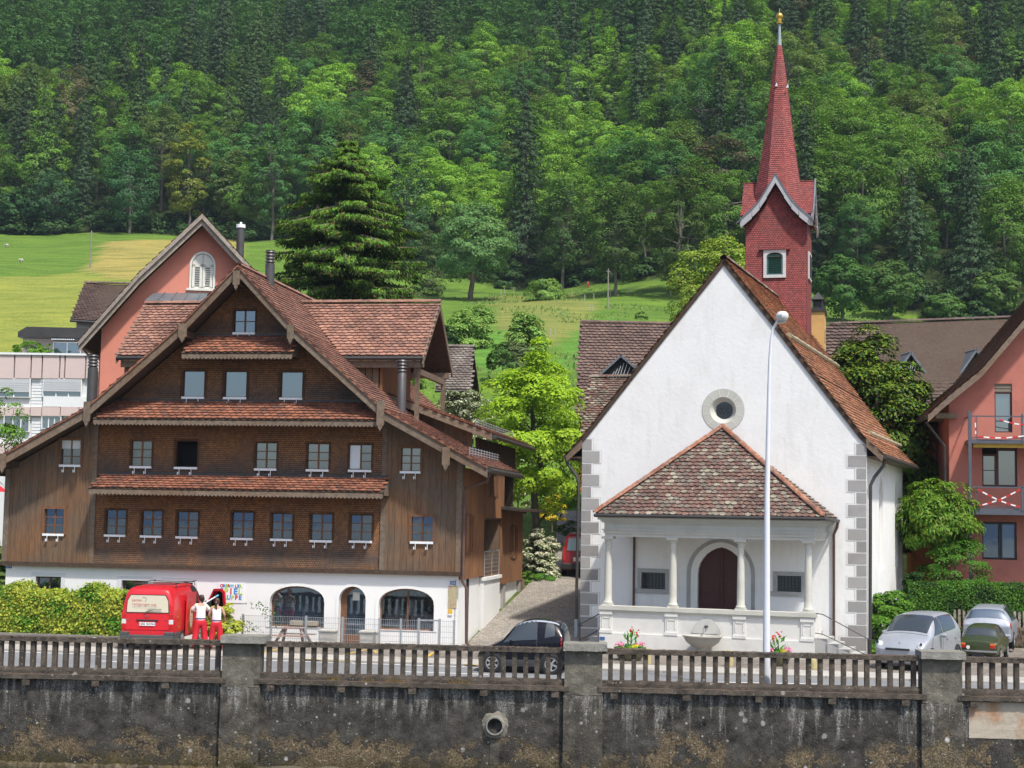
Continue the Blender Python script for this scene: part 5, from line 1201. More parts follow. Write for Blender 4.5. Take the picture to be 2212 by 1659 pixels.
# arched window with closed louvred shutters
(u0, z0), (u1, z1) = aw; SHUT = pm('cream_shutters', (.66, .66, .60), .7, .08, 3)
mb = MB(); mb.holed(arch(u0 - .1, z0 - .05, u1 + .1, z1 - .55, z1 + .1, 12), [arch(u0, z0, u1, z1 - .55, z1, 12)], -.05, .1); mb.box(u0 - .22, u1 + .22, -.1, .02, z0 - .12, z0 - .03); wn_ = mb.build('arched_window', SHUT, e)
mb = MB(); mb.prism(arch(u0, z0, u1, z1 - .55, z1, 12), .12, .16); mb.build('dark_pane', DARKIN, wn_)
c = (u0 + u1) / 2
for a, b in ((u0 + .02, c - .01), (c + .01, u1 - .02)):
    mb = MB(); mb.box(a, a + .12, .02, .06, z0, z1 - .5); mb.box(b - .12, b, .02, .06, z0, z1 - .5); mb.box(a, b, .02, .06, z0, z0 + .08)
    for i in range(9): z = z0 + .12 + i * .105; mb.beam((a + .1, .04, z + .04), (b - .1, .04, z + .04), .012, .075, up=(0, -.5, 1))
    P_ = [p for p in arch(u0 + .01, z1 - .62, u1 - .01, z1 - .55, z1 - .01, 12)]; P_ = [(min(max(x, a), b), z) for x, z in P_]; mb.prism(P_, .02, .06); mb.build('shutter', SHUT, wn_)
a, b = S1.uz(326, 626, -1.0), S1.uz(455, 626, -1.0); c_, d_ = S1.uz(313, 649, -2.2), S1.uz(455, 651, -2.2)
mb = MB(); q = [(c_[0], -2.2, c_[1]), (d_[0], -2.2, d_[1]), (b[0], 0, b[1]), (a[0], 0, a[1])]; mb.slab(q, .08)
for i in range(1, 5): f = i / 5; mb.beam(Vector(q[0]).lerp(Vector(q[1]), f) + Vector((0, 0, .03)), Vector(q[3]).lerp(Vector(q[2]), f) + Vector((0, 0, .03)), .03, .05)
mb.build('metal_canopy', LEAD, e); mb = MB(); mb.box(c_[0] + .1, d_[0], -2.1, -.0, c_[1] - .5, c_[1] - .08); mb.build('canopy_box', GUTTER, e)
u, zt = S1.uz(520.5, 481, 3); mb = MB(); mb.lathe([(.19, zt - 2.6), (.19, zt - .26), (.215, zt - .25), (.215, zt - .12), (.05, zt - .1), (.05, zt)], (u, 3, 0), 14, 0); mb.build('flue', DARKMET, e, smooth=True); mb = MB(); mb.lathe([(.225, zt - .27), (.225, zt - .1), (.06, zt - .09), (.055, zt + .02)], (u, 3, 0), 14); mb.build('flue_cap', WHITEM, e)
for v_ in (.2, 2.6): mb = MB(); mb.box(L0[0] + .9, wc + .3, v_, v_ + .2, L0[1] - .35, L0[1] - .1); mb.build('purlin', GB, e)
mb = MB(); mb.tube([(L0[0] + .02, -.8, L0[1] - .1), (L0[0] + .02, 10, L0[1] - .1)], .09, 7); mb.tube([(L0[0] + .1, -.5, L0[1] - .2), (L0[0] + .5, -.3, L0[1] - .7), (wc - .15, -.1, L0[1] - 1.3), (wc - .1, -.1, 1)], .055, 7); mb.build('downpipe', COPPER, e)
# grey-brown roofed house further back
facing_roof(Fr(220, 800, 88, 4), 'tile_roofed_house', 'house with a steep dark brown tiled roof behind the salmon house', 'house', (182, 613), (300, 616), (300, 700), (152.5, 690), 5, 0, TILE_BRN, CREAM, drop=3)
# pale apartment block at the left edge
AB = Fr(100, 1000, 84, 2); ab = empty('apartment_block', 'pale pink and white modern flats with roller blinds at the left edge', 'building', AB.o, -AB.th)
U = lambda x, y: AB.uz(x, y)
PKP = pm('pink_facade_panel', (.62, .50, .48), .7, .04, 2); BRK = pm('white_slat_facade', (.68, .70, .72), .8, .06, 2); BLND = pm('grey_roller_blind', (.50, .52, .55), .6, .05, 2)
mb = MB(); a = U(-70, 760); b = U(240, 1030); mb.box(a[0], b[0], .2, 9, 0, a[1] - .1); mb.build('wall', BRK, ab)
def panels(xs_, y0, y1, nm, mt, dv=.1):
    for x0, x1 in zip(xs_[:-1], xs_[1:]):
        p, q = U(x0, y1), U(x1, y0); mb = MB(); mb.box(p[0] + .012, q[0] - .012, dv, .2, p[1], q[1]); mb.build(nm, mt, ab)
panels([-60, -20, 31, 67, 91, 129, 140, 185, 230], 764, 817, 'facade_panel', PKP, .0); panels([-30, 10, 29, 65, 90, 130, 170, 230], 879.5, 898, 'facade_panel', PKP, .0); panels([-40, 30, 90, 150, 230], 958, 990, 'facade_panel', PKP, .0)
mb = MB(); p, q = U(-60, 764), U(235, 760); mb.box(p[0], q[0], -.08, .3, p[1] - .02, p[1] + .09); mb.build('parapet_cap', WHITEM, ab)
for x0, x1, y0, y1, yb in ((-40, 64, 819, 856, 847), (92.5, 175, 820, 856, 846), (8, 62, 899, 931, 0), (90, 130, 900, 925, 0)):
    p, q = U(x0, y1), U(x1, y0); o = window(ab, p[0], p[1], q[0], q[1], .08, rows=1, cols=3, fm=WHITEM, glass=GLASS2, sill=False, cas=.05)
    if yb: mb = MB(); r = U(x1, yb); mb.box(p[0], q[0], .02, .06, r[1], q[1]); [mb.box(p[0], q[0], .012, .02, r[1] + k * .12, r[1] + k * .12 + .02) for k in range(int((q[1] - r[1]) / .12))]; mb.build('roller_blind', BLND, o)
mb = MB()
for y0, y1 in ((817, 879), (899, 957)):
    p, q = U(65, y1), U(92, y0); k = int((q[1] - p[1]) / .17)
    for i in range(k): mb.box(p[0], q[0], .14, .22, p[1] + i * .17 + .02, p[1] + i * .17 + .16)
mb.build('slats', WHITEM, ab, stuff=True)
mb = MB(); p, q = U(92.5, 878), U(185, 857); mb.box(p[0], q[0], .02, .18, p[1], q[1]); mb.build('balustrade_panel', WHITEM, ab)
pt = Fr(100, 760, 88, 2); mb = MB(); p, q = AB.uz(38, 728, 3.5), AB.uz(240, 708, 3.5); mb.prism([(p[0], p[1]), (p[0], p[1] + .3), (p[0] + .5, q[1]), (q[0], q[1] - .05), (q[0], p[1])], 3.5, 8); mb.build('penthouse_roof', GUTTER, ab)
p, q = AB.uz(48, 765, 4.2), AB.uz(240, 728, 4.2); mb = MB(); mb.box(p[0], q[0], 4.2, 8, p[1], q[1]); mb.build('penthouse_wall', pm('penthouse_wall_render', (.42, .36, .34), .9, .08, 2), ab)
p, q = AB.uz(116, 764, 4.1), AB.uz(174, 741, 4.1); window(ab, p[0], p[1], q[0], q[1], 4.1, rows=1, cols=2, fm=WHITEM, glass=GLASS2, sill=False, cas=.05)
p, q = AB.uz(113, 734, 3.6), AB.uz(164, 727, 3.6); mb = MB(); k = 12
for i in range(k): a_ = p[0] + (q[0] - p[0]) * i / k; b2 = a_ + (q[0] - p[0]) / k; mb.add([(a_, 3.4, p[1] + .03), ((a_ + b2) / 2, 3.38, p[1] - .03), (b2, 3.4, p[1] + .03), (b2, 4.0, q[1]), (a_, 4.0, q[1])], [(0, 1, 2, 3, 4)])
mb.build('awning', pm('striped_awning', (.55, .6, .66), .8, .3, 9, (9, 1, 1)), ab, fix=False)
# long roofs behind the chapel
e1, r1, q1 = facing_roof(Fr(1350, 900, 84, 6), 'brown_roofed_house', 'long brown tiled roof with a triangular louvred vent, left behind the chapel', 'house', (1253, 697), (1475, 702), (1475, 905), (1243, 900), 6.5, 0, TILE_BRN, ORWALL, drop=4, w=.3, ex=.27)
def tri_dormer(fr, par, ro, q, pts, v_, louv=True, metal=True):
    (xa, ya), (xl, yl), (xr, yr) = pts; A = fr.uz(xa, ya, v_); Lp = fr.uz(xl, yl, v_); Rp = fr.uz(xr, yr, v_)
    mb = MB(); th = .16
    for s_, P in ((-1, Lp), (1, Rp)): mb.slab([(A[0], v_, A[1]), (P[0], v_, P[1]), (P[0], v_ + 2.5, P[1]), (A[0], v_ + 4.0, A[1])], .12)
    o = mb.build('triangular_dormer', LEAD, ro); mb = MB(); mb.prism([(A[0], A[1] - .25), (Lp[0] + .2, Lp[1]), (Rp[0] - .2, Rp[1])], v_ + .25, v_ + .3); mb.build('dormer_face', DARKIN, o)
    mb = MB(); k = 12; c0 = (A[0], A[1] - .5)
    for i in range(k):
        f = i / k; x = Lp[0] + .5 + (Rp[0] - Lp[0] - .8) * f; hgt = min((x - Lp[0]) / (A[0] - Lp[0]), (Rp[0] - x) / (Rp[0] - A[0])) * (A[1] - Lp[1]) - .4
        if hgt > .15: mb.beam((x, v_ + .2, Lp[1] + .02), (x + .25, v_ + .2, Lp[1] + hgt), .05, .02)
    mb.build('vent_slats', WHITEM, o)
tri_dormer(Fr(1350, 900, 84, 6), e1, r1, q1, ((1341, 765), (1284, 817), (1397, 812)), 1.6)
e2, r2, q2 = facing_roof(Fr(2000, 900, 82, -5), 'long_roofed_house', 'long dark tiled roof running from the chapel to the red house on the right', 'house', (1770, 703), (2196, 687), (2170, 900), (1760, 905), 7, 0, TILE_DRK, OCHRE, drop=4, w=.34, ex=.33)
tri_dormer(Fr(2000, 900, 82, -5), e2, r2, q2, ((1968, 758), (1920, 825), (2018, 825)), 3.0); tri_dormer(Fr(2000, 900, 82, -5), e2, r2, q2, ((2110, 752), (2054, 832), (2166, 832)), 3.0)
facing_roof(Fr(1330, 950, 70, 8), 'low_tiled_annex', 'low house with a mossy red tiled roof just left of the chapel gable', 'house', (1273, 817), (1390, 815), (1375, 942), (1252, 940), 4, 0, TILE_OLD, ORWALL, drop=6, w=.24, ex=.2)
facing_roof(Fr(990, 850, 86, 3), 'small_barn', 'small barn with a weathered grey tiled roof beside the lime green tree', 'barn', (962, 750), (1023, 751), (1019, 842), (940, 842), 3.5, 0, TILE_GRY, SOFFIT, drop=3, w=.26, ex=.24)
# ochre chimney tower
CHF = Fr(1770, 750, 76, 14); ct = empty('chimney_tower', 'tall ochre chimney stack with a black metal cap beside the bell turret', 'chimney', CHF.o, -CHF.th)
a, b = CHF.uz(1752, 745), CHF.uz(1780, 672); mb = MB(); w_ = b[0] - a[0]; mb.box(a[0], b[0], 0, 2.0, a[1] - 4, b[1]); mb.build('stack', OCHRE, ct)
for z in (b[1] - .8, b[1] - 1.9): mb = MB(); mb.box(b[0], b[0] + .01, .8, 1.1, z - .7, z); mb.build('slot', DARKIN, ct)
mb = MB(); mb.box(a[0] - .08, b[0] + .08, -.08, 2.08, b[1], b[1] + .15)
for v_ in (.1, 1.1):
    for x in (a[0] + .05, b[0] - .12): mb.box(x, x + .07, v_, v_ + .07, b[1] + .15, b[1] + .6); mb.box(x, x + .07, v_ + .7, v_ + .77, b[1] + .15, b[1] + .6)
    c = (a[0] + b[0]) / 2; h = w_ / 2; z = b[1] + .6; mb.add([(a[0], v_ - .05, z), (b[0], v_ - .05, z), (b[0], v_ + .85, z), (a[0], v_ + .85, z), (c, v_ + .4, z + .42)], [(0, 1, 4), (1, 2, 4), (2, 3, 4), (3, 0, 4), (3, 2, 1, 0)])
mb.build('chimney_cap', GUTTER, ct)
mb = MB(); mb.box(a[0] + .15, b[0] - .15, .2, 1.8, b[1] + .15, b[1] + .5); mb.build('grille', BLACKM, ct)
# red house at the right edge with taped balconies
RF = Fr(2051, 1200, 63, 8); rh = empty('red_house', 'brick red house at the right edge with two steel balconies hung with warning tape', 'house', RF.o, -RF.th)
rk = [RF.uz(x, y, -.9) for x, y in ((2004, 896), (2052, 853), (2121, 797), (2212, 690))]; d = Vector((rk[3][0] - rk[2][0], rk[3][1] - rk[2][1])); rk.append((rk[3][0] + d.x * 1.6, rk[3][1] + d.y * 1.6)); un = lambda u: float(np.interp(u, [p[0] for p in rk], [p[1] for p in rk])) - .35
def rr4(x0, y0, x1, y1, v=0): p, q = RF.uz(x0, y1, v), RF.uz(x1, y0, v); return p[0], p[1], q[0], q[1]
w1, w2, w3 = rr4(2149, 829, 2186, 934), rr4(2122, 964, 2197, 1051), rr4(2122, 1128, 2196, 1208)
mb = MB(); mb.holed([(0, 0), (6.5, 0), (6.5, un(6.5)), (rk[3][0], un(rk[3][0])), (rk[2][0], un(rk[2][0])), (rk[1][0], un(rk[1][0])), (0, un(0))], [rect(*w) for w in (w1, w2, w3)], 0, .22); mb.box(-.0, .02, .0, 9, 0, un(0)); mb.build('wall', PINK2, rh)
ro = MB()
for (u0, z0), (u1, z1) in zip(rk[:-1], rk[1:]): ro.prism([(u0, z0), (u1, z1), (u1, z1 - .16), (u0, z0 - .16)], -.9, 8)
ro = ro.build('roof', SOFFIT, rh); T = Tiles(RF)
for a, b in zip(rk[1:], rk[:-1]):
    d = Vector((a[0] - b[0], 0, a[1] - b[1])); T.field(ro, TILE_BRN, (b[0], -.9, b[1]), (0, 1, 0), d, [(0, 0), (8.9, 0), (8.9, d.length), (0, d.length)], .24, .2)
    mb = MB(); mb.prism([(b[0], b[1]), (a[0], a[1]), (a[0], a[1] - .3), (b[0], b[1] - .3)], -.97, -.9); mb.build('bargeboard', BEAMM, rh)
T.finish(0)
for v_ in (-.3, 1.5): mb = MB(); mb.box(rk[0][0] + .4, .3, v_, v_ + .2, rk[0][1] - .1, rk[0][1] + .12); mb.build('purlin', BEAMM, rh)
mb = MB(); mb.tube([(rk[0][0], -.9, rk[0][1] - .08), (rk[0][0], 8, rk[0][1] - .08)], .09, 7); mb.tube([(rk[0][0] + .05, .1, rk[0][1] - .2), (-.15, .1, rk[0][1] - 1.2), (-.15, .1, .5)], .06, 7); mb.build('downpipe', GUTTER, rh)
DKR = pm('dark_red_frames', (.09, .03, .025), .6, .2, 3); STEEL = pm('grey_steel', (.10, .11, .135), .5, .2, 3, metal=.3)
mb = MB(); p = RF.uz(2149, 850)[1]; o = window(rh, w1[0] + .05, w1[1] + .05, w1[2] - .05, p, .12, rows=1, cols=1, fm=DKR, glass=GLASS2, sill=False, cas=.06); mb.box(w1[0], w1[2], .06, .14, p + .05, w1[3])
for i in range(5): mb.box(w1[0], w1[2], .04, .07, p + .08 + i * .14, p + .14 + i * .14)
mb.build('roller_blind', pm('brown_blind', (.2, .17, .13), .7, .15, 3), rh)
c = RF.uz(2150, 1010)[0]; o = window(rh, w2[0] + .06, w2[1] + .08, c, w2[3] - .4, .12, rows=2, cols=1, fm=DKR, glass=GLASS2, sill=False, cas=.08); o = window(rh, c + .14, w2[1] + .08, w2[2] - .06, w2[3] - .15, .12, rows=1, cols=1, fm=DKR, glass=GLASS2, sill=False, cas=.08)
mb = MB(); mb.box(w2[0], w2[2], .2, .22, w2[1], w2[3]); mb.build('black_backing', DARKIN, rh)
c = RF.uz(2158, 1160)[0]; window(rh, w3[0] + .06, w3[1] + .08, c, w3[3] - .1, .12, rows=1, cols=1, fm=BLACKM, glass=GLASS, sill=False, cas=.08); window(rh, c + .14, w3[1] + .08, w3[2] - .06, w3[3] - .1, .12, rows=1, cols=1, fm=BLACKM, glass=GLASS2, sill=False, cas=.08); mb = MB(); mb.box(w3[0], w3[2], .2, .22, w3[1], w3[3]); mb.build('black_backing', DARKIN, rh)
RW = [pm('tape_red', (.6, .02, .02), .5, .05, 3), pm('tape_white', (.8, .8, .8), .5, .03, 3)]
def tape(p, q, par, n=9, w_=.05):
    p, q = Vector(p), Vector(q)
    for m_ in (0, 1):
        mb = MB()
        for i in range(m_, n, 2): mb.beam(p.lerp(q, i / n) - Vector((0, 0, .08 * math.sin(math.pi * i / n))), p.lerp(q, (i + 1) / n) - Vector((0, 0, .08 * math.sin(math.pi * (i + 1) / n))), .008, w_)
        mb.build('warning_tape', RW[m_], par, stuff=True)
for yr, yf0, yf1, cross, yel in ((898, 949, 958, False, True), (1051, 1098, 1112, True, False)):
    BV = -1.3; u0 = RF.uz(2095, yr, BV)[0]; u1 = u0 + 4.5; zt, z0, z1 = RF.uz(2150, yr, BV)[1], RF.uz(2150, yf1, BV)[1], RF.uz(2150, yf0, BV)[1]; pu = RF.uz(2206, yr, BV)[0]
    mb = MB(); mb.box(u0, u1, BV, -.0, z0, z1); mb.build('balcony_floor', STEEL, rh)
    mb = MB(); mb.box(u0, u1, BV - .02, BV + .03, zt - .05, zt); mb.box(u0, u1, BV, BV + .03, z1 + .04, z1 + .08)
    for u in (u0, pu): mb.box(u, u + .07, BV - .02, BV + .05, z1 - .1, zt + .08); mb.box(u + .25, u + .28, BV, BV + .03, z1, zt)
    mb.box(u0, u0 + .04, BV, 0, zt - .05, zt); mb.build('balcony_rail', STEEL, rh)
    if yel: mb = MB(); mb.box(u0 + .15, u1, BV + .1, BV + .16, z0 - .16, z0); mb.build('balcony_fascia', pm('yellow_fascia', (.45, .28, .03), .6, .15, 3), rh)
    if cross: tape((u0 + .3, BV - .03, z1 + .08), (pu - .05, BV - .03, zt - .1), rh); tape((u0 + .3, BV - .05, zt - .12), (pu - .05, BV - .05, z1 + .06), rh)
    else: tape((u0 + 1.1, BV - .03, zt - .14), (pu + .5, BV - .03, zt - .34), rh, 7); tape((u0 + .3, BV - .05, z1 + .1), (pu + .3, BV - .03, z1 + .18), rh, 9); tape((u0 + .2, BV - .04, zt - .1), (u0 + .22, BV - .04, z1 + .1), rh, 5, .04)
a = RF.uz(2093, 1000, -1.3)[0]
mb = MB(); mb.box(a - .02, a + .1, -1.34, -1.24, 0, RF.uz(2095, 888, -1.3)[1]); mb.build('steel_post', STEEL, rh)
o_ = Fr(2020, 1000, 67, 8); oh = empty('orange_house', 'orange walled house part with a small tiled roof, left of the red house', 'house', o_.o, -o_.th)
p, q = o_.uz(1975, 1100), o_.uz(2060, 944); mb = MB(); mb.box(p[0], q[0], 0, 3, 0, q[1]); mb.build('wall', ORWALL, oh)
p, q = o_.uz(1985, 948, -.5), o_.uz(2060, 915, 1.6); mb = MB(); mb.slab([(p[0], -.5, p[1]), (q[0], -.5, p[1]), (q[0], 1.6, q[1]), (p[0], 1.6, q[1])], .1); r_ = mb.build('roof', SOFFIT, oh); T = Tiles(o_); T.field(r_, TILE_PINK, (p[0], -.5, p[1]), (1, 0, 0), (0, 2.1, q[1] - p[1]), [(0, 0), (q[0] - p[0], 0), (q[0] - p[0], 2.5), (0, 2.5)], .24, .2); T.finish(0)
# two more gardens' glimpses: a flat grey shed roof between the trees up the lane
# ------------------------------------------------------------------ ground: road, kerb, pavement, paved forecourt, lane
WF = Fr(0, 1450, 42.9, 3.0)
def K(x): return 47.8 - .165 * x
def sheet(name, pts, mat, step=4.0):
    me = mesh_np(name, [p for p in pts], [tuple(range(len(pts)))]); o = link(name, me, mats=mat); o['kind'] = 'structure'; return o
def gmat(name, c, var, scale, bmp, sp=None, sc=(1, 1, 1), rough=.92):
    m, t, b, o = nodes(name); v = pos(t, sc); n = noi(t, v, scale, 7, .65); n2 = noi(t, v, scale * 14, 3, .6); n3 = noi(t, v, .35, 4, .5)
    cx = ramp(t, n, [(.3, tuple(x * (1 - var) for x in c)), (.5, c), (.72, tuple(x * (1 + var * .6) for x in c))])
    cx = mixc(t, 1.0, cx, ramp(t, n2, [(.35, (.8, .8, .8)), (.6, (1.1, 1.1, 1.1))]), 'MULTIPLY'); cx = mixc(t, 1.0, cx, ramp(t, n3, [(.3, (.85, .85, .85)), (.65, (1.08, 1.08, 1.08))]), 'MULTIPLY')
    if sp:
        vo = N(t, 'ShaderNodeTexVoronoi', ins={'Scale': sp, 'Randomness': .8}); t.links.new(v, vo.inputs['Vector']); f = ramp(t, vo.outputs['Color'], [(.0, (.72, .72, .72)), (1, (1.2, 1.2, 1.2))]); cx = mixc(t, 1.0, cx, f, 'MULTIPLY')
        ve = N(t, 'ShaderNodeTexVoronoi', feature='DISTANCE_TO_EDGE', ins={'Scale': sp, 'Randomness': .8}); t.links.new(v, ve.inputs['Vector'])
        jt = ramp(t, ve.outputs['Distance'], [(.0, (.35, .33, .3)), (.09, (1, 1, 1))]); cx = mixc(t, 1.0, cx, jt, 'MULTIPLY'); bump(t, b, ve.outputs['Distance'], .5, .02)
    else: bump(t, b, n2, bmp, .01)
    t.links.new(cx, b.inputs['Base Color']); b.inputs['Roughness'].default_value = rough; return m
ASPH = gmat('asphalt', (.20, .205, .21), .15, .8, .4); PAVE = gmat('pavement_concrete', (.42, .40, .36), .12, .9, .3); COBB = gmat('paving_setts', (.235, .205, .175), .22, .7, .3, sp=7.0)
PAINT = pm('road_paint', (.75, .75, .73), .8, .18, 4); YPAINT = pm('yellow_road_paint', (.62, .40, .05), .8, .25, 4)
X0, X1 = -70, 70
wl_ = lambda x: WF.o.y - (x - WF.o.x) * math.tan(R_(3))
sheet('road', [(X0, wl_(X0) + .05, 0), (X1, wl_(X1) + .05, 0), (X1, K(X1), 0), (X0, K(X0), 0)], ASPH)
mb = MB(); n = 60
for i in range(n):
    a, b = X0 + (X1 - X0) * i / n + .01, X0 + (X1 - X0) * (i + 1) / n - .01
    mb.add([(a, K(a), 0), (b, K(b), 0), (b, K(b) + .14, 0), (a, K(a) + .14, 0), (a, K(a), .066), (b, K(b), .066), (b, K(b) + .14, .066), (a, K(a) + .14, .066)], [(4, 5, 6, 7), (0, 1, 5, 4), (0, 4, 7, 3), (1, 2, 6, 5)])
o = mb.build('kerb', pm('kerb_stone', (.34, .32, .29), .9, .2, 2)); o['kind'] = 'structure'
sheet('pavement', [(X0, K(X0) + .14, .060), (X1, K(X1) + .14, .060), (X1, K(X1) + 1.9, .060), (X0, K(X0) + 1.9, .060)], PAVE)
sheet('forecourt', [(X0, K(X0) + 1.9, .056), (X1, K(X1) + 1.9, .056), (X1, 60, .056), (X0, 60, .056)], COBB)
PL = [(52, -2.6), (54.2, -1.75), (68, .75), (80, 2.3), (96, 2.9)]; PRt = [(52, 9), (80, 7.5), (96, 6.5)]
V = []; ys_ = np.arange(54.5, 98, 1.5); nxp = 9
for y in ys_:
    a = np.interp(y, *zip(*PL)); b = np.interp(y, *zip(*PRt)); V += [(a + (b - a) * i / (nxp - 1), y, tz(a, y) + .075) for i in range(nxp)]
Q = [(j * nxp + i, j * nxp + i + 1, (j + 1) * nxp + i + 1, (j + 1) * nxp + i) for j in range(len(ys_) - 1) for i in range(nxp - 1)]
o = link('lane', mesh_np('lane', V, Q, smooth=True), mats=gmat('lane_setts', (.31, .285, .25), .2, .6, .3, sp=9.0)); o['kind'] = 'structure'
mb = MB()
def stripe(a, b, wd=.12, z=.004, m=0): a, b = Vector(a), Vector(b); d = (b - a).normalized(); s_ = Vector((-d.y, d.x, 0)) * wd / 2; mb.add([(p.x, p.y, z) for p in (a - s_, b - s_, b + s_, a + s_)], [(0, 1, 2, 3)], m)
for x0, x1, y0, y1 in ((217, 437, 1428, 1437), (873, 1055, 1451, 1457), (1545, 1778, 1473.5, 1478)): stripe(at_z(x0, y0), at_z(x1, y1))
stripe((X0, K(X0) - .18, 0), (at_z(1080, 1440).x, K(at_z(1080, 1440).x) - .18, 0), .13)
o = mb.build('road_markings', PAINT, fix=False); o['kind'] = 'structure'
mb = MB()
for a, b in (((568, 1410), (602, 1401)), ((743, 1414), (792, 1403)), ((808, 1405), (814, 1410)), ((922, 1419), (936, 1409)), ((640, 1422), (760, 1428)), ((860, 1420), (886, 1422)), ((1000, 1434), (1048, 1437))): stripe(at_z(*a, .07), at_z(*b, .07), .1, .068)
o = mb.build('yellow_markings', YPAINT, fix=False); o['kind'] = 'structure'
# lake, lake bed and the far shore that the windows mirror
m, t, b, o = nodes('lake_water'); b.inputs['Base Color'].default_value = (.022, .026, .014, 1); b.inputs['Roughness'].default_value = .08; bump(t, b, noi(t, pos(t, (1, 1, 1)), 1.6, 4, .6), .35, .06)
o = sheet('lake', [(-4000, -6000, -2.36), (4000, -6000, -2.36), (4000, wl_(0) + 1, -2.36), (-4000, wl_(0) + 1, -2.36)], m)
V = []; nn = 120
for j, (yy, hz) in enumerate(((-4200, 0), (-4600, .75), (-5200, 1.0))):
    for i in range(nn + 1):
        x = -5200 + 10400 * i / nn; h = 95 + 75 * noise.noise(Vector((x / 900, 2.2, 0))) + 26 * noise.noise(Vector((x / 210, 7.7, 0))) + max(0, 60 - abs(x - 700) * .05); V.append((x, yy, -6 + max(6, h) * hz))
Q = [(j * (nn + 1) + i, j * (nn + 1) + i + 1, (j + 1) * (nn + 1) + i + 1, (j + 1) * (nn + 1) + i) for j in range(2) for i in range(nn)]
o = link('far_shore_hills', mesh_np('far_shore_hills', V, Q, smooth=True), mats=pm('blue_distant_hills', (.055, .10, .17), 1.0, .3, .002)); o['kind'] = 'structure'

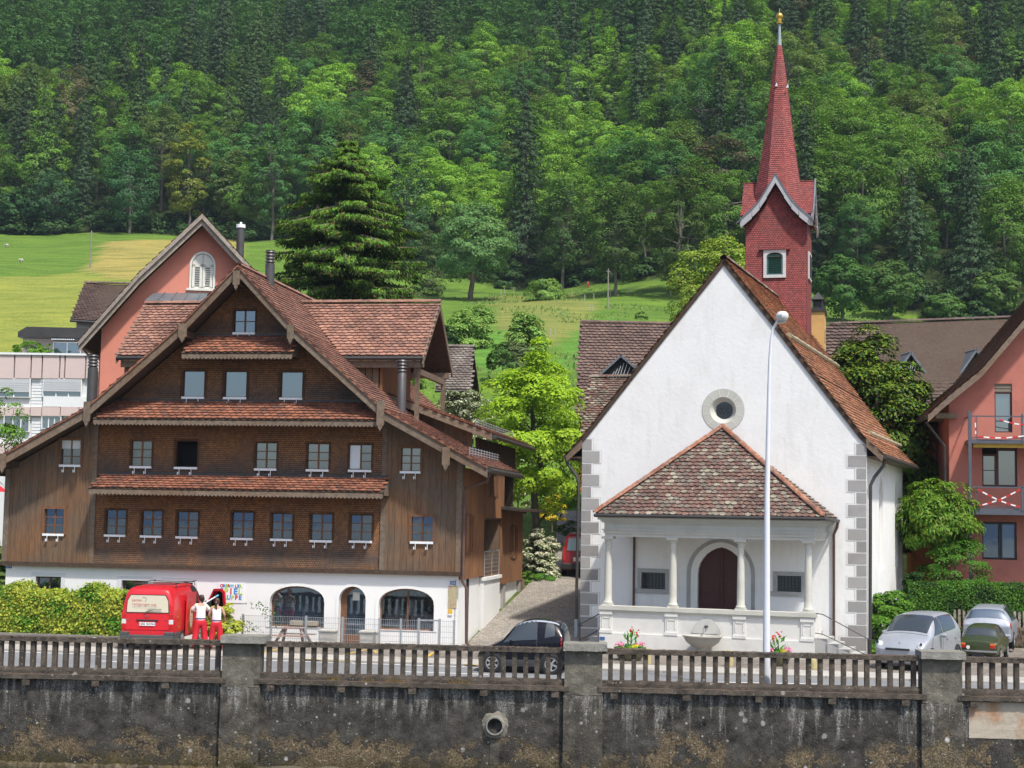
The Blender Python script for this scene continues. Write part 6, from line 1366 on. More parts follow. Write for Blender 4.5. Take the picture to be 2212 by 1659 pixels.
# ------------------------------------------------------------------ sea wall and balustrade
def wall_mat(name, kind):
    m, t, b, o = nodes(name); g = N(t, 'ShaderNodeNewGeometry'); v = pos(t); vs = pos(t, (2.2, 2.2, .28)); sx = N(t, 'ShaderNodeSeparateXYZ'); t.links.new(g.outputs['Position'], sx.inputs[0]); z = sx.outputs[2]
    big = noi(t, v, .55, 6, .62); mid = noi(t, v, 2.6, 7, .68); fine = noi(t, v, 24, 5, .72); strk = noi(t, vs, 2.0, 6, .7)
    butt = kind == 'buttress'; kind = 'wall' if butt else kind
    lo, hi, br = dict(wall=((.03, .028, .025), (.16, .145, .12), (.16, .13, .085)) if butt else ((.016, .015, .014), (.115, .107, .094), (.155, .122, .08)), pillar=((.08, .074, .06), (.25, .23, .19), (.14, .12, .08)), rail=((.045, .037, .03), (.17, .145, .12), (.095, .06, .042)), cap=((.20, .195, .175), (.36, .35, .315), (.2, .19, .14)))[kind]
    cx = ramp(t, mid, [(.3, lo), (.55, tuple((a + c) / 2 for a, c in zip(lo, hi))), (.75, hi)])
    if kind == 'wall':
        # exposed aggregate: brown pebbly patches lower down
        zz = N(t, 'ShaderNodeMapRange', ins={'From Min': -1.0, 'From Max': -1.7, 'To Min': -.13, 'To Max': .09}); t.links.new(z, zz.inputs[0])
        msk = ramp(t, math_(t, 'ADD', big, zz.outputs[0]), [(.47, (0, 0, 0)), (.56, (1, 1, 1))])
        vo = N(t, 'ShaderNodeTexVoronoi', ins={'Scale': 26.0}); t.links.new(v, vo.inputs['Vector']); peb = mixc(t, 1.0, ramp(t, fine, [(.3, tuple(x * .3 for x in br)), (.55, br), (.75, tuple(min(1, x * 2.4) for x in br))]), ramp(t, vo.outputs['Color'], [(0, (.45, .45, .45)), (1, (1.5, 1.45, 1.35))]), 'MULTIPLY')
        msk = math_(t, 'MULTIPLY', msk, ramp(t, noi(t, v, 1.15, 7, .7), [(.5, (1, 1, 1)), (.53, (0, 0, 0))]))
        cx = mixc(t, msk, cx, peb)
        # pale lime runs under the ledge
        zt = N(t, 'ShaderNodeMapRange', ins={'From Min': -1.3, 'From Max': -.1, 'To Min': -.16, 'To Max': .03}); t.links.new(z, zt.inputs[0])
        st = ramp(t, math_(t, 'ADD', strk, zt.outputs[0]), [(.47, (0, 0, 0)), (.62, (1, 1, 1))]); cx = mixc(t, math_(t, 'MULTIPLY', math_(t, 'MULTIPLY', st, .75), ramp(t, fine, [(.4, (0, 0, 0)), (.6, (1, 1, 1))])), cx, (.48, .48, .46))
        # damp algae at the foot
        ft_ = N(t, 'ShaderNodeMapRange', ins={'From Min': -1.75, 'From Max': -2.2, 'To Min': 0.0, 'To Max': 1.0}); t.links.new(z, ft_.inputs[0]); cx = mixc(t, math_(t, 'MULTIPLY', ft_.outputs[0], ramp(t, mid, [(.4, (.2, .2, .2)), (.6, (1, 1, 1))])), cx, (.05, .042, .014))
    if kind in ('rail', 'pillar', 'cap'):
        nm_ = N(t, 'ShaderNodeSeparateXYZ'); t.links.new(g.outputs['Normal'], nm_.inputs[0]); cx = mixc(t, math_(t, 'MULTIPLY', math_(t, 'MAXIMUM', nm_.outputs[2], .12 if kind == 'rail' else .0), ramp(t, mid, [(.42, (0, 0, 0)), (.6, (.9, .9, .9))])), cx, br)
    # white lichen rosettes and specks
    for sc_, th, amt in ((1.9, .10, .85), (4.6, .12, .8), (11.0, .15, .6), (34.0, .2, .35)):
        vo = N(t, 'ShaderNodeTexVoronoi', ins={'Scale': sc_, 'Randomness': 1.0}); t.links.new(v, vo.inputs['Vector'])
        keep = ramp(t, N_sep(t, vo.outputs['Color']), [(.74 if sc_ < 20 else .5, (0, 0, 0)), (.76 if sc_ < 20 else .55, (1, 1, 1))]); keep = math_(t, 'MULTIPLY', keep, ramp(t, big, [(.38, (.15, .15, .15)), (.62, (1, 1, 1))]))
        dd = math_(t, 'ADD', vo.outputs['Distance'], math_(t, 'MULTIPLY', math_(t, 'SUBTRACT', fine, .5), .12)); sp = ramp(t, dd, [(th, (1, 1, 1)), (th * 1.5, (0, 0, 0))]); cx = mixc(t, math_(t, 'MULTIPLY', math_(t, 'MULTIPLY', sp, keep), amt), cx, (.55, .55, .52) if kind != 'rail' else (.5, .48, .44))
    t.links.new(cx, b.inputs['Base Color']); b.inputs['Roughness'].default_value = .95; b.inputs['Specular IOR Level'].default_value = .2
    h = math_(t, 'ADD', math_(t, 'MULTIPLY', fine, .6), math_(t, 'MULTIPLY', mid, 1.2))
    if kind == 'wall': h = math_(t, 'SUBTRACT', h, math_(t, 'MULTIPLY', msk, .5)); 
    bump(t, b, h, 1.0, .045); return m
def N_sep(t, c):
    s_ = N(t, 'ShaderNodeSeparateColor'); t.links.new(c, s_.inputs[0]); return s_.outputs[0]
WMAT, PMAT, RMAT, CMAT, BMAT = (wall_mat('stained_' + k, k) for k in ('wall', 'pillar', 'rail', 'cap', 'buttress'))
def rough(mb, x0, x1, y0, y1, z0, z1, nx, ny=1, nz=1, j=.008, seed=0):
    """a box with worn, uneven faces"""
    rg = random.Random(seed + int(x0 * 37)); g = {}
    def vtx(i, k, l):
        if (i, k, l) not in g:
            e = [(i in (0, nx)), (k in (0, ny)), (l in (0, nz))]; sh = sum(e) >= 2
            p = [x0 + (x1 - x0) * i / nx, y0 + (y1 - y0) * k / ny, z0 + (z1 - z0) * l / nz]
            p = [p[0] + (0 if e[0] else rg.uniform(-j, j)), p[1] + rg.uniform(-j, j) + (j * (1 if k == 0 else -1) if sh else 0), p[2] + rg.uniform(-j, j) - (j if l == nz and sh else 0)]
            g[(i, k, l)] = len(mb.v); mb.v.append(tuple(p))
        return g[(i, k, l)]
    for i in range(nx):
        for l in range(nz):
            for k in (0, ny): f = (vtx(i, k, l), vtx(i + 1, k, l), vtx(i + 1, k, l + 1), vtx(i, k, l + 1)); mb.f.append(f if k == 0 else f[::-1]); mb.m.append(0)
        for k in range(ny):
            for l in (0, nz): f = (vtx(i, k, l), vtx(i, k + 1, l), vtx(i + 1, k + 1, l), vtx(i + 1, k, l)); mb.f.append(f if l == 0 else f[::-1]); mb.m.append(0)
    for k in range(ny):
        for l in range(nz):
            for i in (0, nx): f = (vtx(i, k, l), vtx(i, k, l + 1), vtx(i, k + 1, l + 1), vtx(i, k + 1, l)); mb.f.append(f if i == 0 else f[::-1]); mb.m.append(0)
wu = lambda x: WF.uz(x, 1440)[0]
sw = empty('sea_wall', 'dark stained concrete lake wall with lichen spots below the balustrade', 'wall', WF.o, -WF.th)
mb = MB(); rough(mb, -8, 36, -.10, 1.0, -3.2, -.03, 160, 1, 14, .012); mb.build('wall_face', WMAT, sw)
mb = MB(); rough(mb, -8, wu(500), -.34, -.05, -3.2, -2.25, 260, 3, 4, .035, 3); mb.build('footing', pm('algae_footing', (.075, .058, .026), .6, .75, 1.6, bmp=.9, bscale=12), sw, smooth=True)
mb = MB(); rough(mb, wu(500), 36, -.3, -.05, -3.2, -2.2, 80, 2, 3, .05, 5); mb.build('footing', pm('algae_footing_dark', (.07, .06, .035), .7, .6, 2.5, bmp=.8, bscale=14), sw)
mb = MB(); rough(mb, -8, 36, -.02, .5, -.4, 0.0, 10); mb.build('road_edge', PMAT, sw)
pil = [(484, 565, 482, 576), (1220, 1301, 1217, 1311), (1988, 2074, 1983, 2079)]
for a, b, ca, cb in pil:
    yt = 1369 + (a - 484) * .0225; zt = WF.uz(a, yt + 3, -.3)[1]; mb = MB(); rough(mb, wu(a) - .02, wu(b) + .02, -.25, .3, -3.2, -.12, 8, 2, 14, .012); mb.build('buttress', BMAT, sw); mb = MB(); rough(mb, wu(a), wu(b), -.24, .3, -.12, zt - .2, 6, 3, 8, .007); p_ = mb.build('pillar', PMAT, sw)
    mb = MB(); rough(mb, wu(ca), wu(cb), -.43, .38, zt - .2, zt, 8, 4, 1, .007); mb.build('pillar_cap', CMAT, p_)
# render patch at the right end
mb = MB(); rough(mb, wu(2090), 34, -.115, -.09, -1.0, -.06, 30, 1, 8, .006, 4); mb.build('render_patch', pm('pale_render_patch', (.42, .37, .30), .9, .45, 2.0, c2=(.36, .20, .11), bmp=.4), sw)
# drain outlet
dc = WF.uz(1069.5, 1567, -.12); mb = MB(); n = 22
pf = [(.36, .0), (.32, -.025), (.26, -.05), (.24, -.11), (.24, -.15), (.20, -.15), (.195, .6)]
vs = []; rg = random.Random(5)
for r, y in pf:
    for i in range(n): a = 2 * math.pi * i / n; rr = r * (1 + (rg.uniform(-.09, .09) if r > .3 else 0)); vs.append((dc[0] + rr * math.cos(a), -.1 + y, dc[1] + rr * math.sin(a)))
mb.add(vs, [(j * n + i, j * n + (i + 1) % n, (j + 1) * n + (i + 1) % n, (j + 1) * n + i) for j in range(len(pf) - 1) for i in range(n)]); mb.m = [0] * (n * 2) + [1] * (n * 3) + [2] * n
mb.build('drain_outlet', [pm('mortar_collar', (.19, .175, .145), .95, .3, 6, bmp=.6), CMAT, DARKIN], sw, fix=False, smooth=False)
mb = MB(); mb.prism(circ(dc, .2, 18), .1, .12); mb.build('drain_dark', DARKIN, sw)
mb = MB(); rough(mb, dc[0] - .13, dc[0] + .13, -.125, -.05, -3, dc[1] - .38, 4, 1, 10, .01); mb.build('drain_channel', BMAT, sw)
secs = [([1.2 + 23.5 * k for k in range(-4, 21)], wu(-160), wu(484), 'at the far left, by the van'), ([581.4 + 24.12 * k for k in range(27)], wu(565), wu(1220), 'between the first two wall pillars, by the small black car'),
        ([1319 + 25.15 * k for k in range(27)], wu(1301), wu(1988), 'between the lamp-side pillars, in front of the chapel'), ([2091 + 26 * k for k in range(9)], wu(2074), wu(2400), 'at the far right, beyond the last wall pillar')]
bal_me = []
for s_ in range(5):
    mb = MB(); rough(mb, -.062, .062, -.08, .08, .26, .965, 2, 2, 5, .005, s_ * 11); o = mb.build('baluster', RMAT); bal_me.append(o.data); bpy.data.objects.remove(o)
for xs_, a, b, where in secs:
    e = empty('balustrade', 'weathered concrete balustrade ' + where, 'balustrade', WF.o, -WF.th, 'balustrade runs along the lake road')
    mb = MB(); rough(mb, a, b, -.16, .15, .955, 1.09, int((b - a) / .09), 3, 1, .012); mb.build('top_rail', RMAT, e)
    mb = MB(); rough(mb, a, b, -.13, .13, .1, .265, int((b - a) / .09), 2, 2, .008); mb.build('bottom_rail', RMAT, e)
    mb = MB(); rough(mb, a - .12, b + .12, -.27, .1, -.03, .1, int((b - a) / .12), 3, 1, .009); mb.build('ledge', RMAT, e)
    x = wu(xs_[0]) % 1.9
    while x < b:
        if x > a: mb = MB(); rough(mb, x, x + .2, -.25, -.08, -.2, -.03, 2, 1, 2, .006); mb.build('corbel', RMAT, e)
        x += 1.9
    for k, x in enumerate(xs_):
        u = WF.uz(x, 1420)[0]
        if a + .04 < u < b - .04: o = bpy.data.objects.new('baluster', bal_me[k % 5]); col.objects.link(o); o.parent = e; o.location = (u, 0, 0); o.rotation_euler = (0, 0, math.pi * (k % 2))
# dry grass on the lower rail
rg = np.random.default_rng(9); n = 900; P = np.stack([rg.uniform(wu(690), wu(1030), n), rg.uniform(-.2, -.12, n), np.full(n, .1)], 1); P = P[(np.sin(P[:, 0] * 3.1) + np.sin(P[:, 0] * 7.7)) > .1]
n = len(P); h = rg.uniform(.04, .15, n); lean = rg.normal(size=(n, 2)) * .05; V = np.stack([P, P + np.array([.008, 0, 0]), P + np.stack([lean[:, 0], lean[:, 1] * .5 - .02, h], 1)], 1).reshape(-1, 3)
V = np.array([WF.w(*p) for p in V]); o = link('dry_grass', mesh_np('dry_grass', V, np.arange(3 * n).reshape(n, 3)), mats=leaf_mat('dry_grass_blades', c=(.28, .2, .08))); o['kind'] = 'stuff'
rg = np.random.default_rng(19); n = 5200; u = rg.uniform(-2, 29, n); P = np.stack([u, rg.uniform(-.17, .15, n), np.full(n, 1.08)], 1); P = P[(rg.random(n) < .35 + .5 * np.sin(u * 2.3 + 1))]
keep = np.ones(len(P), bool)
for a, b, ca, cb in pil: keep &= ~((P[:, 0] > wu(ca)) & (P[:, 0] < wu(cb)))
P = P[keep]; n = len(P); Wp = np.array([WF.w(*p) for p in P]); Nn = unit(rg.normal(size=(n, 3)) * .6 + np.array([0, -.3, .8])); V, Q = leaves(Wp, Nn, rg.uniform(.02, .06, n), rg, .9)
o = link('rail_moss', mesh_np('rail_moss', V, Q), mats=leaf_mat('moss_tufts', trans=.05, c=(.085, .062, .042), var=.6)); o['kind'] = 'stuff'
# lamp post behind the balustrade
lp = WF.w(WF.uz(1655.5, 1480, .55)[0], .55, 0); le = empty('street_lamp', 'tall slim white street lamp standing behind the balustrade before the chapel', 'street lamp', lp)
ly = lp.y; LP = lambda x, y: at_y(x, y, ly) - lp
LM = pm('white_lamp_paint', (.72, .74, .80), .4, .05, 3)
pts = [(0, 0, 0), (0, 0, 5.2), tuple(LP(1661.2, 850)), tuple(LP(1663, 780)), tuple(LP(1666, 735)), tuple(LP(1671, 708)), tuple(LP(1681, 692))]; pts = [(0 if i < 2 else p[0], 0, p[2]) for i, p in enumerate(pts)]
mb = MB(); mb.tube(pts, [.105, .075, .052, .046, .042, .04, .04], 14); mb.build('pole', LM, le, smooth=True)
h = LP(1689, 684); mb = MB(); mb.lathe([(.03, .13), (.11, .12), (.17, .05), (.175, -.02), (.14, -.1), (.12, -.12)], (h.x, -.05, h.z), 10, 0, 1.0, 1.5); mb.build('lamp_head', pm('lamp_head_white', (.82, .82, .8), .4, .04, 3), le, smooth=True)
mb = MB(); mb.lathe([(.115, -.12), (.1, -.17), (.03, -.19)], (h.x, -.05, h.z), 10, 0, 1.0, 1.4); mb.build('lamp_glass', pm('lamp_diffuser', (.5, .52, .52), .3, .05, 3), le, smooth=True)
# ------------------------------------------------------------------ vehicles
def paint(name, c, metal=0.0, rough=.32, coat=.35):
    if name in _mc: return _mc[name]
    m, t, b, o = nodes(name); v = pos(t); n = noi(t, v, 2.5, 5, .6)
    t.links.new(ramp(t, n, [(.3, tuple(x * .88 for x in c)), (.6, c)]), b.inputs['Base Color']); b.inputs['Metallic'].default_value = metal
    r = ramp(t, noi(t, v, 9, 4), [(.3, (rough,) * 3), (.7, (rough * 1.35,) * 3)]); t.links.new(r, b.inputs['Roughness']); b.inputs['Coat Weight'].default_value = coat; b.inputs['Coat Roughness'].default_value = .08
    _mc[name] = m; return m
RUBBER = pm('tyre_rubber', (.018, .018, .018), .85, .2, 5); ALLOY = pm('alloy_rim', (.55, .56, .58), .3, .1, 6, metal=.7); BLKPL = pm('black_plastic', (.02, .02, .022), .6, .2, 5); CARGLASS = glass_mat('car_glass', (.035, .042, .045), .03, ior=1.4)
REDL = pm('red_lamp_lens', (.45, .012, .012), .2, .1, 8, coat=.5); ORL = pm('orange_lamp_lens', (.7, .16, .02), .2, .1, 8, coat=.5); CLRL = pm('clear_lamp_lens', (.6, .62, .62), .15, .2, 12, coat=.8); PLATE = pm('number_plate_white', (.75, .75, .74), .5, .04, 3); BLKL = pm('black_lettering', (.02, .02, .02), .6, .02, 3); CHROME = pm('chrome_trim', (.6, .6, .6), .18, .05, 4, metal=1.0)
def crom(P, s):
    n = len(P); s = min(max(s, 0), n - 1 - 1e-6); i = int(s); f = s - i; p = [P[max(i - 1, 0)], P[i], P[i + 1], P[min(i + 2, n - 1)]]
    m1 = (p[2] - p[0]) * .5 if i > 0 else (p[2] - p[1]); m2 = (p[3] - p[1]) * .5 if i + 2 < n else (p[2] - p[1])
    return (2 * f**3 - 3 * f**2 + 1) * p[1] + (f**3 - 2 * f**2 + f) * m1 + (-2 * f**3 + 3 * f**2) * p[2] + (f**3 - f**2) * m2
class Car:
    """A body lofted over stations from front (y=0) to rear: (y, sill z, belt z, top z, sill half width, belt half width, top half width)."""
    def __init__(s, e, st, mat, crown=.03, tumble=.5):
        s.e = e; s.c = []
        for y, zl, zb, zt, wl, wb, wt in st:
            zt = max(zt, zb + .015)
            s.c.append(np.array([(0, y, zl), (wl * .85, y, zl), (wl, y, zl + .09), (wb * 1.0, y, zl + (zb - zl) * .55), (wb, y, zb), (wb + (wt - wb) * .6, y, zb + (zt - zb) * .62), (wt * .86, y, zt - .012), (wt * .45, y, zt + crown * .7), (0, y, zt + crown)], float))
        s.c = np.array(s.c); ns, nr = len(st), 9; A, B = (ns - 1) * 4 + 1, (nr - 1) * 3 + 1
        V = [s.S(i / 4, j / 3) for i in range(A) for j in range(B)]; V2 = [v * np.array([-1, 1, 1]) for v in V]
        mb = MB(); q = [(i * B + j, i * B + j + 1, (i + 1) * B + j + 1, (i + 1) * B + j) for i in range(A - 1) for j in range(B - 1)]
        mb.add(V, q); mb.add(V2, [f[::-1] for f in q])
        for k in (0, A - 1):
            r = [k * B + j for j in range(B)]; l = [A * B + k * B + j for j in range(B)]
            for j in range(B - 1): mb.f.append((r[j], r[j + 1], l[j + 1], l[j]) if k == 0 else (r[j + 1], r[j], l[j], l[j + 1])); mb.m.append(0)
        me = bpy.data.meshes.new('body'); me.from_pydata(mb.v, [], mb.f); me.materials.append(mat); bm = bmesh.new(); bm.from_mesh(me); bmesh.ops.remove_doubles(bm, verts=bm.verts, dist=.0005); bmesh.ops.recalc_face_normals(bm, faces=bm.faces); bm.to_mesh(me); bm.free()
        me.polygons.foreach_set('use_smooth', [True] * len(me.polygons)); me.set_sharp_from_angle(angle=R_(50)); s.body = link('body', me, e)
    def S(s, a, b):
        rows = [crom(s.c[i], b) for i in range(max(0, int(a) - 1), min(len(s.c), int(a) + 3))]; off = max(0, int(a) - 1); return crom(rows, a - off)
    def N(s, a, b):
        d1 = s.S(min(a + .05, len(s.c) - 1), b) - s.S(max(a - .05, 0), b); d2 = s.S(a, min(b + .05, 8)) - s.S(a, max(b - .05, 0)); n = np.cross(d2, d1); n = n / max(np.linalg.norm(n), 1e-6)
        return n if n[0] >= -1e-6 or True else -n
    def patch(s, name, cs, mat, off=.012, par=None, side=1, n=10, label=None, sym=False):
        """a surface piece on the body between four (station, ring) corners"""
        def P(f, g):
            a = (1 - g) * ((1 - f) * cs[0][0] + f * cs[1][0]) + g * ((1 - f) * cs[3][0] + f * cs[2][0]); b = (1 - g) * ((1 - f) * cs[0][1] + f * cs[1][1]) + g * ((1 - f) * cs[3][1] + f * cs[2][1])
            m_ = 1
            if b > 8: b = 16 - b; m_ = -1
            p = s.S(a, b); nn = s.N(a, b); c = np.array([0, s.c[len(s.c) // 2][4][1], .7])
            if np.dot(nn, p - c) < 0: nn = -nn
            p = p + nn * off; return p * np.array([side * m_, 1, 1])
        mb = MB(); mb.add([P(i / n, j / n) for i in range(n + 1) for j in range(n + 1)], [(i * (n + 1) + j, i * (n + 1) + j + 1, (i + 1) * (n + 1) + j + 1, (i + 1) * (n + 1) + j) for i in range(n) for j in range(n)])
        A, B, D = (np.array(mb.v[k]) for k in mb.f[len(mb.f) // 2][:3]); cc_ = np.array([0, s.c[len(s.c) // 2][4][1], .7])
        if np.dot(np.cross(B - A, D - A), A - cc_) < 0: mb.f = [f[::-1] for f in mb.f]
        o = mb.build(name, mat, par or s.e, smooth=True, fix=False, label=label); return o
    def wheel(s, x, y, r, w=.19, spokes=6, arch=True):
        sg = 1 if x > 0 else -1
        if arch: mb = MB(); mb.lathe([(r + .055, 0), (r + .055, .03)], (0, 0, 0), 24); o = mb.build('wheel_arch', BLKPL, s.e); o.rotation_euler = (0, math.pi / 2 * sg, 0); o.location = (x - sg * .035, y, r + .01)
        mb = MB(); mb.lathe([(r * .62, -w / 2), (r * .93, -w / 2), (r, -w * .3), (r, w * .3), (r * .93, w / 2), (r * .62, w / 2), (r * .62, w * .3)], (0, 0, 0), 28); o = mb.build('wheel', RUBBER, s.e, smooth=True); o.rotation_euler = (0, math.pi / 2 * sg, 0); o.location = (x - sg * (w / 2 - .03), y, r)
        mb = MB(); mb.lathe([(r * .63, w * .28), (r * .66, w * .52), (r * .6, w * .5), (r * .57, w * .2), (.001, w * .18)], (0, 0, 0), 24, 1)
        mb.m = [0] * len(mb.m); mb.lathe([(.05, w * .2), (.045, w * .45), (.001, w * .46)], (0, 0, 0), 12)
        for k in range(spokes): a = 2 * math.pi * k / spokes; mb.beam((.03 * math.cos(a), .03 * math.sin(a), w * .38), (r * .6 * math.cos(a), r * .6 * math.sin(a), w * .44), .055, .03)
        mb.build('rim', ALLOY, o)

def place(name, label, cat, p, ang, group=None):
    """local y points along ang (degrees clockwise from the view direction +Y), x to its right"""
    return empty(name, label, cat, p, -R_(ang), group)
def on_plane(e_o, ang, sx, sy, v):
    """metres to the right and up, on the cross plane v metres along a vehicle's axis"""
    f = Fr(0, 0, 1, ang); f.o = Vector(e_o); return f.uz(sx, sy, v)
# small black two-seater on the lake road, driving left
SF = Fr(1032, 1450, 46.6, 9.5)
sm = place('small_black_car', 'tiny black two-seat car driving left along the lake road', 'car', SF.w(0, .5, 0), 99.5)
st = [(0, .30, .50, .50, .50, .56, .42), (.12, .2, .56, .62, .70, .74, .58), (.42, .17, .70, .78, .76, .79, .66), (.75, .17, .84, .97, .78, .79, .62), (1.15, .17, .90, 1.38, .78, .78, .56), (1.6, .17, .93, 1.53, .78, .78, .55), (2.1, .18, .97, 1.52, .78, .78, .55), (2.42, .24, 1.0, 1.42, .78, .77, .54), (2.56, .3, 1.0, 1.14, .76, .74, .56), (2.62, .34, .6, .66, .66, .68, .6)]
BLACKP = paint('black_car_paint', (.006, .007, .012), rough=.22, coat=.1); BLACKP.node_tree.nodes['Principled BSDF'].inputs['Specular IOR Level'].default_value = .25; c = Car(sm, st, BLACKP)
for sd in (1, -1):
    c.patch('side_window', [(3.1, 4.12), (5.4, 4.12), (5.25, 5.85), (3.95, 5.85)], CARGLASS, side=sd); c.patch('rear_quarter_window', [(5.8, 4.2), (6.6, 4.35), (6.4, 5.6), (5.85, 5.75)], CARGLASS, side=sd)
    c.patch('door_seam', [(5.36, 2.0), (5.42, 2.0), (5.34, 5.9), (5.28, 5.9)], BLKPL, .003, side=sd); c.patch('sill', [(1.9, 1.6), (6.6, 1.6), (6.6, 2.5), (1.9, 2.5)], pm('dark_grey_sill', (.05, .05, .055), .4, .1, 3), .004, side=sd)
    for k in range(3): c.patch('tail_lamp', [(7.35, 3.1 + k * .36), (7.62, 3.1 + k * .36), (7.62, 3.38 + k * .36), (7.35, 3.38 + k * .36)], REDL, .012, side=sd)
    c.patch('headlamp', [(1.15, 4.0), (1.9, 4.0), (1.9, 4.7), (1.3, 4.9)], CLRL, .008, side=sd)
    for y, r in ((.48, .285), (2.22, .29)): c.wheel(sd * .80, y, r, .17, 6 if y < 1 else 5)
c.patch('windscreen', [(3.05, 5.9), (3.98, 5.9), (3.98, 10.1), (3.05, 10.1)], CARGLASS); c.patch('rear_window', [(7.1, 5.5), (7.75, 5.5), (7.75, 10.5), (7.1, 10.5)], CARGLASS)
c.patch('roof_rail', [(3.95, 5.7), (6.9, 5.7), (6.9, 6.0), (3.95, 6.0)], pm('silver_roof_rail', (.5, .52, .55), .3, .05, 3, metal=.5), .012, side=1)
mb = MB(); mb.box(-.2, .2, 2.625, 2.635, .62, .74); mb.build('number_plate', PLATE, sm)
mb = MB(); mb.box(.79, .86, .98, 1.08, .86, .96); mb.build('mirror', BLACKP, sm, bevel=.02)
mb = MB(); mb.box(.5, .62, 1.5, 2.0, .9, 1.3); mb.build('seat', pm('pale_car_seat', (.35, .33, .3), .9, .1, 4), sm, bevel=.05)
# silver hatchback on the forecourt, nose to the lake
so_ = at_z(1940, 1450, .06); sc = place('silver_hatchback', 'silver hatchback parked nose to the lake beside the chapel corner', 'car', Vector((so_.x + .05, so_.y + .25, .058)), 35)
st = [(0, .36, .60, .60, .55, .56, .40), (.1, .2, .64, .70, .76, .74, .60), (.38, .17, .78, .89, .81, .80, .68), (.72, .17, .92, 1.04, .83, .82, .70), (1.3, .17, .97, 1.43, .83, .83, .67), (1.75, .17, 1.0, 1.56, .83, .83, .65), (2.6, .17, 1.03, 1.60, .83, .83, .63), (3.25, .2, 1.06, 1.55, .83, .81, .58), (3.5, .26, 1.02, 1.2, .80, .77, .58), (3.62, .34, .7, .8, .72, .7, .56)]
SILV = paint('silver_car_paint', (.38, .40, .44), metal=.35, rough=.38); c = Car(sc, st, SILV)
for sd in (1, -1):
    c.patch('front_side_window', [(3.35, 4.2), (4.85, 4.2), (4.8, 5.8), (4.3, 5.8)], CARGLASS, side=sd); c.patch('rear_side_window', [(5.0, 4.2), (6.45, 4.3), (6.5, 5.75), (4.95, 5.8)], CARGLASS, side=sd)
    c.patch('door_seam', [(4.88, 1.9), (4.92, 1.9), (4.9, 5.9), (4.86, 5.9)], BLKPL, .003, side=sd); c.patch('door_seam', [(2.95, 1.9), (2.99, 1.9), (3.25, 4.1), (3.2, 4.1)], BLKPL, .003, side=sd)
    mb = MB(); mb.lathe([(.01, -.12), (.07, -.1), (.1, -.03), (.1, .04), (.06, .1), (.01, .12)], (0, 0, 0), 14, 0, 1.2, 1.0); hl_ = mb.build('headlamp', CLRL, sc, smooth=True); hl_.location = (sd * .66, .2, .715); hl_.rotation_euler = (R_(-35), sd * .5, 0); mb = MB(); mb.lathe([(.045, 0), (.045, .02)], (0, 0, 0), 12); q_ = mb.build('lamp_reflector', pm('lamp_bowl', (.08, .09, .1), .2, .1, 3, metal=.8), hl_); q_.rotation_euler = (math.pi / 2, 0, 0); q_.location = (0, -.1, .02)
    c.patch('tail_lamp', [(7.6, 3.3), (8.0, 3.3), (8.0, 4.6), (7.6, 4.6)], REDL, .01, side=sd)
    for y in (.72, 3.02): c.wheel(sd * .845, y, .30, .18, 7)
    mb = MB(); mb.lathe([(.02, -.1), (.08, -.08), (.1, 0), (.08, .08), (.02, .1)], (0, 0, 0), 10, 0, .7, 1); m_ = mb.build('mirror', SILV, sc, smooth=True); m_.rotation_euler = (0, math.pi / 2, 0); m_.location = (sd * .96, 1.42, 1.0)
    for y in (1.98, 2.75): mb = MB(); mb.box(sd * .845, sd * .87, y, y + .16, .87, .9); mb.build('door_handle', SILV, sc)
c.patch('windscreen', [(3.15, 5.75), (4.55, 5.75), (4.55, 10.25), (3.15, 10.25)], CARGLASS, .02, n=16); c.patch('roof_seam', [(2.93, 5.4), (2.97, 5.4), (2.97, 10.6), (2.93, 10.6)], BLKPL, .003)
mb = MB(); mb.box(-.38, .38, -.04, .06, .59, .645); mb.box(-.5, .5, .02, .07, .28, .42); mb.build('grille', BLKPL, sc); mb = MB(); mb.box(-.26, .26, .005, .02, .44, .54); mb.build('number_plate', PLATE, sc)
mb = MB(); [mb.beam((s_ * .3 - .05, 1.05, 1.01), (s_ * .3 + .35, 1.28, 1.04), .02, .012) for s_ in (-1, .4)]; mb.build('wiper', BLKPL, sc)
mb = MB(); k = .045; [mb.add([(a, .13, z), (a + k * .5, .14, z + k * .8), (a, .15, z + k * 1.6), (a - k * .5, .14, z + k * .8)], [(0, 1, 2, 3)]) for a, z in ((0, .76), (-.035, .70), (.035, .70))]; mb.build('emblem', CHROME, sc, fix=False)
# green old saloon, tail to the lake
def tailcar(name, label, cat, sx, y0, ang, st, mat, W, glassside, group=None):
    p = at_z(sx, y0, .06); e = place(name, label, cat, Vector((p.x, p.y, .058)), ang, group); return e, Car(e, st, mat)
st = [(0, .42, .66, .70, .68, .70, .56), (.06, .3, .74, .84, .72, .74, .62), (.5, .26, .82, .90, .74, .75, .64), (.85, .26, .84, .94, .74, .75, .62), (1.2, .26, .86, 1.26, .74, .75, .56), (1.7, .26, .87, 1.38, .74, .75, .54), (2.6, .26, .87, 1.36, .74, .75, .54), (3.0, .26, .85, .96, .74, .75, .6), (3.8, .26, .78, .84, .73, .74, .62), (4.0, .36, .66, .68, .66, .68, .56)]
GRN = paint('dark_green_car_paint', (.032, .046, .009)); gc, c = tailcar('green_vintage_saloon', 'dark green vintage saloon parked behind the silver hatchback, tail to the lake', 'car', 2112, 1432, 24, st, GRN, 1.5, 1)
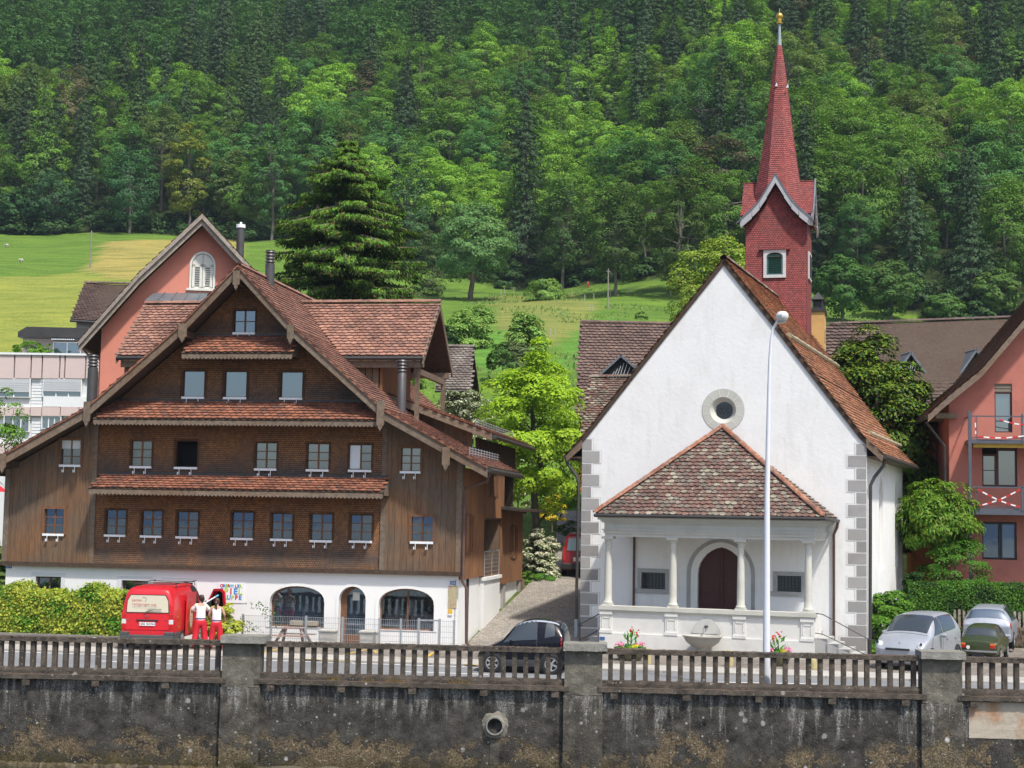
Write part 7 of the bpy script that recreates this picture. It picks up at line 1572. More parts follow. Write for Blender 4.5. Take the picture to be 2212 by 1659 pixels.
for sd in (1, -1):
    for z, mt_ in ((.70, ORL), (.60, REDL)): mb = MB(); mb.box(sd * .46, sd * .68, -.02, .03, z - .02, z + .06); mb.build('tail_lamp', mt_, gc, bevel=.01)
    for y in (.85, 3.2): c.wheel(sd * .75, y, .29, .15, 8)
    c.patch('side_window', [(3.9, 4.2), (6.3, 4.2), (6.0, 5.8), (4.4, 5.8)], CARGLASS, side=sd)
c.patch('rear_window', [(3.15, 5.7), (3.95, 5.7), (3.95, 10.3), (3.15, 10.3)], CARGLASS)
mb = MB(); mb.box(-.74, .74, -.1, -.02, .42, .5); mb.tube([(-.74, -.06, .46), (.74, -.06, .46)], .045, 8); mb.build('chrome_bumper', CHROME, gc, smooth=True)
mb = MB(); mb.lathe([(.07, 0), (.07, .01)], (0, 0, 0), 16); o = mb.build('round_sticker', PLATE, gc); o.rotation_euler = (math.pi / 2, 0, 0); o.location = (-.36, -.012, .6)
mb = MB(); mb.box(-.24, .24, -.03, -.02, .28, .39); mb.build('number_plate', pm('dark_plate', (.05, .05, .05), .5, .1, 3), gc); mb = MB(); mb.tube([(.3, -.15, .27), (.3, .2, .27)], .03, 8); mb.build('exhaust', CHROME, gc)
# silver estate car behind it
st = [(0, .40, .84, .88, .74, .76, .62), (.1, .26, .90, 1.02, .80, .82, .66), (.35, .24, .93, 1.34, .83, .84, .60), (.62, .24, .94, 1.44, .84, .85, .58), (1.4, .24, .94, 1.48, .84, .85, .58), (2.5, .24, .93, 1.46, .84, .85, .58), (3.1, .24, .90, 1.12, .84, .84, .62), (3.5, .24, .86, .94, .83, .83, .66), (4.3, .26, .76, .80, .80, .8, .64), (4.5, .36, .64, .66, .7, .7, .55)]
WAG = paint('grey_silver_paint', (.36, .39, .45), metal=.35, rough=.36); wg, c = tailcar('silver_estate_car', 'grey silver estate car with roof rails parked behind the green vintage saloon', 'car', 2142, 1420, 22, st, WAG, 1.7, 1)
wg.location += Vector((.5, 2.2, .1))
for sd in (1, -1):
    c.patch('tail_lamp', [(.75, 3.4), (1.35, 3.5), (1.35, 4.35), (.75, 4.35)], REDL, .012, side=sd); c.patch('side_window', [(2.9, 4.2), (5.6, 4.2), (5.2, 5.8), (3.0, 5.8)], CARGLASS, side=sd)
    for y in (.9, 3.6): c.wheel(sd * .855, y, .31, .18, 7)
    mb = MB(); mb.tube([(sd * .56, .7, 1.5), (sd * .56, .9, 1.56), (sd * .56, 2.4, 1.56), (sd * .56, 2.6, 1.5)], .02, 6); mb.build('roof_rail', CHROME, wg)
c.patch('rear_window', [(1.25, 4.9), (2.2, 5.75), (2.2, 10.25), (1.25, 11.1)], GLASS2, n=8); mb = MB(); mb.box(-.26, .26, -.012, .0, .66, .78); mb.build('number_plate', PLATE, wg); mb = MB(); mb.beam((-.1, .18, 1.06), (.3, .2, 1.08), .02, .02); mb.build('wiper', BLKPL, wg)
mb = MB(); mb.box(-.84, .84, -.06, .05, .36, .56); mb.build('bumper', WAG, wg, bevel=.04)
bl, c = tailcar('blue_car', 'blue car parked behind the silver hatchback with only its roof showing', 'car', 2066, 1393, 30, st, paint('blue_car_paint', (.03, .08, .33)), 1.7, 1)
sc.scale = (1.0, 1.0, 1.05); gc.scale = (.84,) * 3
for sd in (1, -1):
    c.patch('side_window', [(2.9, 4.2), (5.6, 4.2), (5.2, 5.8), (3.0, 5.8)], CARGLASS, side=sd)
    for y in (.9, 3.6): c.wheel(sd * .855, y, .31, .18, 7)
c.patch('rear_window', [(1.25, 4.9), (2.2, 5.75), (2.2, 10.25), (1.25, 11.1)], CARGLASS, n=8)
# red people carrier up the lane, half hidden by the chapel corner
rp = at_y(1211, 1258, 71.5); rz = tz(rp.x, 71.5) + .075
rv = place('red_car_in_lane', 'dark red van parked up the lane, half hidden behind the chapel corner', 'van', Vector((rp.x + .92, 71.5, rz)), 6)
st = [(0, .42, 1.0, 1.7, .82, .84, .66), (.14, .32, 1.04, 1.9, .86, .88, .70), (.6, .3, 1.05, 1.98, .88, .9, .72), (3.0, .3, 1.05, 1.98, .88, .9, .72), (3.7, .3, 1.0, 1.6, .88, .9, .66), (4.2, .3, .9, 1.0, .86, .86, .6), (4.5, .4, .6, .66, .8, .8, .6)]
c = Car(rv, st, paint('dark_red_van_paint', (.26, .012, .02)))
mb = MB(); mb.prism([(-.66, 1.2), (.66, 1.2), (.58, 1.76), (-.58, 1.76)], -.02, .02); mb.build('rear_window', GLASS2, rv); mb = MB(); mb.box(-.36, .16, -.03, -.005, .72, .9); mb.build('number_plate', PLATE, rv); mb = MB(); mb.box(-.88, .88, -.1, .1, .34, .62); mb.build('bumper', BLKPL, rv, bevel=.04)
for sd in (1, -1):
    mb = MB(); mb.box(sd * .72, sd * .84, -.015, .03, .75, 1.35); mb.build('tail_lamp', REDL, rv)
    for y in (.9, 3.6): c.wheel(sd * .9, y, .32, .2, 6)
# red works van, tail to the lake
VP_ = at_z(316, 1405, .06); VA = 3.5; VO = Vector((VP_.x, VP_.y, .058)); rv = place('red_works_van', 'red works van with a cream rear window, its side and front doors open', 'van', VO, VA)
RED = paint('red_van_paint', (.62, .012, .022), rough=.36)
st = [(0, .44, 1.12, 1.78, .81, .845, .70), (.10, .36, 1.14, 1.94, .84, .86, .735), (.5, .34, 1.15, 2.0, .85, .87, .75), (2.0, .34, 1.15, 2.02, .85, .87, .75), (3.1, .34, 1.15, 1.99, .85, .87, .74), (3.7, .34, 1.12, 1.66, .85, .87, .70), (4.1, .34, 1.02, 1.2, .84, .86, .68), (4.35, .4, .74, .8, .76, .78, .6)]
c = Car(rv, st, RED)
CRM = pm('cream_window_film', (.62, .57, .44), .5, .06, 2)
rw = [(-.68, 1.22), (.68, 1.22), (.66, 1.58), (.56, 1.76), (-.56, 1.76), (-.66, 1.58)]; rwo = [(x * 1.035, 1.49 + (z - 1.49) * 1.09) for x, z in rw]
mb = MB(); mb.prism(rwo, -.012, .01); o = mb.build('rear_window', BLKPL, rv); mb = MB(); mb.prism(rw, -.02, -.012); mb.build('pane', CRM, o)
LR = pm('red_lettering', (.5, .08, .08), .6, .05, 3); LG = pm('grey_lettering', (.25, .25, .25), .6, .05, 3)
text('perlen', .13, o, (-.36, -.022, 1.60), LR, ext=.001); text('reinigungen zug', .125, o, (-.12, -.022, 1.47), LR, ext=.001)
mb = MB(); mb.box(-.5, .28, -.023, -.02, 1.395, 1.402); mb.box(-.5, .28, -.023, -.02, 1.35, 1.356); mb.build('print_lines', LG, o)
mb = MB(); [mb.beam((-.14 + .09 * math.cos(t), -.022, 1.63 + .07 * math.sin(t)), (-.14 + .09 * math.cos(t + .3), -.022, 1.63 + .07 * math.sin(t + .3)), .004, .018) for t in [-1.2 + .3 * k for k in range(11)]]; mb.build('print_swirl', LG, o)
mb = MB(); mb.beam((-.12, -.04, 1.2), (.18, -.04, 1.31), .014, .014); mb.beam((.0, -.05, 1.3), (.46, -.05, 1.31), .012, .018); mb.build('wiper', BLKPL, rv)
mb = MB(); mb.lathe([(.06, -.01), (.06, .01)], (0, 0, 0), 18, 0, 1, .62); mb.lathe([(.045, -.012), (.045, .012)], (0, 0, 0), 14, 1, 1, .55); m_ = mb.build('emblem', [CHROME, RED], rv); m_.rotation_euler = (math.pi / 2, 0, 0); m_.location = (-.02, -.01, 1.10)
mb = MB(); mb.beam((-.07, -.022, 1.10), (.03, -.022, 1.10), .004, .012); mb.build('emblem_bar', CHROME, rv)
mb = MB(); mb.box(-.36, .36, -.035, 0, .94, .99); mb.build('tail_handle', BLKPL, rv, bevel=.012)
for x in (-.68, .60): mb = MB(); mb.box(x - .06, x + .08, -.012, -.006, .965, .978); mb.build('badge', CHROME, rv)
mb = MB(); mb.box(-.26, .26, -.03, -.005, .79, .9); pl_ = mb.build('number_plate', PLATE, rv); text('ZG 15176', .095, pl_, (0, -.033, .845), BLKL, bold=.002, ext=.001); 
for x in (-.235, .235): mb = MB(); mb.box(x - .018, x + .018, -.033, -.03, .82, .875); mb.build('plate_shield', LR if x < 0 else BLUEP, pl_)
for sd in (1, -1):
    a, b = sorted((sd * .70, sd * .845)); tl = None
    for z0, z1, mt_ in ((.68, .84, REDL), (.845, .99, CLRL), (.995, 1.16, REDL)): mb = MB(); mb.box(a, b, -.012, .06, z0, z1); mb.build('tail_lamp', mt_, rv, bevel=.008)
    for y in (.95, 3.25): c.wheel(sd * .865, y, .31, .19, 8)
BMP = pm('grey_bumper', (.06, .065, .07), .65, .15, 4); mb = MB(); mb.box(-.87, .87, -.09, .08, .34, .50); mb.box(-.87, -.58, -.09, .08, .5, .60); mb.box(.58, .87, -.09, .08, .5, .6); mb.box(.86, .895, .08, .6, .36, .58); mb.build('rear_bumper', BMP, rv, bevel=.03)
mb = MB(); mb.box(-.74, .74, -.018, 0, .665, .672); mb.build('tail_crease', RED, rv)
# roof bars
mb = MB()
for y in (.75, 1.9, 3.0): mb.tube([(-.72, y, 1.98), (-.7, y, 2.10), (.7, y, 2.10), (.72, y, 1.98)], .018, 6)
for x in (-.7, .7): mb.tube([(x, .6, 2.12), (x, 3.2, 2.12)], .016, 6)
mb.build('roof_rack', BLACKM, rv)
# shade inside the open bay and cab painted as black patches; sliding door slid back over the side, and the passenger door swung wide
c.patch('load_shade', [(3.35, 2.3), (4.0, 2.3), (4.0, 5.8), (3.35, 5.8)], DARKIN, .005); c.patch('cab_shade', [(4.1, 2.2), (5.1, 2.2), (4.7, 5.7), (4.1, 5.8)], DARKIN, .005)
mb = MB(); mb.prism([(1.15, .42), (2.3, .42), (2.3, 1.2), (2.3, 1.8), (1.2, 1.82), (1.15, 1.2)], .93, .97, 'x'); sd_ = mb.build('sliding_door', RED, rv, bevel=.015, label='red sliding door slid back along the side')
mb = MB(); mb.prism([(1.72 + .17 * math.cos(t), .98 + .34 * math.sin(t)) for t in [2 * math.pi * k / 18 for k in range(18)]], .97, .975, 'x'); mb.build('oval_sticker', CRM, sd_)
mb = MB(); [mb.box(.975, .978, 1.6, 1.84, .82 + k * .09, .835 + k * .09) for k in range(4)]; mb.build('sticker_print', LR, sd_)
for z in (1.05, 1.13): mb = MB(); mb.box(.872, .876, .28, .62, z, z + .03); mb.build('side_lettering', ORL, rv)
hv = (.86, 3.98); f_ = Fr(0, 0, 1, VA); f_.o = VO; best = min(range(20, 110, 2), key=lambda a: abs(to_px(f_.w(hv[0] + 1.02 * math.sin(R_(a)), hv[1] - 1.02 * math.cos(R_(a)), 1.0))[0] - 486))
fd = bpy.data.objects.new('front_door', None); col.objects.link(fd); fd.parent = rv; fd.location = (hv[0], hv[1], 0); fd.rotation_euler = (0, 0, R_(best) - math.pi / 2)
pts = [(0, .42), (1.02, .42), (1.04, 1.15), (.96, 1.75), (.80, 1.86), (.42, 1.84), (.0, 1.2)]; hl = [(.12, 1.2), (.94, 1.2), (.88, 1.7), (.77, 1.77), (.44, 1.76)]
mb = MB(); mb.holed(pts, [hl], -.03, .06); mb.holed(pts, [hl], .03, .0); mb.prism(pts, -.03, .03, cap0=False, cap1=False); mb.build('door_skin', RED, fd); mb = MB(); mb.prism(hl, -.004, .004); mb.build('window', glass_mat('door_glass', (.1, .12, .12), .08, trans=.75), fd)
mb = MB(); mb.box(.1, .95, -.045, -.03, .5, 1.14); mb.build('door_lining', pm('door_lining_grey', (.09, .09, .11), .8, .2, 4), fd)
mb = MB(); mb.box(.15, .36, -.2, -.04, 1.22, 1.42); mb.build('mirror', BLKPL, fd, bevel=.02)

# ------------------------------------------------------------------ two cleaners beside the van
SKIN = pm('skin', (.52, .30, .21), .6, .08, 4); SHIRT = pm('white_cotton', (.78, .77, .76), .9, .06, 5); TROU = pm('red_work_trousers', (.58, .012, .03), .85, .18, 5, bmp=.2); HAIR = pm('dark_brown_hair', (.035, .018, .012), .55, .3, 14); HAIR2 = pm('brown_hair', (.075, .035, .022), .5, .3, 14); SHOE = pm('dark_shoes', (.12, .02, .025), .6, .2, 5); PURP = pm('purple_waistband', (.16, .09, .26), .8, .1, 5)
def skin_mesh(name, verts, edges, radii, mat, parent, levels=2):
    me = bpy.data.meshes.new(name); me.from_pydata(verts, edges, []); o = bpy.data.objects.new(name, me); col.objects.link(o)
    sk = o.modifiers.new('s', 'SKIN'); o.modifiers.new('u', 'SUBSURF').levels = levels; o.modifiers['u'].render_levels = levels
    for i, d in enumerate(me.skin_vertices[0].data): r = radii[i]; d.radius = r if isinstance(r, tuple) else (r, r); d.use_root = (i == 0)
    dg = bpy.context.evaluated_depsgraph_get(); dg.update(); nm = bpy.data.meshes.new_from_object(o.evaluated_get(dg)); bpy.data.objects.remove(o)
    nm.name = name; nm.materials.clear(); nm.materials.append(mat); nm.polygons.foreach_set('use_smooth', [True] * len(nm.polygons)); q = bpy.data.objects.new(name, nm); col.objects.link(q); q.parent = parent; return q
def hand(mb, wrist, d, side):
    """palm and five bent fingers along direction d"""
    d = Vector(d).normalized(); s_ = d.cross(Vector((0, 1, 0))).normalized() * side; n = d.cross(s_).normalized(); w_ = Vector(wrist)
    mb.tube([w_ - d * .02, w_ + d * .03, w_ + d * .08], [.026, .034, .032], 8)
    for k, L in enumerate((.07, .078, .074, .06)):
        b = w_ + d * .078 + s_ * (.024 - .016 * k); mb.tube([b, b + d * L * .5 + n * .006, b + d * L * .85 + n * .03], [.0085, .008, .0065], 6)
    b = w_ + d * .02 + s_ * .03; mb.tube([b, b + d * .03 + s_ * .02, b + d * .06 + s_ * .018 + n * .01], [.011, .01, .008], 6)
def person(label, p, H, face, arms, hair, tank=False, pony=False, stance=.1, look=0.0):
    k = H / 1.70; e = empty('person', label, 'person', p, face); S_ = lambda L: [tuple(c * k for c in v) for v in L]
    sh = .175 if tank else .19; hp = .095
    V = [(0, 0, .93), (0, -.01, 1.08), (0, 0, 1.24), (0, .01, 1.38), (0, .0, 1.455), (0, .015, 1.50)]; E_ = [(i, i + 1) for i in range(5)]; Rr = [(.14, .105), (.118, .09), (.145, .1), (.13, .085), (.055, .055), (.05, .05)]
    ends = []
    for s_, (el, wr) in zip((-1, 1), arms):
        i = len(V); V += [(s_ * sh, 0, 1.385), el, wr]; E_ += [(3, i), (i, i + 1), (i + 1, i + 2)]; Rr += [.052, .038, .026]; ends.append((i + 1, i + 2))
        i = len(V); V += [(s_ * hp, 0, .86), (s_ * (hp + stance * .5), .02, .48), (s_ * (hp + stance), -.02, .09), (s_ * (hp + stance), .12, .04)]; E_ += [(0, i), (i, i + 1), (i + 1, i + 2), (i + 2, i + 3)]; Rr += [.088, .058, .04, .036]
    b = skin_mesh('body', S_(V), E_, [tuple(x * k for x in r) if isinstance(r, tuple) else r * k for r in Rr], SKIN, e)
    mb = MB(); hc = Vector((0, .03, 1.60)) * k; ca, sa = math.cos(look), math.sin(look)
    mb.lathe([(.02, -.115), (.05, -.1), (.068, -.06), (.074, -.01), (.076, .04), (.062, .085), (.035, .108), (.005, .115)], (0, 0, 0), 16, 0, 1.0, 1.15)
    mb.add([(-.012, .08, .0), (.012, .08, .0), (0, .105, -.022), (0, .082, .03)], [(0, 1, 2), (0, 2, 3), (1, 3, 2)])
    for s_ in (-1, 1): mb.lathe([(.004, -.028), (.014, -.015), (.016, .01), (.006, .028)], (s_ * .077, .0, -.005), 8, 0, .5, 1)
    mb.tube([(0, -.02, -.2), (0, -.01, -.08)], .05, 10); hm = mb.build('head', SKIN, None, smooth=True); hm.matrix_world = Matrix.Identity(4)
    bm = bmesh.new(); bm.from_mesh(b.data); bm2 = bmesh.new(); bm2.from_mesh(hm.data)
    for v in bm2.verts: x, y, z = v.co; v.co = Vector((x * ca + y * sa, -x * sa + y * ca, z)) * k + hc
    tmp = bpy.data.meshes.new('t'); bm2.to_mesh(tmp); bm.from_mesh(tmp)
    mb = MB()
    for s_, (a, c_) in zip((-1, 1), ends): hand(mb, Vector(V[c_]) * k, Vector(V[c_]) - Vector(V[a]), s_)
    h_ = mb.build('h', SKIN); bm.from_mesh(h_.data); bm.to_mesh(b.data); bm.free(); bpy.data.objects.remove(h_); bpy.data.objects.remove(hm); b.data.polygons.foreach_set('use_smooth', [True] * len(b.data.polygons))
    # face features
    mb = MB()
    for s_ in (-1, 1): q = Vector((s_ * .028, .082, .01)); mb.lathe([(.001, -.008), (.01, 0), (.001, .008)], (q.x, q.y, q.z), 8)
    mb.box(-.022, .022, .078, .084, -.052, -.046); f = mb.build('face', BLKL, e)
    for v in f.data.vertices: x, y, z = v.co; v.co = Vector((x * ca + y * sa, -x * sa + y * ca, z)) * k + hc
    # shirt
    V = [(0, 0, .86), (0, 0, .96), (0, -.01, 1.10), (0, 0, 1.24), (0, .01, 1.37)]; E_ = [(0, 1), (1, 2), (2, 3), (3, 4)]; Rr = [(.18, .14), (.178, .14), (.165, .13), (.175, .125), (.14, .10)]
    for s_, (el, wr) in zip((-1, 1), arms):
        m_ = Vector((s_ * sh, 0, 1.385)).lerp(Vector(el), .05 if tank else .8); i = len(V); V += [(s_ * (sh - .04), .0, 1.392)]; E_ += [(4, i)]; Rr += [.05 if tank else .062]
        if not tank: V += [tuple(Vector((s_ * sh, 0, 1.385)).lerp(Vector(el), .35)), tuple(m_)]; E_ += [(i, i + 1), (i + 1, i + 2)]; Rr += [.066, .068]
    skin_mesh('vest_top' if tank else 't_shirt', S_(V), E_, [tuple(x * k for x in r) if isinstance(r, tuple) else r * k for r in Rr], SHIRT, e)
    V = [(0, 0, 1.0), (0, 0, .88)]; E_ = [(0, 1)]; Rr = [(.165, .13), (.185, .15)]
    for s_ in (-1, 1): i = len(V); V += [(s_ * hp, .0, .80), (s_ * (hp + stance * .5), .02, .48), (s_ * (hp + stance), -.015, .14), (s_ * (hp + stance), -.015, .06)]; E_ += [(1, i), (i, i + 1), (i + 1, i + 2), (i + 2, i + 3)]; Rr += [.128, .105, .096, .098]
    skin_mesh('trousers', S_(V), E_, [tuple(x * k for x in r) if isinstance(r, tuple) else r * k for r in Rr], TROU, e)
    mb = MB(); mb.lathe([(.17, 0), (.182, .02), (.178, .045)], (0, 0, .945 * k), 18, 0, 1.0 * k, .78 * k); mb.build('waistband', PURP, e, smooth=True)
    for s_ in (-1, 1): mb = MB(); mb.lathe([(.02, .0), (.055, .005), (.055, .05), (.03, .085)], (s_ * (hp + stance) * k, .05 * k, 0), 10, 0, .85, 2.2); mb.build('shoe', SHOE, e, smooth=True)
    mb = MB(); mb.lathe([(.05, -.075), (.078, -.05), (.088, .0), (.087, .05), (.072, .1), (.04, .125), (.005, .132)], (0, -.018, 0), 16, 0, 1.0, 1.06)
    if pony: mb.lathe([(.005, .03), (.035, .015), (.035, -.02), (.01, -.035)], (0, -.125, .03), 10); mb.tube([(0, -.12, .03), (0, -.155, -.03), (.005, -.14, -.14), (.01, -.12, -.24), (.012, -.11, -.31)], [.025, .038, .034, .022, .006], 8)
    else: mb.lathe([(.01, .04), (.045, .02), (.045, -.03), (.01, -.045)], (0, -.12, .02), 10); mb.tube([(0, -.1, .0), (.0, -.09, -.07), (0, -.08, -.12)], [.06, .05, .02], 8)
    h = mb.build('hair', hair, e, smooth=True)
    for v in h.data.vertices: x, y, z = v.co; v.co = Vector((x * ca + y * sa, -x * sa + y * ca, z)) * k + hc
    return e
p1 = at_z(431, 1401, .06); p2 = at_z(465.5, 1402, .06)
person('person in white T-shirt and red trousers reaching into the red van', Vector((p1.x, p1.y, .058)), 1.73, R_(14), [((-.30, .1, 1.16), (-.12, .33, 1.2)), ((.31, .06, 1.16), (.2, .3, 1.22))], HAIR, look=-.5, stance=.09)
person('person in white vest top and red trousers with a long brown ponytail', Vector((p2.x, p2.y, .058)), 1.64, R_(2), [((-.265, .02, 1.15), (-.2, .2, .98)), ((.27, .02, 1.14), (.24, .2, 1.02))], HAIR2, tank=True, pony=True, stance=.08, look=.1)
q0, q1 = at_y(437, 1306, p1.y + .25), at_y(472, 1285.5, p1.y + .45); ml = empty('mop_handle', 'pale blue and white cleaning pole held up by the person at the van', 'pole', q0); d = q1 - q0
mb = MB(); mb.tube([(0, 0, 0), tuple(d * .8)], .022, 8); mb.build('pole', WHITEM, ml, smooth=True); mb = MB(); mb.tube([tuple(d * .8), tuple(d)], .027, 8); mb.build('grip', pm('cyan_grip', (.1, .5, .7), .5, .05, 3), ml, smooth=True)

# ------------------------------------------------------------------ street things by the houses
# wire fence with posts, gate
FV = -1.55; hu = lambda x, y=1390, v=FV: HF.uz(x, y, v)[0]; zt_ = HF.uz(800, 1336, FV)[1]
fe = empty('mesh_fence', 'light grey wire mesh fence with steel posts in front of the arched windows', 'fence', HF.o, -HF.th)
for x in (523, 584, 660, 739, 819, 865, 980): u = hu(x); mb = MB(); mb.box(u - .03, u + .03, FV - .03, FV + .03, .05, zt_ + .03); mb.build('post', METAL, fe)
for a, b in ((523, 584), (584, 660), (660, 739), (739, 819), (819, 865), (865, 903), (952, 980)):
    u0, u1 = hu(a), hu(b); mb = MB(); n = int((u1 - u0) / .062)
    for i in range(1, n): u = u0 + (u1 - u0) * i / n; mb.box(u - .0035, u + .0035, FV - .004, FV + .004, .12, zt_)
    for j in range(6): z = .14 + (zt_ - .16) * j / 5; mb.box(u0, u1, FV - .008, FV + .008, z - .005, z + .005)
    mb.build('mesh_panel', METAL, fe)
u0, u1 = hu(905), hu(950); mb = MB(); GV = FV - .1
for u in (u0, u1): mb.box(u - .035, u + .035, GV - .035, GV + .035, .05, zt_ + .06)
for z in (.15, zt_): mb.box(u0, u1, GV - .02, GV + .02, z - .025, z + .025)
for i in range(1, 12): u = u0 + (u1 - u0) * i / 12; mb.box(u - .004, u + .004, GV - .004, GV + .004, .15, zt_)
ge = empty('wire_gate', 'framed grey wire gate at the right end of the mesh fence', 'gate', HF.w(0, 0, 0), -HF.th); mb.build('gate_frame', METAL, ge)
CONC = pm('concrete_planter', (.55, .53, .48), .9, .15, 2.5, bmp=.3)
for x0, x1, y0, y1, lab in ((688, 721, 1361.5, 1391, 'square concrete planter box left of the arched door behind the fence'), (776, 811, 1364, 1392, 'square concrete planter box right of the arched door behind the fence')):
    a, b = HF.uz(x0, y1, -1.3), HF.uz(x1, y0, -1.3); e = empty('planter_box', lab, 'planter', HF.w((a[0] + b[0]) / 2, -1.3, .056), -HF.th, 'concrete planter boxes'); w_ = (b[0] - a[0]) / 2; h = b[1] - .05
    mb = MB(); mb.box(-w_, w_, 0, 2 * w_, 0, h * .86); mb.box(-w_ - .03, w_ + .03, -.03, 2 * w_ + .03, h * .86, h); mb.build('box', CONC, e, bevel=.015)
TW = wood_mat('faded_pink_table_wood', (.33, .20, .16), (.36, .30, .27), amount=.4, sc=(3, 3, 3)); a = HF.uz(631, 1386, -1.1); e = empty('picnic_table', 'faded wooden picnic table behind the mesh fence', 'table', HF.w(a[0], -1.0, .056), -HF.th)
for i in range(4): mb = MB(); mb.box(-.38 + i * .2, -.2 + i * .2, -.3, .9, .58, .61) if False else mb.box(-.36, .36, -.3 + i * .16, -.16 + i * .16, .56, .60); mb.build('plank', TW, e)
for y in (-.62, .45): mb = MB(); mb.box(-.62, .62, y, y + .2, .32, .36); mb.build('bench', TW, e)
for x in (-.42, .42):
    for s_ in (-1, 1): mb = MB(); mb.beam((x * .7, s_ * .1, .58), (x * 1.25, s_ * .5, 0), .05, .09, up=(1, 0, 0)); mb.build('leg', TW, e)
a = at_z(990, 1384, .06); e = MB(); e.lathe([(.16, -.05), (.17, .1), (.16, .3), (.12, .45), (.05, .5)], (0, 0, 0), 12); o = e.build('corner_stone_bollard', pm('brown_guard_stone', (.25, .2, .155), .95, .3, 5, bmp=.5), smooth=True); o.location = (a.x, a.y, .05); o.rotation_euler = (0, R_(-9), 0); tag(o, 'leaning round-topped guard stone at the corner of the timber house', 'bollard')
YST = pm('yellow_lichen_stone', (.40, .34, .16), .95, .3, 5, bmp=.4)
for x, yt, yb, r, lab in ((1399, 1400, 1434, .11, 'yellowish stone post beside the left flower bowl'), (1575.5, 1404, 1438, .13, 'yellowish stone post between the fountain and the lamp'), (1757, 1423, 1446, .12, 'yellowish stone post below the porch steps')):
    p = at_z(x, yb, .06); h = at_y(x, yt, p.y).z - .05; mb = MB(); mb.lathe([(r, 0), (r * .95, h * .8), (r * .6, h * .97), (.02, h)], (0, 0, 0), 14); o = mb.build('stone_post', YST, smooth=True); o.location = (p.x, p.y, .05); tag(o, lab, 'stone post', 'stone posts before the chapel')
# flower bowls
GRNL = leaf_mat('lily_leaves', c=(.08, .26, .03)); FR_, FP, FY = (leaf_mat('petals_' + n, c=c_, var=.2) for n, c_ in (('red', (.7, .05, .04)), ('pink', (.75, .25, .42)), ('yellow', (.8, .6, .03))))
BOWL = pm('moss_stone_bowl', (.16, .145, .085), .95, .35, 5, bmp=.5)
for x, yb, yt, W_, lab in ((1361, 1426, 1398, .52, 'left'), (1681, 1438, 1408, .42, 'right')):
    p = at_z(x, yb, .06); h = at_y(x, yt, p.y).z - .05; mb = MB(); mb.lathe([(W_ * .6, 0), (W_ * .75, h * .2), (W_ * .98, h * .8), (W_, h), (W_ * .85, h), (W_ * .8, h * .8), (.02, h * .75)], (0, 0, 0), 22); o = mb.build('flower_bowl', BOWL, smooth=True); o.location = (p.x, p.y, .055); tag(o, 'mossy stone bowl planter %s the chapel porch' % ('at the left of' if lab == 'left' else 'beside the street lamp before'), 'planter', 'stone flower bowls')
    rg = np.random.default_rng(int(x)); e = empty('flowering_plant', 'bedding plants with tall red blooms in the %s stone bowl before the chapel' % lab, 'plant', Vector((p.x, p.y, .055 + h * .8)))
    P_ = []; L_ = []
    for i in range(26):
        a = rg.uniform(0, 6.28); r = rg.uniform(.02, .22); b_ = np.array([r * math.cos(a), r * math.sin(a), rg.uniform(.05, .45)]); d = unit(np.array([math.cos(a) * .7, math.sin(a) * .7, 1.0])); P_.append(b_ + d * .1); L_.append(d)
    P_ = np.array(P_); L_ = np.array(L_); V, Q = leaves(P_, unit(rg.normal(size=P_.shape) + np.array([0, -1, .5])), rg.uniform(.22, .38, 26), rg, .25, L_); link('tall_leaves', mesh_np('tall_leaves', V, Q), e, GRNL)
    n = 420; a = rg.uniform(0, 6.28, n); r = W_ * .95 * np.sqrt(rg.random(n)); P_ = np.stack([r * np.cos(a), r * np.sin(a), .04 + .16 * rg.random(n) * (1.2 - r / W_)], 1); V, Q = leaves(P_, unit(rg.normal(size=(n, 3)) * .6 + np.array([0, -.4, 1])), rg.uniform(.04, .09, n), rg, .8); link('low_leaves', mesh_np('low_leaves', V, Q), e, GRNL)
    for mt_, n, sz, cen_ in ((FY, 60, .05, (.12, -.2, .12)), (FP, 60, .06, (-.3, -.1, .16)), (FP, 50, .06, (.33, -.05, .18))):
        P_ = np.array(cen_) * W_ / .5 + rg.normal(size=(n, 3)) * np.array([.07, .07, .035]); V, Q = leaves(P_, unit(rg.normal(size=(n, 3)) * .6 + np.array([0, -.9, .6])), sz, rg, .9); link('blossoms', mesh_np('blossoms', V, Q), e, mt_)
    for dx, hh in ((.02, .62), (.22, .5) if lab == 'left' else (-.14, .5)):
        P_ = np.array([dx, -.02, hh]) + rg.normal(size=(16, 3)) * np.array([.03, .03, .05]); V, Q = leaves(P_, unit(rg.normal(size=(16, 3)) + np.array([0, -1, .2])), .07, rg, .8); link('red_blooms', mesh_np('red_blooms', V, Q), e, FR_)['kind'] = 'stuff'; mb = MB(); mb.tube([(dx * .5, 0, 0), (dx, -.02, hh)], .008, 5); mb.build('stem', pm('green_stem', (.06, .15, .03), .7, .1, 4), e)
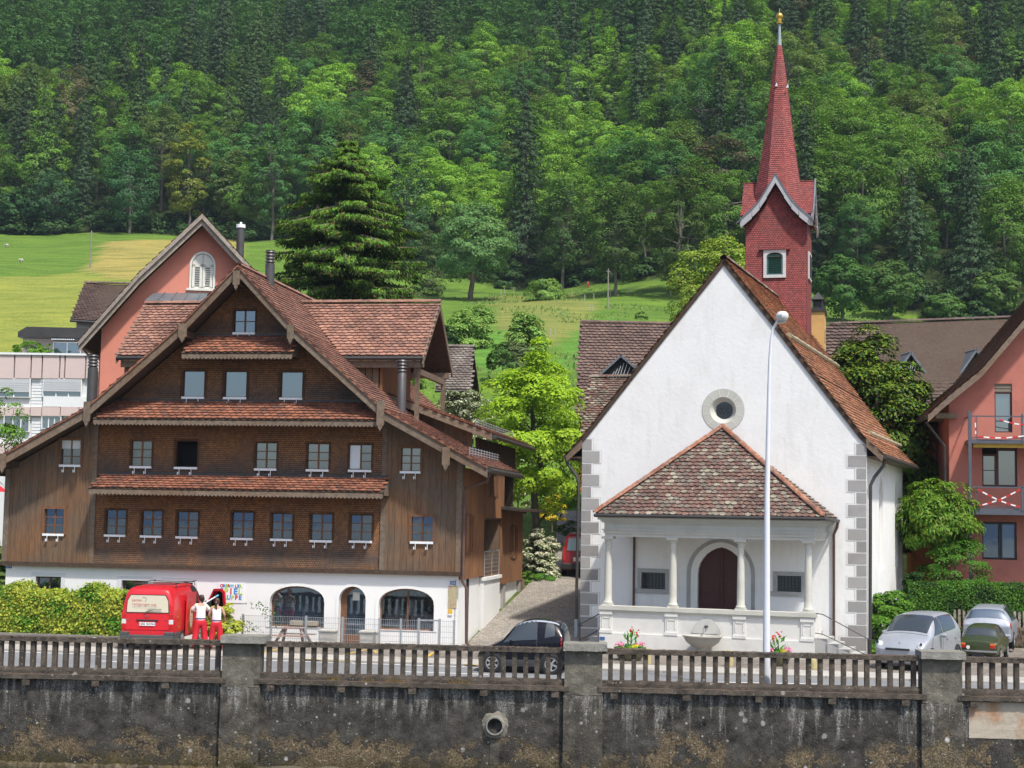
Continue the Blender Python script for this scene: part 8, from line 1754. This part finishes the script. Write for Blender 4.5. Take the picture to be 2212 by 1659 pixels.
# ------------------------------------------------------------------ trees and shrubs near the houses
def veg(name, label, cat, p, parts, group=None, rz=0.0):
    """parts: (part name, mesh, colour)"""
    e = empty(name, label, cat, p, rz, group)
    for n_, me, c in parts:
        o = bpy.data.objects.new(n_, me); col.objects.link(o); o.parent = e
        if c: o.color = (*c, 1)
    return e
def trunk_mesh(seed, h, r, spread, nb=9, z0=.35, mat=None, twig=3, lean=0.0):
    rg = np.random.default_rng(seed); mb = MB(); pts = limb(mb, rg, (0, 0, -.6), (lean, 0, h), r, r * .25, 9, .05, 7)
    for i in range(nb):
        f = z0 + (1 - z0) * i / nb; p = np.array(pts[min(7, int(f * 7))]); a = i * 2.4 + rg.random(); q = p + np.array([math.cos(a) * spread, math.sin(a) * spread, spread * rg.uniform(.7, 1.4)]) * (1.15 - f)
        bp = limb(mb, rg, p, q, r * .38 * (1.2 - f), r * .1, 6, .2, 4)
        for t_ in range(twig): s_ = np.array(bp[2 + t_ % 3]); limb(mb, rg, s_, s_ + unit(rg.normal(size=3) + np.array([0, 0, .8])) * spread * .45, r * .1, r * .03, 4, .2, 3)
    V, Q = tubes_np(mb); return mesh_np('trunk', V, Q, [mat or BARK], smooth=True)
# the tall spruce behind the timber house
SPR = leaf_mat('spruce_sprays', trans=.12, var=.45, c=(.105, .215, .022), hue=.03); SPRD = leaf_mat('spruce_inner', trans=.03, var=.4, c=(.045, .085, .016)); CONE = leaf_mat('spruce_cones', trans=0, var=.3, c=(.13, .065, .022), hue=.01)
def hero_spruce():
    rg = np.random.default_rng(77); h = 24.3; Pn, Nn, Lo, Sz, M = [], [], [], [], []
    def add(p, n, l, s_, m): Pn.append(p); Nn.append(n); Lo.append(l); Sz.append(s_); M.append(np.full(len(p), m))
    z = 8.0; mb = MB(); mb.tube([(0, 0, -1), (0, 0, 12), (0, 0, h)], [.38, .25, .04], 8)
    while z < h - .2:
        t = (z - 4) / (h - 4); L0 = float(np.interp(h - z, [0, .5, 1.2, 2, 3, 4.3, 5.2, 9], [.15, .5, .95, 2.1, 3.0, 3.5, 4.15, 4.4])); nb = int(11 - 4 * t)
        for j in range(nb):
            a = 6.283 * (j + rg.random() * .9) / nb; L = L0 * rg.uniform(.74, 1.08); d = np.array([math.cos(a), math.sin(a), 0]); side = np.array([-d[1], d[0], 0]); up = rg.uniform(.0, .34)
            f = np.linspace(0, 1, 6); path = lambda s: d * (L * s)[..., None] + np.array([0, 0, 1]) * (z + L * (up * s - .42 * s ** 2 + .16 * s ** 4))[..., None]
            mb.tube([tuple(x) for x in path(f)], [.05 * L / 4 + .01] * 5 + [.008], 4)
            n = int(150 * L); s = rg.uniform(.1, 1, n) ** .8; wdt = .26 * L * np.sqrt(np.clip(1.06 - s, 0, 1)) * .9 + .08
            q = path(s) + side * (rg.uniform(-1, 1, n) * wdt)[:, None]; hang = rg.random(n) ** 1.2 * (.35 + .7 * (1 - t)) * (1 - .4 * s); q[:, 2] -= hang
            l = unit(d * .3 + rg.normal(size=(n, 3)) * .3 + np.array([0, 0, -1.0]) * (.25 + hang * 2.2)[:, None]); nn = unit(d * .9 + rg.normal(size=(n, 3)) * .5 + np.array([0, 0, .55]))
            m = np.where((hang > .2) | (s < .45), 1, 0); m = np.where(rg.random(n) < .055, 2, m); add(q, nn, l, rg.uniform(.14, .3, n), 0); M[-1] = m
        z += .62 - .28 * t
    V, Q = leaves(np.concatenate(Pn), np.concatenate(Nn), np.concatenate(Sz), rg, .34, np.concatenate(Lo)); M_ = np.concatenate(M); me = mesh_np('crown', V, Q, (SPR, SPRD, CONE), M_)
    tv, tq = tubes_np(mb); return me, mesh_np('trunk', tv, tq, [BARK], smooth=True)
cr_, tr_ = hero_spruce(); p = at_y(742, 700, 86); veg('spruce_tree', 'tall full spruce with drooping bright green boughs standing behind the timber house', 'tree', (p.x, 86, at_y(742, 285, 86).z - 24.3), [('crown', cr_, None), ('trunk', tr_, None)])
# lime green tree in the lane
def leafy(seed, ncl, nper, rx, rz, zc, size, mat, rc, low=-.7, shape=.9, ry=None, long=None, aspect=.5, hollow=.4):
    rg = np.random.default_rng(seed); P, Nn, C = crown_points(rg, ncl, nper, rx, rz, zc, rc, shape, hollow, low, ry)
    lo = None
    if long is not None: lo = unit(np.array(long) + rg.normal(size=P.shape) * .4)
    V, Q = leaves(P, Nn, rg.uniform(.6, 1.3, len(P)) * size, rg, aspect, lo); return mesh_np('crown', V, Q, mat if isinstance(mat, (list, tuple)) else [mat])
LIME = leaf_mat('lime_leaves', trans=.4, var=.22, c=(.36, .55, .035), hue=.015)
p = at_y(1156, 1128, 72); g0 = tz(p.x, 72); veg('lime_green_tree', 'bright lime green tree with a forked bare trunk at the head of the lane', 'tree', (p.x, 72, g0), [
    ('crown', leafy(3, 125, 260, 2.5, 4.0, at_y(1156, 930, 72).z - g0 + .1, .17, LIME, (.45, .8), -.95, .8, hollow=.2), None), ('trunk', trunk_mesh(5, 9.6, .23, 2.1, 11, .38, BARKG), None)])
# blossoming and other shrubs round the lane
CREAMF = leaf_mat('cream_blossom', trans=.1, var=.15, c=(.62, .60, .45), hue=.01); MIDL = leaf_mat('mid_leaves', c=(.07, .15, .025)); DKL = leaf_mat('dark_leaves', c=(.03, .075, .016), var=.4); GREYL = leaf_mat('grey_green_leaves', c=(.12, .17, .06)); YELF = leaf_mat('yellow_blossom', trans=.1, var=.15, c=(.75, .50, .015), hue=.01); FRESHL = leaf_mat('fresh_leaves', c=(.12, .26, .025)); YGL = leaf_mat('golden_hedge_leaves', c=(.38, .43, .055), var=.35); CLIPL = leaf_mat('clipped_hedge_leaves', c=(.075, .19, .018), var=.3); YEWL = leaf_mat('yew_sprays', c=(.115, .18, .016), var=.4, trans=.1)
def shrub(label, sx, sb, st_, w_px, d, mats, flowers=0, n=(34, 150), size=.09, name='shrub', cat='shrub', ry=None, ground=None, seed=None, low=-.3, group=None, rcf=None):
    p = at_y(sx, sb, d); h = at_y(sx, st_, d).z - p.z; rx = w_px / 2 * d / FS; z = p.z if ground is None else ground
    me = bush_mesh('foliage', seed or abs(int(sx * 7 + sb)), rx, ry or rx, h * .78, n[0], n[1], size, mats, flowers, low=low, rc=rcf)
    return veg(name, label, cat, (p.x, d, z), [('foliage', me, None), ('stems', trunk_mesh(abs(int(sx)), h * .7, .05, rx * .6, 6, .1, BARK), None)], group)
shrub('white flowering shrub at the end of the lane beside the timber annex', 1167, 1250, 1128, 84, 71.2, [MIDL, CREAMF], .62, (80, 220), .11)
shrub('cream blossoming elder bush beside the small barn', 1000, 960, 828, 130, 80, [GREYL, CREAMF], .35, (70, 190), .12); shrub('blossoming bush behind the trunk of the lime green tree', 1118, 1110, 975, 70, 78, [MIDL, CREAMF], .42, (40, 170), .11)
shrub('shrub covered in yellow blossom behind the lime green tree', 1192, 1125, 1062, 66, 83, [MIDL, YELF], .45, (30, 160), .08); shrub('dark glossy laurel beside the chapel downpipe', 1226, 1225, 1108, 90, 90, [MIDL, DKL], 0, (50, 170), .1)
shrub('leafy bush between the lime green tree and the laurel', 1210, 1100, 1010, 90, 88, [FRESHL], 0, (30, 150), .12); shrub('low green bush at the foot of the annex', 1134, 1258, 1225, 32, 69.4, [FRESHL], 0, (14, 120), .08); shrub('low green bush under the white shrub', 1168, 1258, 1238, 70, 70.4, [CLIPL], 0, (20, 140), .08)
shrub('green bush in the garden above the lane', 1140, 1030, 950, 80, 92, [MIDL], 0, (30, 140), .13); shrub('bush below the meadow behind the lime green tree', 1085, 800, 735, 70, 118, [MIDL], 0, (24, 120), .2)
MEADL = leaf_mat('meadow_bush_leaves', c=(.21, .36, .07), var=.25)
# bushes on the meadow slope
for sx, sb, st_, w_, lab, c in ((1177, 648, 594, 76, 'round green bush on the crest of the meadow', FRESHL), (1008, 752, 655, 92, 'broad green bush low on the meadow above the barn', MIDL), (1135, 760, 660, 80, 'tall green bush on the meadow above the lime green tree', MIDL), (1040, 700, 652, 50, 'small bush high on the meadow', MIDL), (925, 640, 470, 70, 'slender grey green tree beside the tall spruce', GREYL), (1118, 790, 720, 60, 'grey green bush in the dip of the meadow', GREYL), (1385, 690, 664, 22, 'tiny bush by the pole on the meadow', MIDL), (960, 760, 690, 50, 'low bush by the barn roof', DKL)):
    q = on_ground(sx, sb, 100); shrub(lab, sx, sb, st_, w_, q.y, [MEADL if c in (FRESHL, MIDL) else c], 0, (60, 150), .26, ground=q.z - .3, rcf=(w_ * q.y / FS * .14, w_ * q.y / FS * .24))
q = on_ground(1018, 650, 120); ppm_ = FS / q.y; ASHC = leaf_mat('ash_leaves', c=(.145, .28, .085), var=.25)
veg('ash_tree', 'large pale green ash tree alone at the top of the meadow', 'tree', q, [('crown', leafy(8, 130, 170, 82 / ppm_, 88 / ppm_, 128 / ppm_, .34, ASHC, (.9, 1.6), -.9, .85), None), ('trunk', trunk_mesh(9, 180 / ppm_, .42, 3.6, 9, .3), None)])
# blossoming tree behind the chapel
YG = leaf_mat('yellow_green_leaves', c=(.26, .36, .05), var=.3); p = at_y(1548, 900, 96)
veg('blossoming_tree', 'yellow green tree in flower showing on both sides of the chapel gable top', 'tree', (p.x, 96, 2.2), [('crown', leafy(12, 80, 150, 2.9, 3.4, at_y(1548, 632, 96).z - 2.2, .2, [YG], (.5, .9)), None), ('trunk', trunk_mesh(13, 12, .25, 2, 8, .4), None)])
# right of the chapel: yew, cherry, bush, hedge with pickets
p = at_y(1900, 1100, 68); g0 = tz(p.x, 68); zt = at_y(1880, 712, 68).z - g0
def yew():
    rg = np.random.default_rng(41); P, Nn, C = crown_points(rg, 330, 250, 2.35, 4.6, zt - 4.9, (.45, .8), 1.0, .5, -1.0); P[:, 0] -= .13 * (P[:, 2] - 7.5)
    V, Q = leaves(P, Nn, rg.uniform(.12, .26, len(P)), rg, .5, unit(rg.normal(size=P.shape) * .5 + np.array([0, 0, 1.0]))); return mesh_np('crown', V, Q, [YEWL, DKL], (rg.random(len(Q)) < .3).astype(int))
veg('yew_tree', 'broad dark yew tree rising behind the right side of the chapel', 'tree', (p.x, 68, g0), [('crown', yew(), None), ('trunk', trunk_mesh(42, zt - 2, .3, 1.5, 8, .2), None)])
CH = leaf_mat('cherry_leaves', c=(.125, .24, .02), var=.3, trans=.35); p = at_y(2025, 1255, 62); zt = at_y(2025, 1035, 62).z
veg('cherry_tree', 'bushy cherry tree with long hanging leaves in front of the orange house', 'tree', (p.x, 62, 0), [('crown', leafy(21, 80, 130, 1.4, 1.55, zt - 1.6, .18, CH, (.35, .6), -.8, .9, None, (0, -.1, -1.0), .38), None), ('trunk', trunk_mesh(22, zt - 1.2, .09, 1.1, 8, .25, BARKG), None)])
shrub('fine leaved green bush below the cherry tree by the red house', 2065, 1262, 1150, 130, 61.2, [CLIPL], 0, (60, 170), .08); shrub('dense green bush between the chapel corner and the silver hatchback', 1922, 1412, 1258, 128, 55.6, [FRESHL, CLIPL], .5, (120, 230), .095, ground=0.0); shrub('dark bush in the shade beside the chapel wall', 1975, 1262, 1150, 60, 60, [DKL], 0, (40, 150), .1, ground=1.2)
def hedge(name, label, o, th, L, dp, z0, z1, mat, n, size, wav=.05, seed=1, cat='hedge', tops=None):
    rg = np.random.default_rng(seed); u = rg.uniform(0, L, n); face = rg.random(n); tb = lambda uu: z1 + wav * (np.sin(uu * 2.1 + seed) + .6 * np.sin(uu * 4.7 + 1) + .5 * np.sin(uu * 9.3)); zt_ = tb(u)
    v = np.where(face < .6, rg.normal(0, .07, n) + wav * np.sin(u * 3.3), rg.uniform(0, dp, n)); z = np.where(face < .6, z0 + (zt_ - z0) * rg.random(n) ** .85, zt_ + rg.normal(0, .05, n)); z += np.abs(rg.normal(0, size, n)) * .5
    nn = np.where((face < .6)[:, None], np.array([0, -1.0, .35]), np.array([0, -.2, 1.0])) + rg.normal(size=(n, 3)) * .5
    V, Q = leaves(np.stack([u, v, z], 1), unit(nn), rg.uniform(.6, 1.4, n) * size, rg, .6); e = empty(name, label, cat, o, -R_(th)); m2 = (np.sin(u * 2.9 + seed) * np.sin(z * 4.1 + u) + rg.normal(0, .35, n) > .45) | (rg.random(n) < .12); o_ = link('foliage', mesh_np('foliage', V, Q, list(mat) + [FRESHL if 'golden' in name else DKL], m2.astype(int)), e)
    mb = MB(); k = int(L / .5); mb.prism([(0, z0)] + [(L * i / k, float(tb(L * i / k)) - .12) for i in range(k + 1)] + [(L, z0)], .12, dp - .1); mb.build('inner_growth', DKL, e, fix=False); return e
HL = HF.w(HF.uz(-60, 1370, -1.9)[0], -1.9, 0); a = HF.uz(-60, 1370, -1.9)[0]; b = HF.uz(262, 1370, -1.9)[0]
zh = HF.uz(130, 1283, -1.9)[1]; hedge('golden_hedge', 'loose yellow green hedge along the white wall, left of the red van', HL, 9.5, b - a, 1.3, .15, zh, [YGL], 26000, .1, .13, 5)
a2_ = HF.uz(440, 1370, -1.7)[0]; b2_ = HF.uz(519, 1370, -1.7)[0]; me = bush_mesh('foliage', 61, (b2_ - a2_) / 2, .6, 1.35, 60, 190, .085, [YGL]); veg('golden_shrub', 'rounded yellow green shrub at the end of the hedge, right of the red van', 'shrub', HF.w((a2_ + b2_) / 2, -1.7, .1), [('foliage', me, None)])
mb = MB(); mb.box(0, b - a + 1, -.35, -.2, 0, .26); o = mb.build('garden_kerb', pm('garden_kerb_stone', (.22, .21, .19), .95, .3, 2)); o.location = HL; o.rotation_euler = (0, 0, -HF.th); tag(o, 'low grey kerb wall in front of the golden hedge', 'wall')
RH = Fr(1960, 1355, 59.5, 4); p0 = RH.uz(1962, 1300)[0]; p1 = RH.uz(2290, 1300)[0]; z0, z1 = RH.uz(2100, 1352)[1], RH.uz(2100, 1265)[1]
hedge('clipped_hedge', 'tall clipped green hedge behind the parked cars', RH.w(p0, 0, 0), 4, p1 - p0, 1.0, .3, z1, [CLIPL], 26000, .075, .02, 9)
pf = empty('picket_fence', 'old grey picket fence half buried in the clipped hedge', 'fence', RH.w(0, -.12, 0), -RH.th)
for i in range(24):
    u = RH.uz(2058, 1300)[0] + i * .17
    if i % 7 != 5: mb = MB(); zz = RH.uz(2100, 1314 + rnd.uniform(-2, 5))[1]; mb.prism([(u, .7), (u + .09, .7), (u + .09, zz - .04), (u + .045, zz), (u, zz - .04)], -.02, .0); mb.build('picket', GB, pf)
mb = MB(); rough(mb, RH.uz(2145, 1380)[0], p1, -.6, .1, 0, RH.uz(2180, 1352)[1], 40, 1, 6, .03, 2); o = mb.build('garden_wall', pm('mossy_brown_wall', (.10, .075, .05), .95, .5, 3, bmp=.6)); o.location = RH.o; o.rotation_euler = (0, 0, -RH.th); tag(o, 'low mossy brown garden wall under the hedge at the right edge', 'wall')
# left edge: overhanging branch, climber, parasol, greenery
p = at_y(-14, 1000, 60); veg('garden_tree', 'green leafy tree reaching in at the left edge before the pale flats', 'tree', (p.x, 60, 0), [('crown', leafy(51, 30, 150, 1.05, 1.3, at_y(0, 915, 60).z, .12, [FRESHL], (.3, .5)), None), ('trunk', trunk_mesh(52, 7.5, .1, .8, 5, .5), None)])
shrub('dark green shrub in the gap at the far left behind the house corner', -6, 1275, 1070, 46, 60.5, [CLIPL], 0, (40, 150), .09, ground=0)
shrub('bright green climbing plant on the roof terrace of the pale flats', 60, 764, 733, 60, 86.5, [FRESHL], 0, (20, 120), .12); shrub('thin green plant beside the awning on the roof terrace', 103, 764, 740, 30, 86.5, [FRESHL], 0, (10, 90), .1)
p = at_y(-6, 1056, 59); z = at_y(-6, 1046, 59).z; e = empty('parasol', 'red parasol just showing at the left edge beside the timber house', 'parasol', (p.x, 59, 0)); mb = MB(); mb.lathe([(.42, z - .28), (.2, z - .12), (.02, z)], (0, 0, 0), 8); mb.build('canopy', pm('red_canvas', (.6, .02, .04), .8, .1, 3), e); mb = MB(); mb.tube([(0, 0, 0), (0, 0, z)], .02, 6); mb.build('pole', METAL, e)
# sparse climber on the mesh fence
rg = np.random.default_rng(71); n = 260; P = np.stack([rg.uniform(hu(516), hu(602), n), rg.uniform(-1.75, -1.55, n), rg.uniform(.5, 1.55, n)], 1); P = P[np.sin(P[:, 0] * 5 + P[:, 2] * 7) > -.1]; V, Q = leaves(P - np.array([hu(560), -1.6, 0]), unit(rg.normal(size=P.shape) + np.array([0, -.6, .3])), .085, rg, .5)
veg('fence_climber', 'sparse thin leaved climber on the left end of the mesh fence', 'plant', HF.w(hu(560), -1.6, 0), [('foliage', mesh_np('foliage', V, Q, [MIDL]), None)], rz=-HF.th)
# poles, posts, sheep and a walker on the meadow
GP = pm('grey_pole_wood', (.25, .22, .2), .9, .2, 2)
for sx, sb, st_, lab in ((194.5, 580, 498, 'thin pole on the meadow beside the tan mown patch'), (1313, 668, 580, 'tall pale pole at the wood edge above the brown roof')):
    q = on_ground(sx, sb, 100); h = at_y(sx, st_, q.y).z - q.z; mb = MB(); mb.tube([(0, 0, -.3), (0, 0, h)], [.11, .07], 6); mb.box(-.25, .25, -.03, .03, h - .4, h - .3); o = mb.build('power_pole', GP); o.location = q; tag(o, lab, 'pole')
for sx, sb in ((1058, 646), (1082, 640), (1090, 634), (1110, 632), (1263, 650), (1283, 647), (1265, 668), (1275, 672), (1281, 672), (1318, 640), (1358, 634), (1449, 640), (1040, 730), (1189, 728), (1199, 722), (1178, 736), (945, 605), (955, 603), (1236, 640)):
    q = on_ground(sx, sb, 100); mb = MB(); mb.box(-.04, .04, -.04, .04, -.2, .85); o = mb.build('fence_post', pm('pale_post', (.36, .34, .30), .9, .1, 3)); o.location = q; o.rotation_euler = (rnd.uniform(-.06, .06), rnd.uniform(-.06, .06), 0); tag(o, 'pale wooden fence post on the meadow', 'fence post', 'fence posts on the meadow')
WOOL = pm('wool', (.55, .5, .42), .95, .15, 3)
for sx, sb, lab in ((13, 535, 'pale sheep grazing highest at the left edge of the meadow'), (44, 568, 'pale sheep grazing on the meadow below the other one')):
    q = on_ground(sx, sb, 100); e = empty('sheep', lab, 'sheep', q, rnd.uniform(-.4, .4)); e.scale = (.65,) * 3
    me_ = skin_mesh('body', [(0, 0, .62), (.35, 0, .64), (-.35, 0, .62), (.55, 0, .6), (.72, 0, .42), (.3, .13, .3), (.3, .13, 0), (.3, -.13, .3), (.3, -.13, 0), (-.32, .13, .3), (-.34, .13, 0), (-.32, -.13, .3), (-.34, -.13, 0), (-.5, 0, .5)], [(0, 1), (0, 2), (1, 3), (3, 4), (1, 5), (5, 6), (1, 7), (7, 8), (2, 9), (9, 10), (2, 11), (11, 12), (2, 13)], [.27, .25, .26, .14, .07, .06, .035, .06, .035, .07, .035, .07, .035, .04], WOOL, e, 1)
q = on_ground(1270, 622, 150); person('tiny walker in red at the edge of the wood', q, 1.0, .3, [((-.3, .1, 1.16), (-.2, .25, 1.1)), ((.3, .1, 1.16), (.2, .25, 1.1))], HAIR)
for o in bpy.data.objects:
    if o.parent and o.parent.get('label') == 'tiny walker in red at the edge of the wood' and o.name.startswith('t_shirt'): o.data.materials[0] = pm('red_jacket', (.6, .03, .03), .8, .1, 3)
# trees one can tell apart along the lower edge of the wood
for i, (sx, sb, st_, w_, c, lab) in enumerate([(112, 505, 370, 110, (.045, .12, .045), 'bluish green tree at the wood edge above the sheep'), (278, 505, 312, 118, (.055, .155, .055), 'full teal green tree at the wood edge left of the salmon gable'), (404, 506, 262, 98, (.21, .25, .035), 'tall yellow green tree at the wood edge above the tan patch'),
        (505, 506, 325, 92, (.13, .19, .055), 'pale olive tree at the wood edge above the salmon gable'), (585, 520, 250, 100, (.085, .20, .06), 'light green tree behind the top of the tall spruce'), (30, 506, 410, 66, (.055, .14, .04), 'green tree at the wood edge above the left sheep'),
        (1820, 694, 545, 110, (.075, .175, .035), 'fresh green tree at the wood edge right of the bell turret'), (1925, 692, 565, 120, (.085, .17, .035), 'broad mid green tree at the wood edge above the yew'), (2150, 694, 585, 100, (.11, .20, .04), 'light green tree above the long dark roof'), (2040, 694, 640, 90, (.10, .20, .035), 'low light green tree just over the long dark roof'),
        (1330, 640, 400, 120, (.06, .11, .022), 'dark olive tree at the wood edge above the tall pole'), (1470, 650, 380, 130, (.075, .125, .025), 'olive green tree at the wood edge left of the bell turret'), (1215, 625, 395, 110, (.065, .13, .03), 'deep green tree at the wood edge right of the ash'), (880, 600, 330, 100, (.08, .17, .055), 'pale green tree at the wood edge behind the spruce')]):
    q = on_ground(sx, sb, 140); k = q.y / FS; h = (sb - st_) * k; rx = w_ * k / 2; rz = h * .44
    veg('broadleaf_tree', lab, 'tree', q, [('crown', broadleaf_mesh(200 + i, h, rx, rz, 90, 90, .36, 'crown', .75, low=-.98, rc=(.18 * rx, .34 * rx), hollow=.45), c)], rz=i)
# bushes closing the wood's edge, one mass
rg = np.random.default_rng(91); parts = []
for i in range(240):
    x = rg.uniform(-95, 75); y = edge_y(x) + rg.uniform(-1.5, 5.5); r = rg.uniform(1.3, 2.8); P, Nn, C = crown_points(rg, 9, 60, r, r * .8, r * .35, (r * .3, r * .5), .9, .5, -.3); P[:, 2] = np.abs(P[:, 2]); P += np.array([x, y, tz(x, y) - .2]); V, Q = leaves(P, Nn, rg.uniform(.25, .55, len(P)), rg); parts.append((V, Q, 0))
V, Q, M = join_np(parts); o = link('undergrowth', mesh_np('undergrowth', V, Q), mats=leaf_mat('undergrowth_leaves', c=(.045, .10, .025), var=.4)); o['kind'] = 'stuff'
# unmown grass and weeds on the slope behind the houses, one mass
rg = np.random.default_rng(92); n = 42000; x = rg.uniform(-60, 55, n); y = rg.uniform(108, 255, n); k = np.array([y_ < edge_y(x_) and noise.noise(Vector((x_ / 9, y_ / 9, .5))) > .05 and not (y_ > 105 and x_ < -32) for x_, y_ in zip(x, y)]); x, y = x[k], y[k]; n = len(x)
P = np.array([(a, b_, tz(a, b_) + .1) for a, b_ in zip(x, y)]); V, Q = leaves(P, unit(rg.normal(size=(n, 3)) * .5 + np.array([0, -1, .6])), rg.uniform(.25, .6, n), rg, .35, unit(np.array([0, 0, 1.0]) + rg.normal(size=(n, 3)) * .3)); o = link('meadow_tufts', mesh_np('meadow_tufts', V, Q), mats=leaf_mat('tuft_blades', c=(.13, .21, .045), var=.3)); o['kind'] = 'stuff'
# ------------------------------------------------------------------ the air
HAZE = True
if HAZE:
    mb = MB(); mb.box(-230, 230, -12, 620, -4.2, 330); m = bpy.data.materials.new('haze'); m.use_nodes = True; t = m.node_tree; t.nodes.clear(); o_ = N(t, 'ShaderNodeOutputMaterial'); v_ = N(t, 'ShaderNodeVolumePrincipled'); v_.inputs['Density'].default_value = .00012; v_.inputs['Color'].default_value = (.66, .80, 1, 1); v_.inputs['Anisotropy'].default_value = 0.0
    t.links.new(v_.outputs[0], o_.inputs['Volume']); h = mb.build('haze', m); h['kind'] = 'stuff'
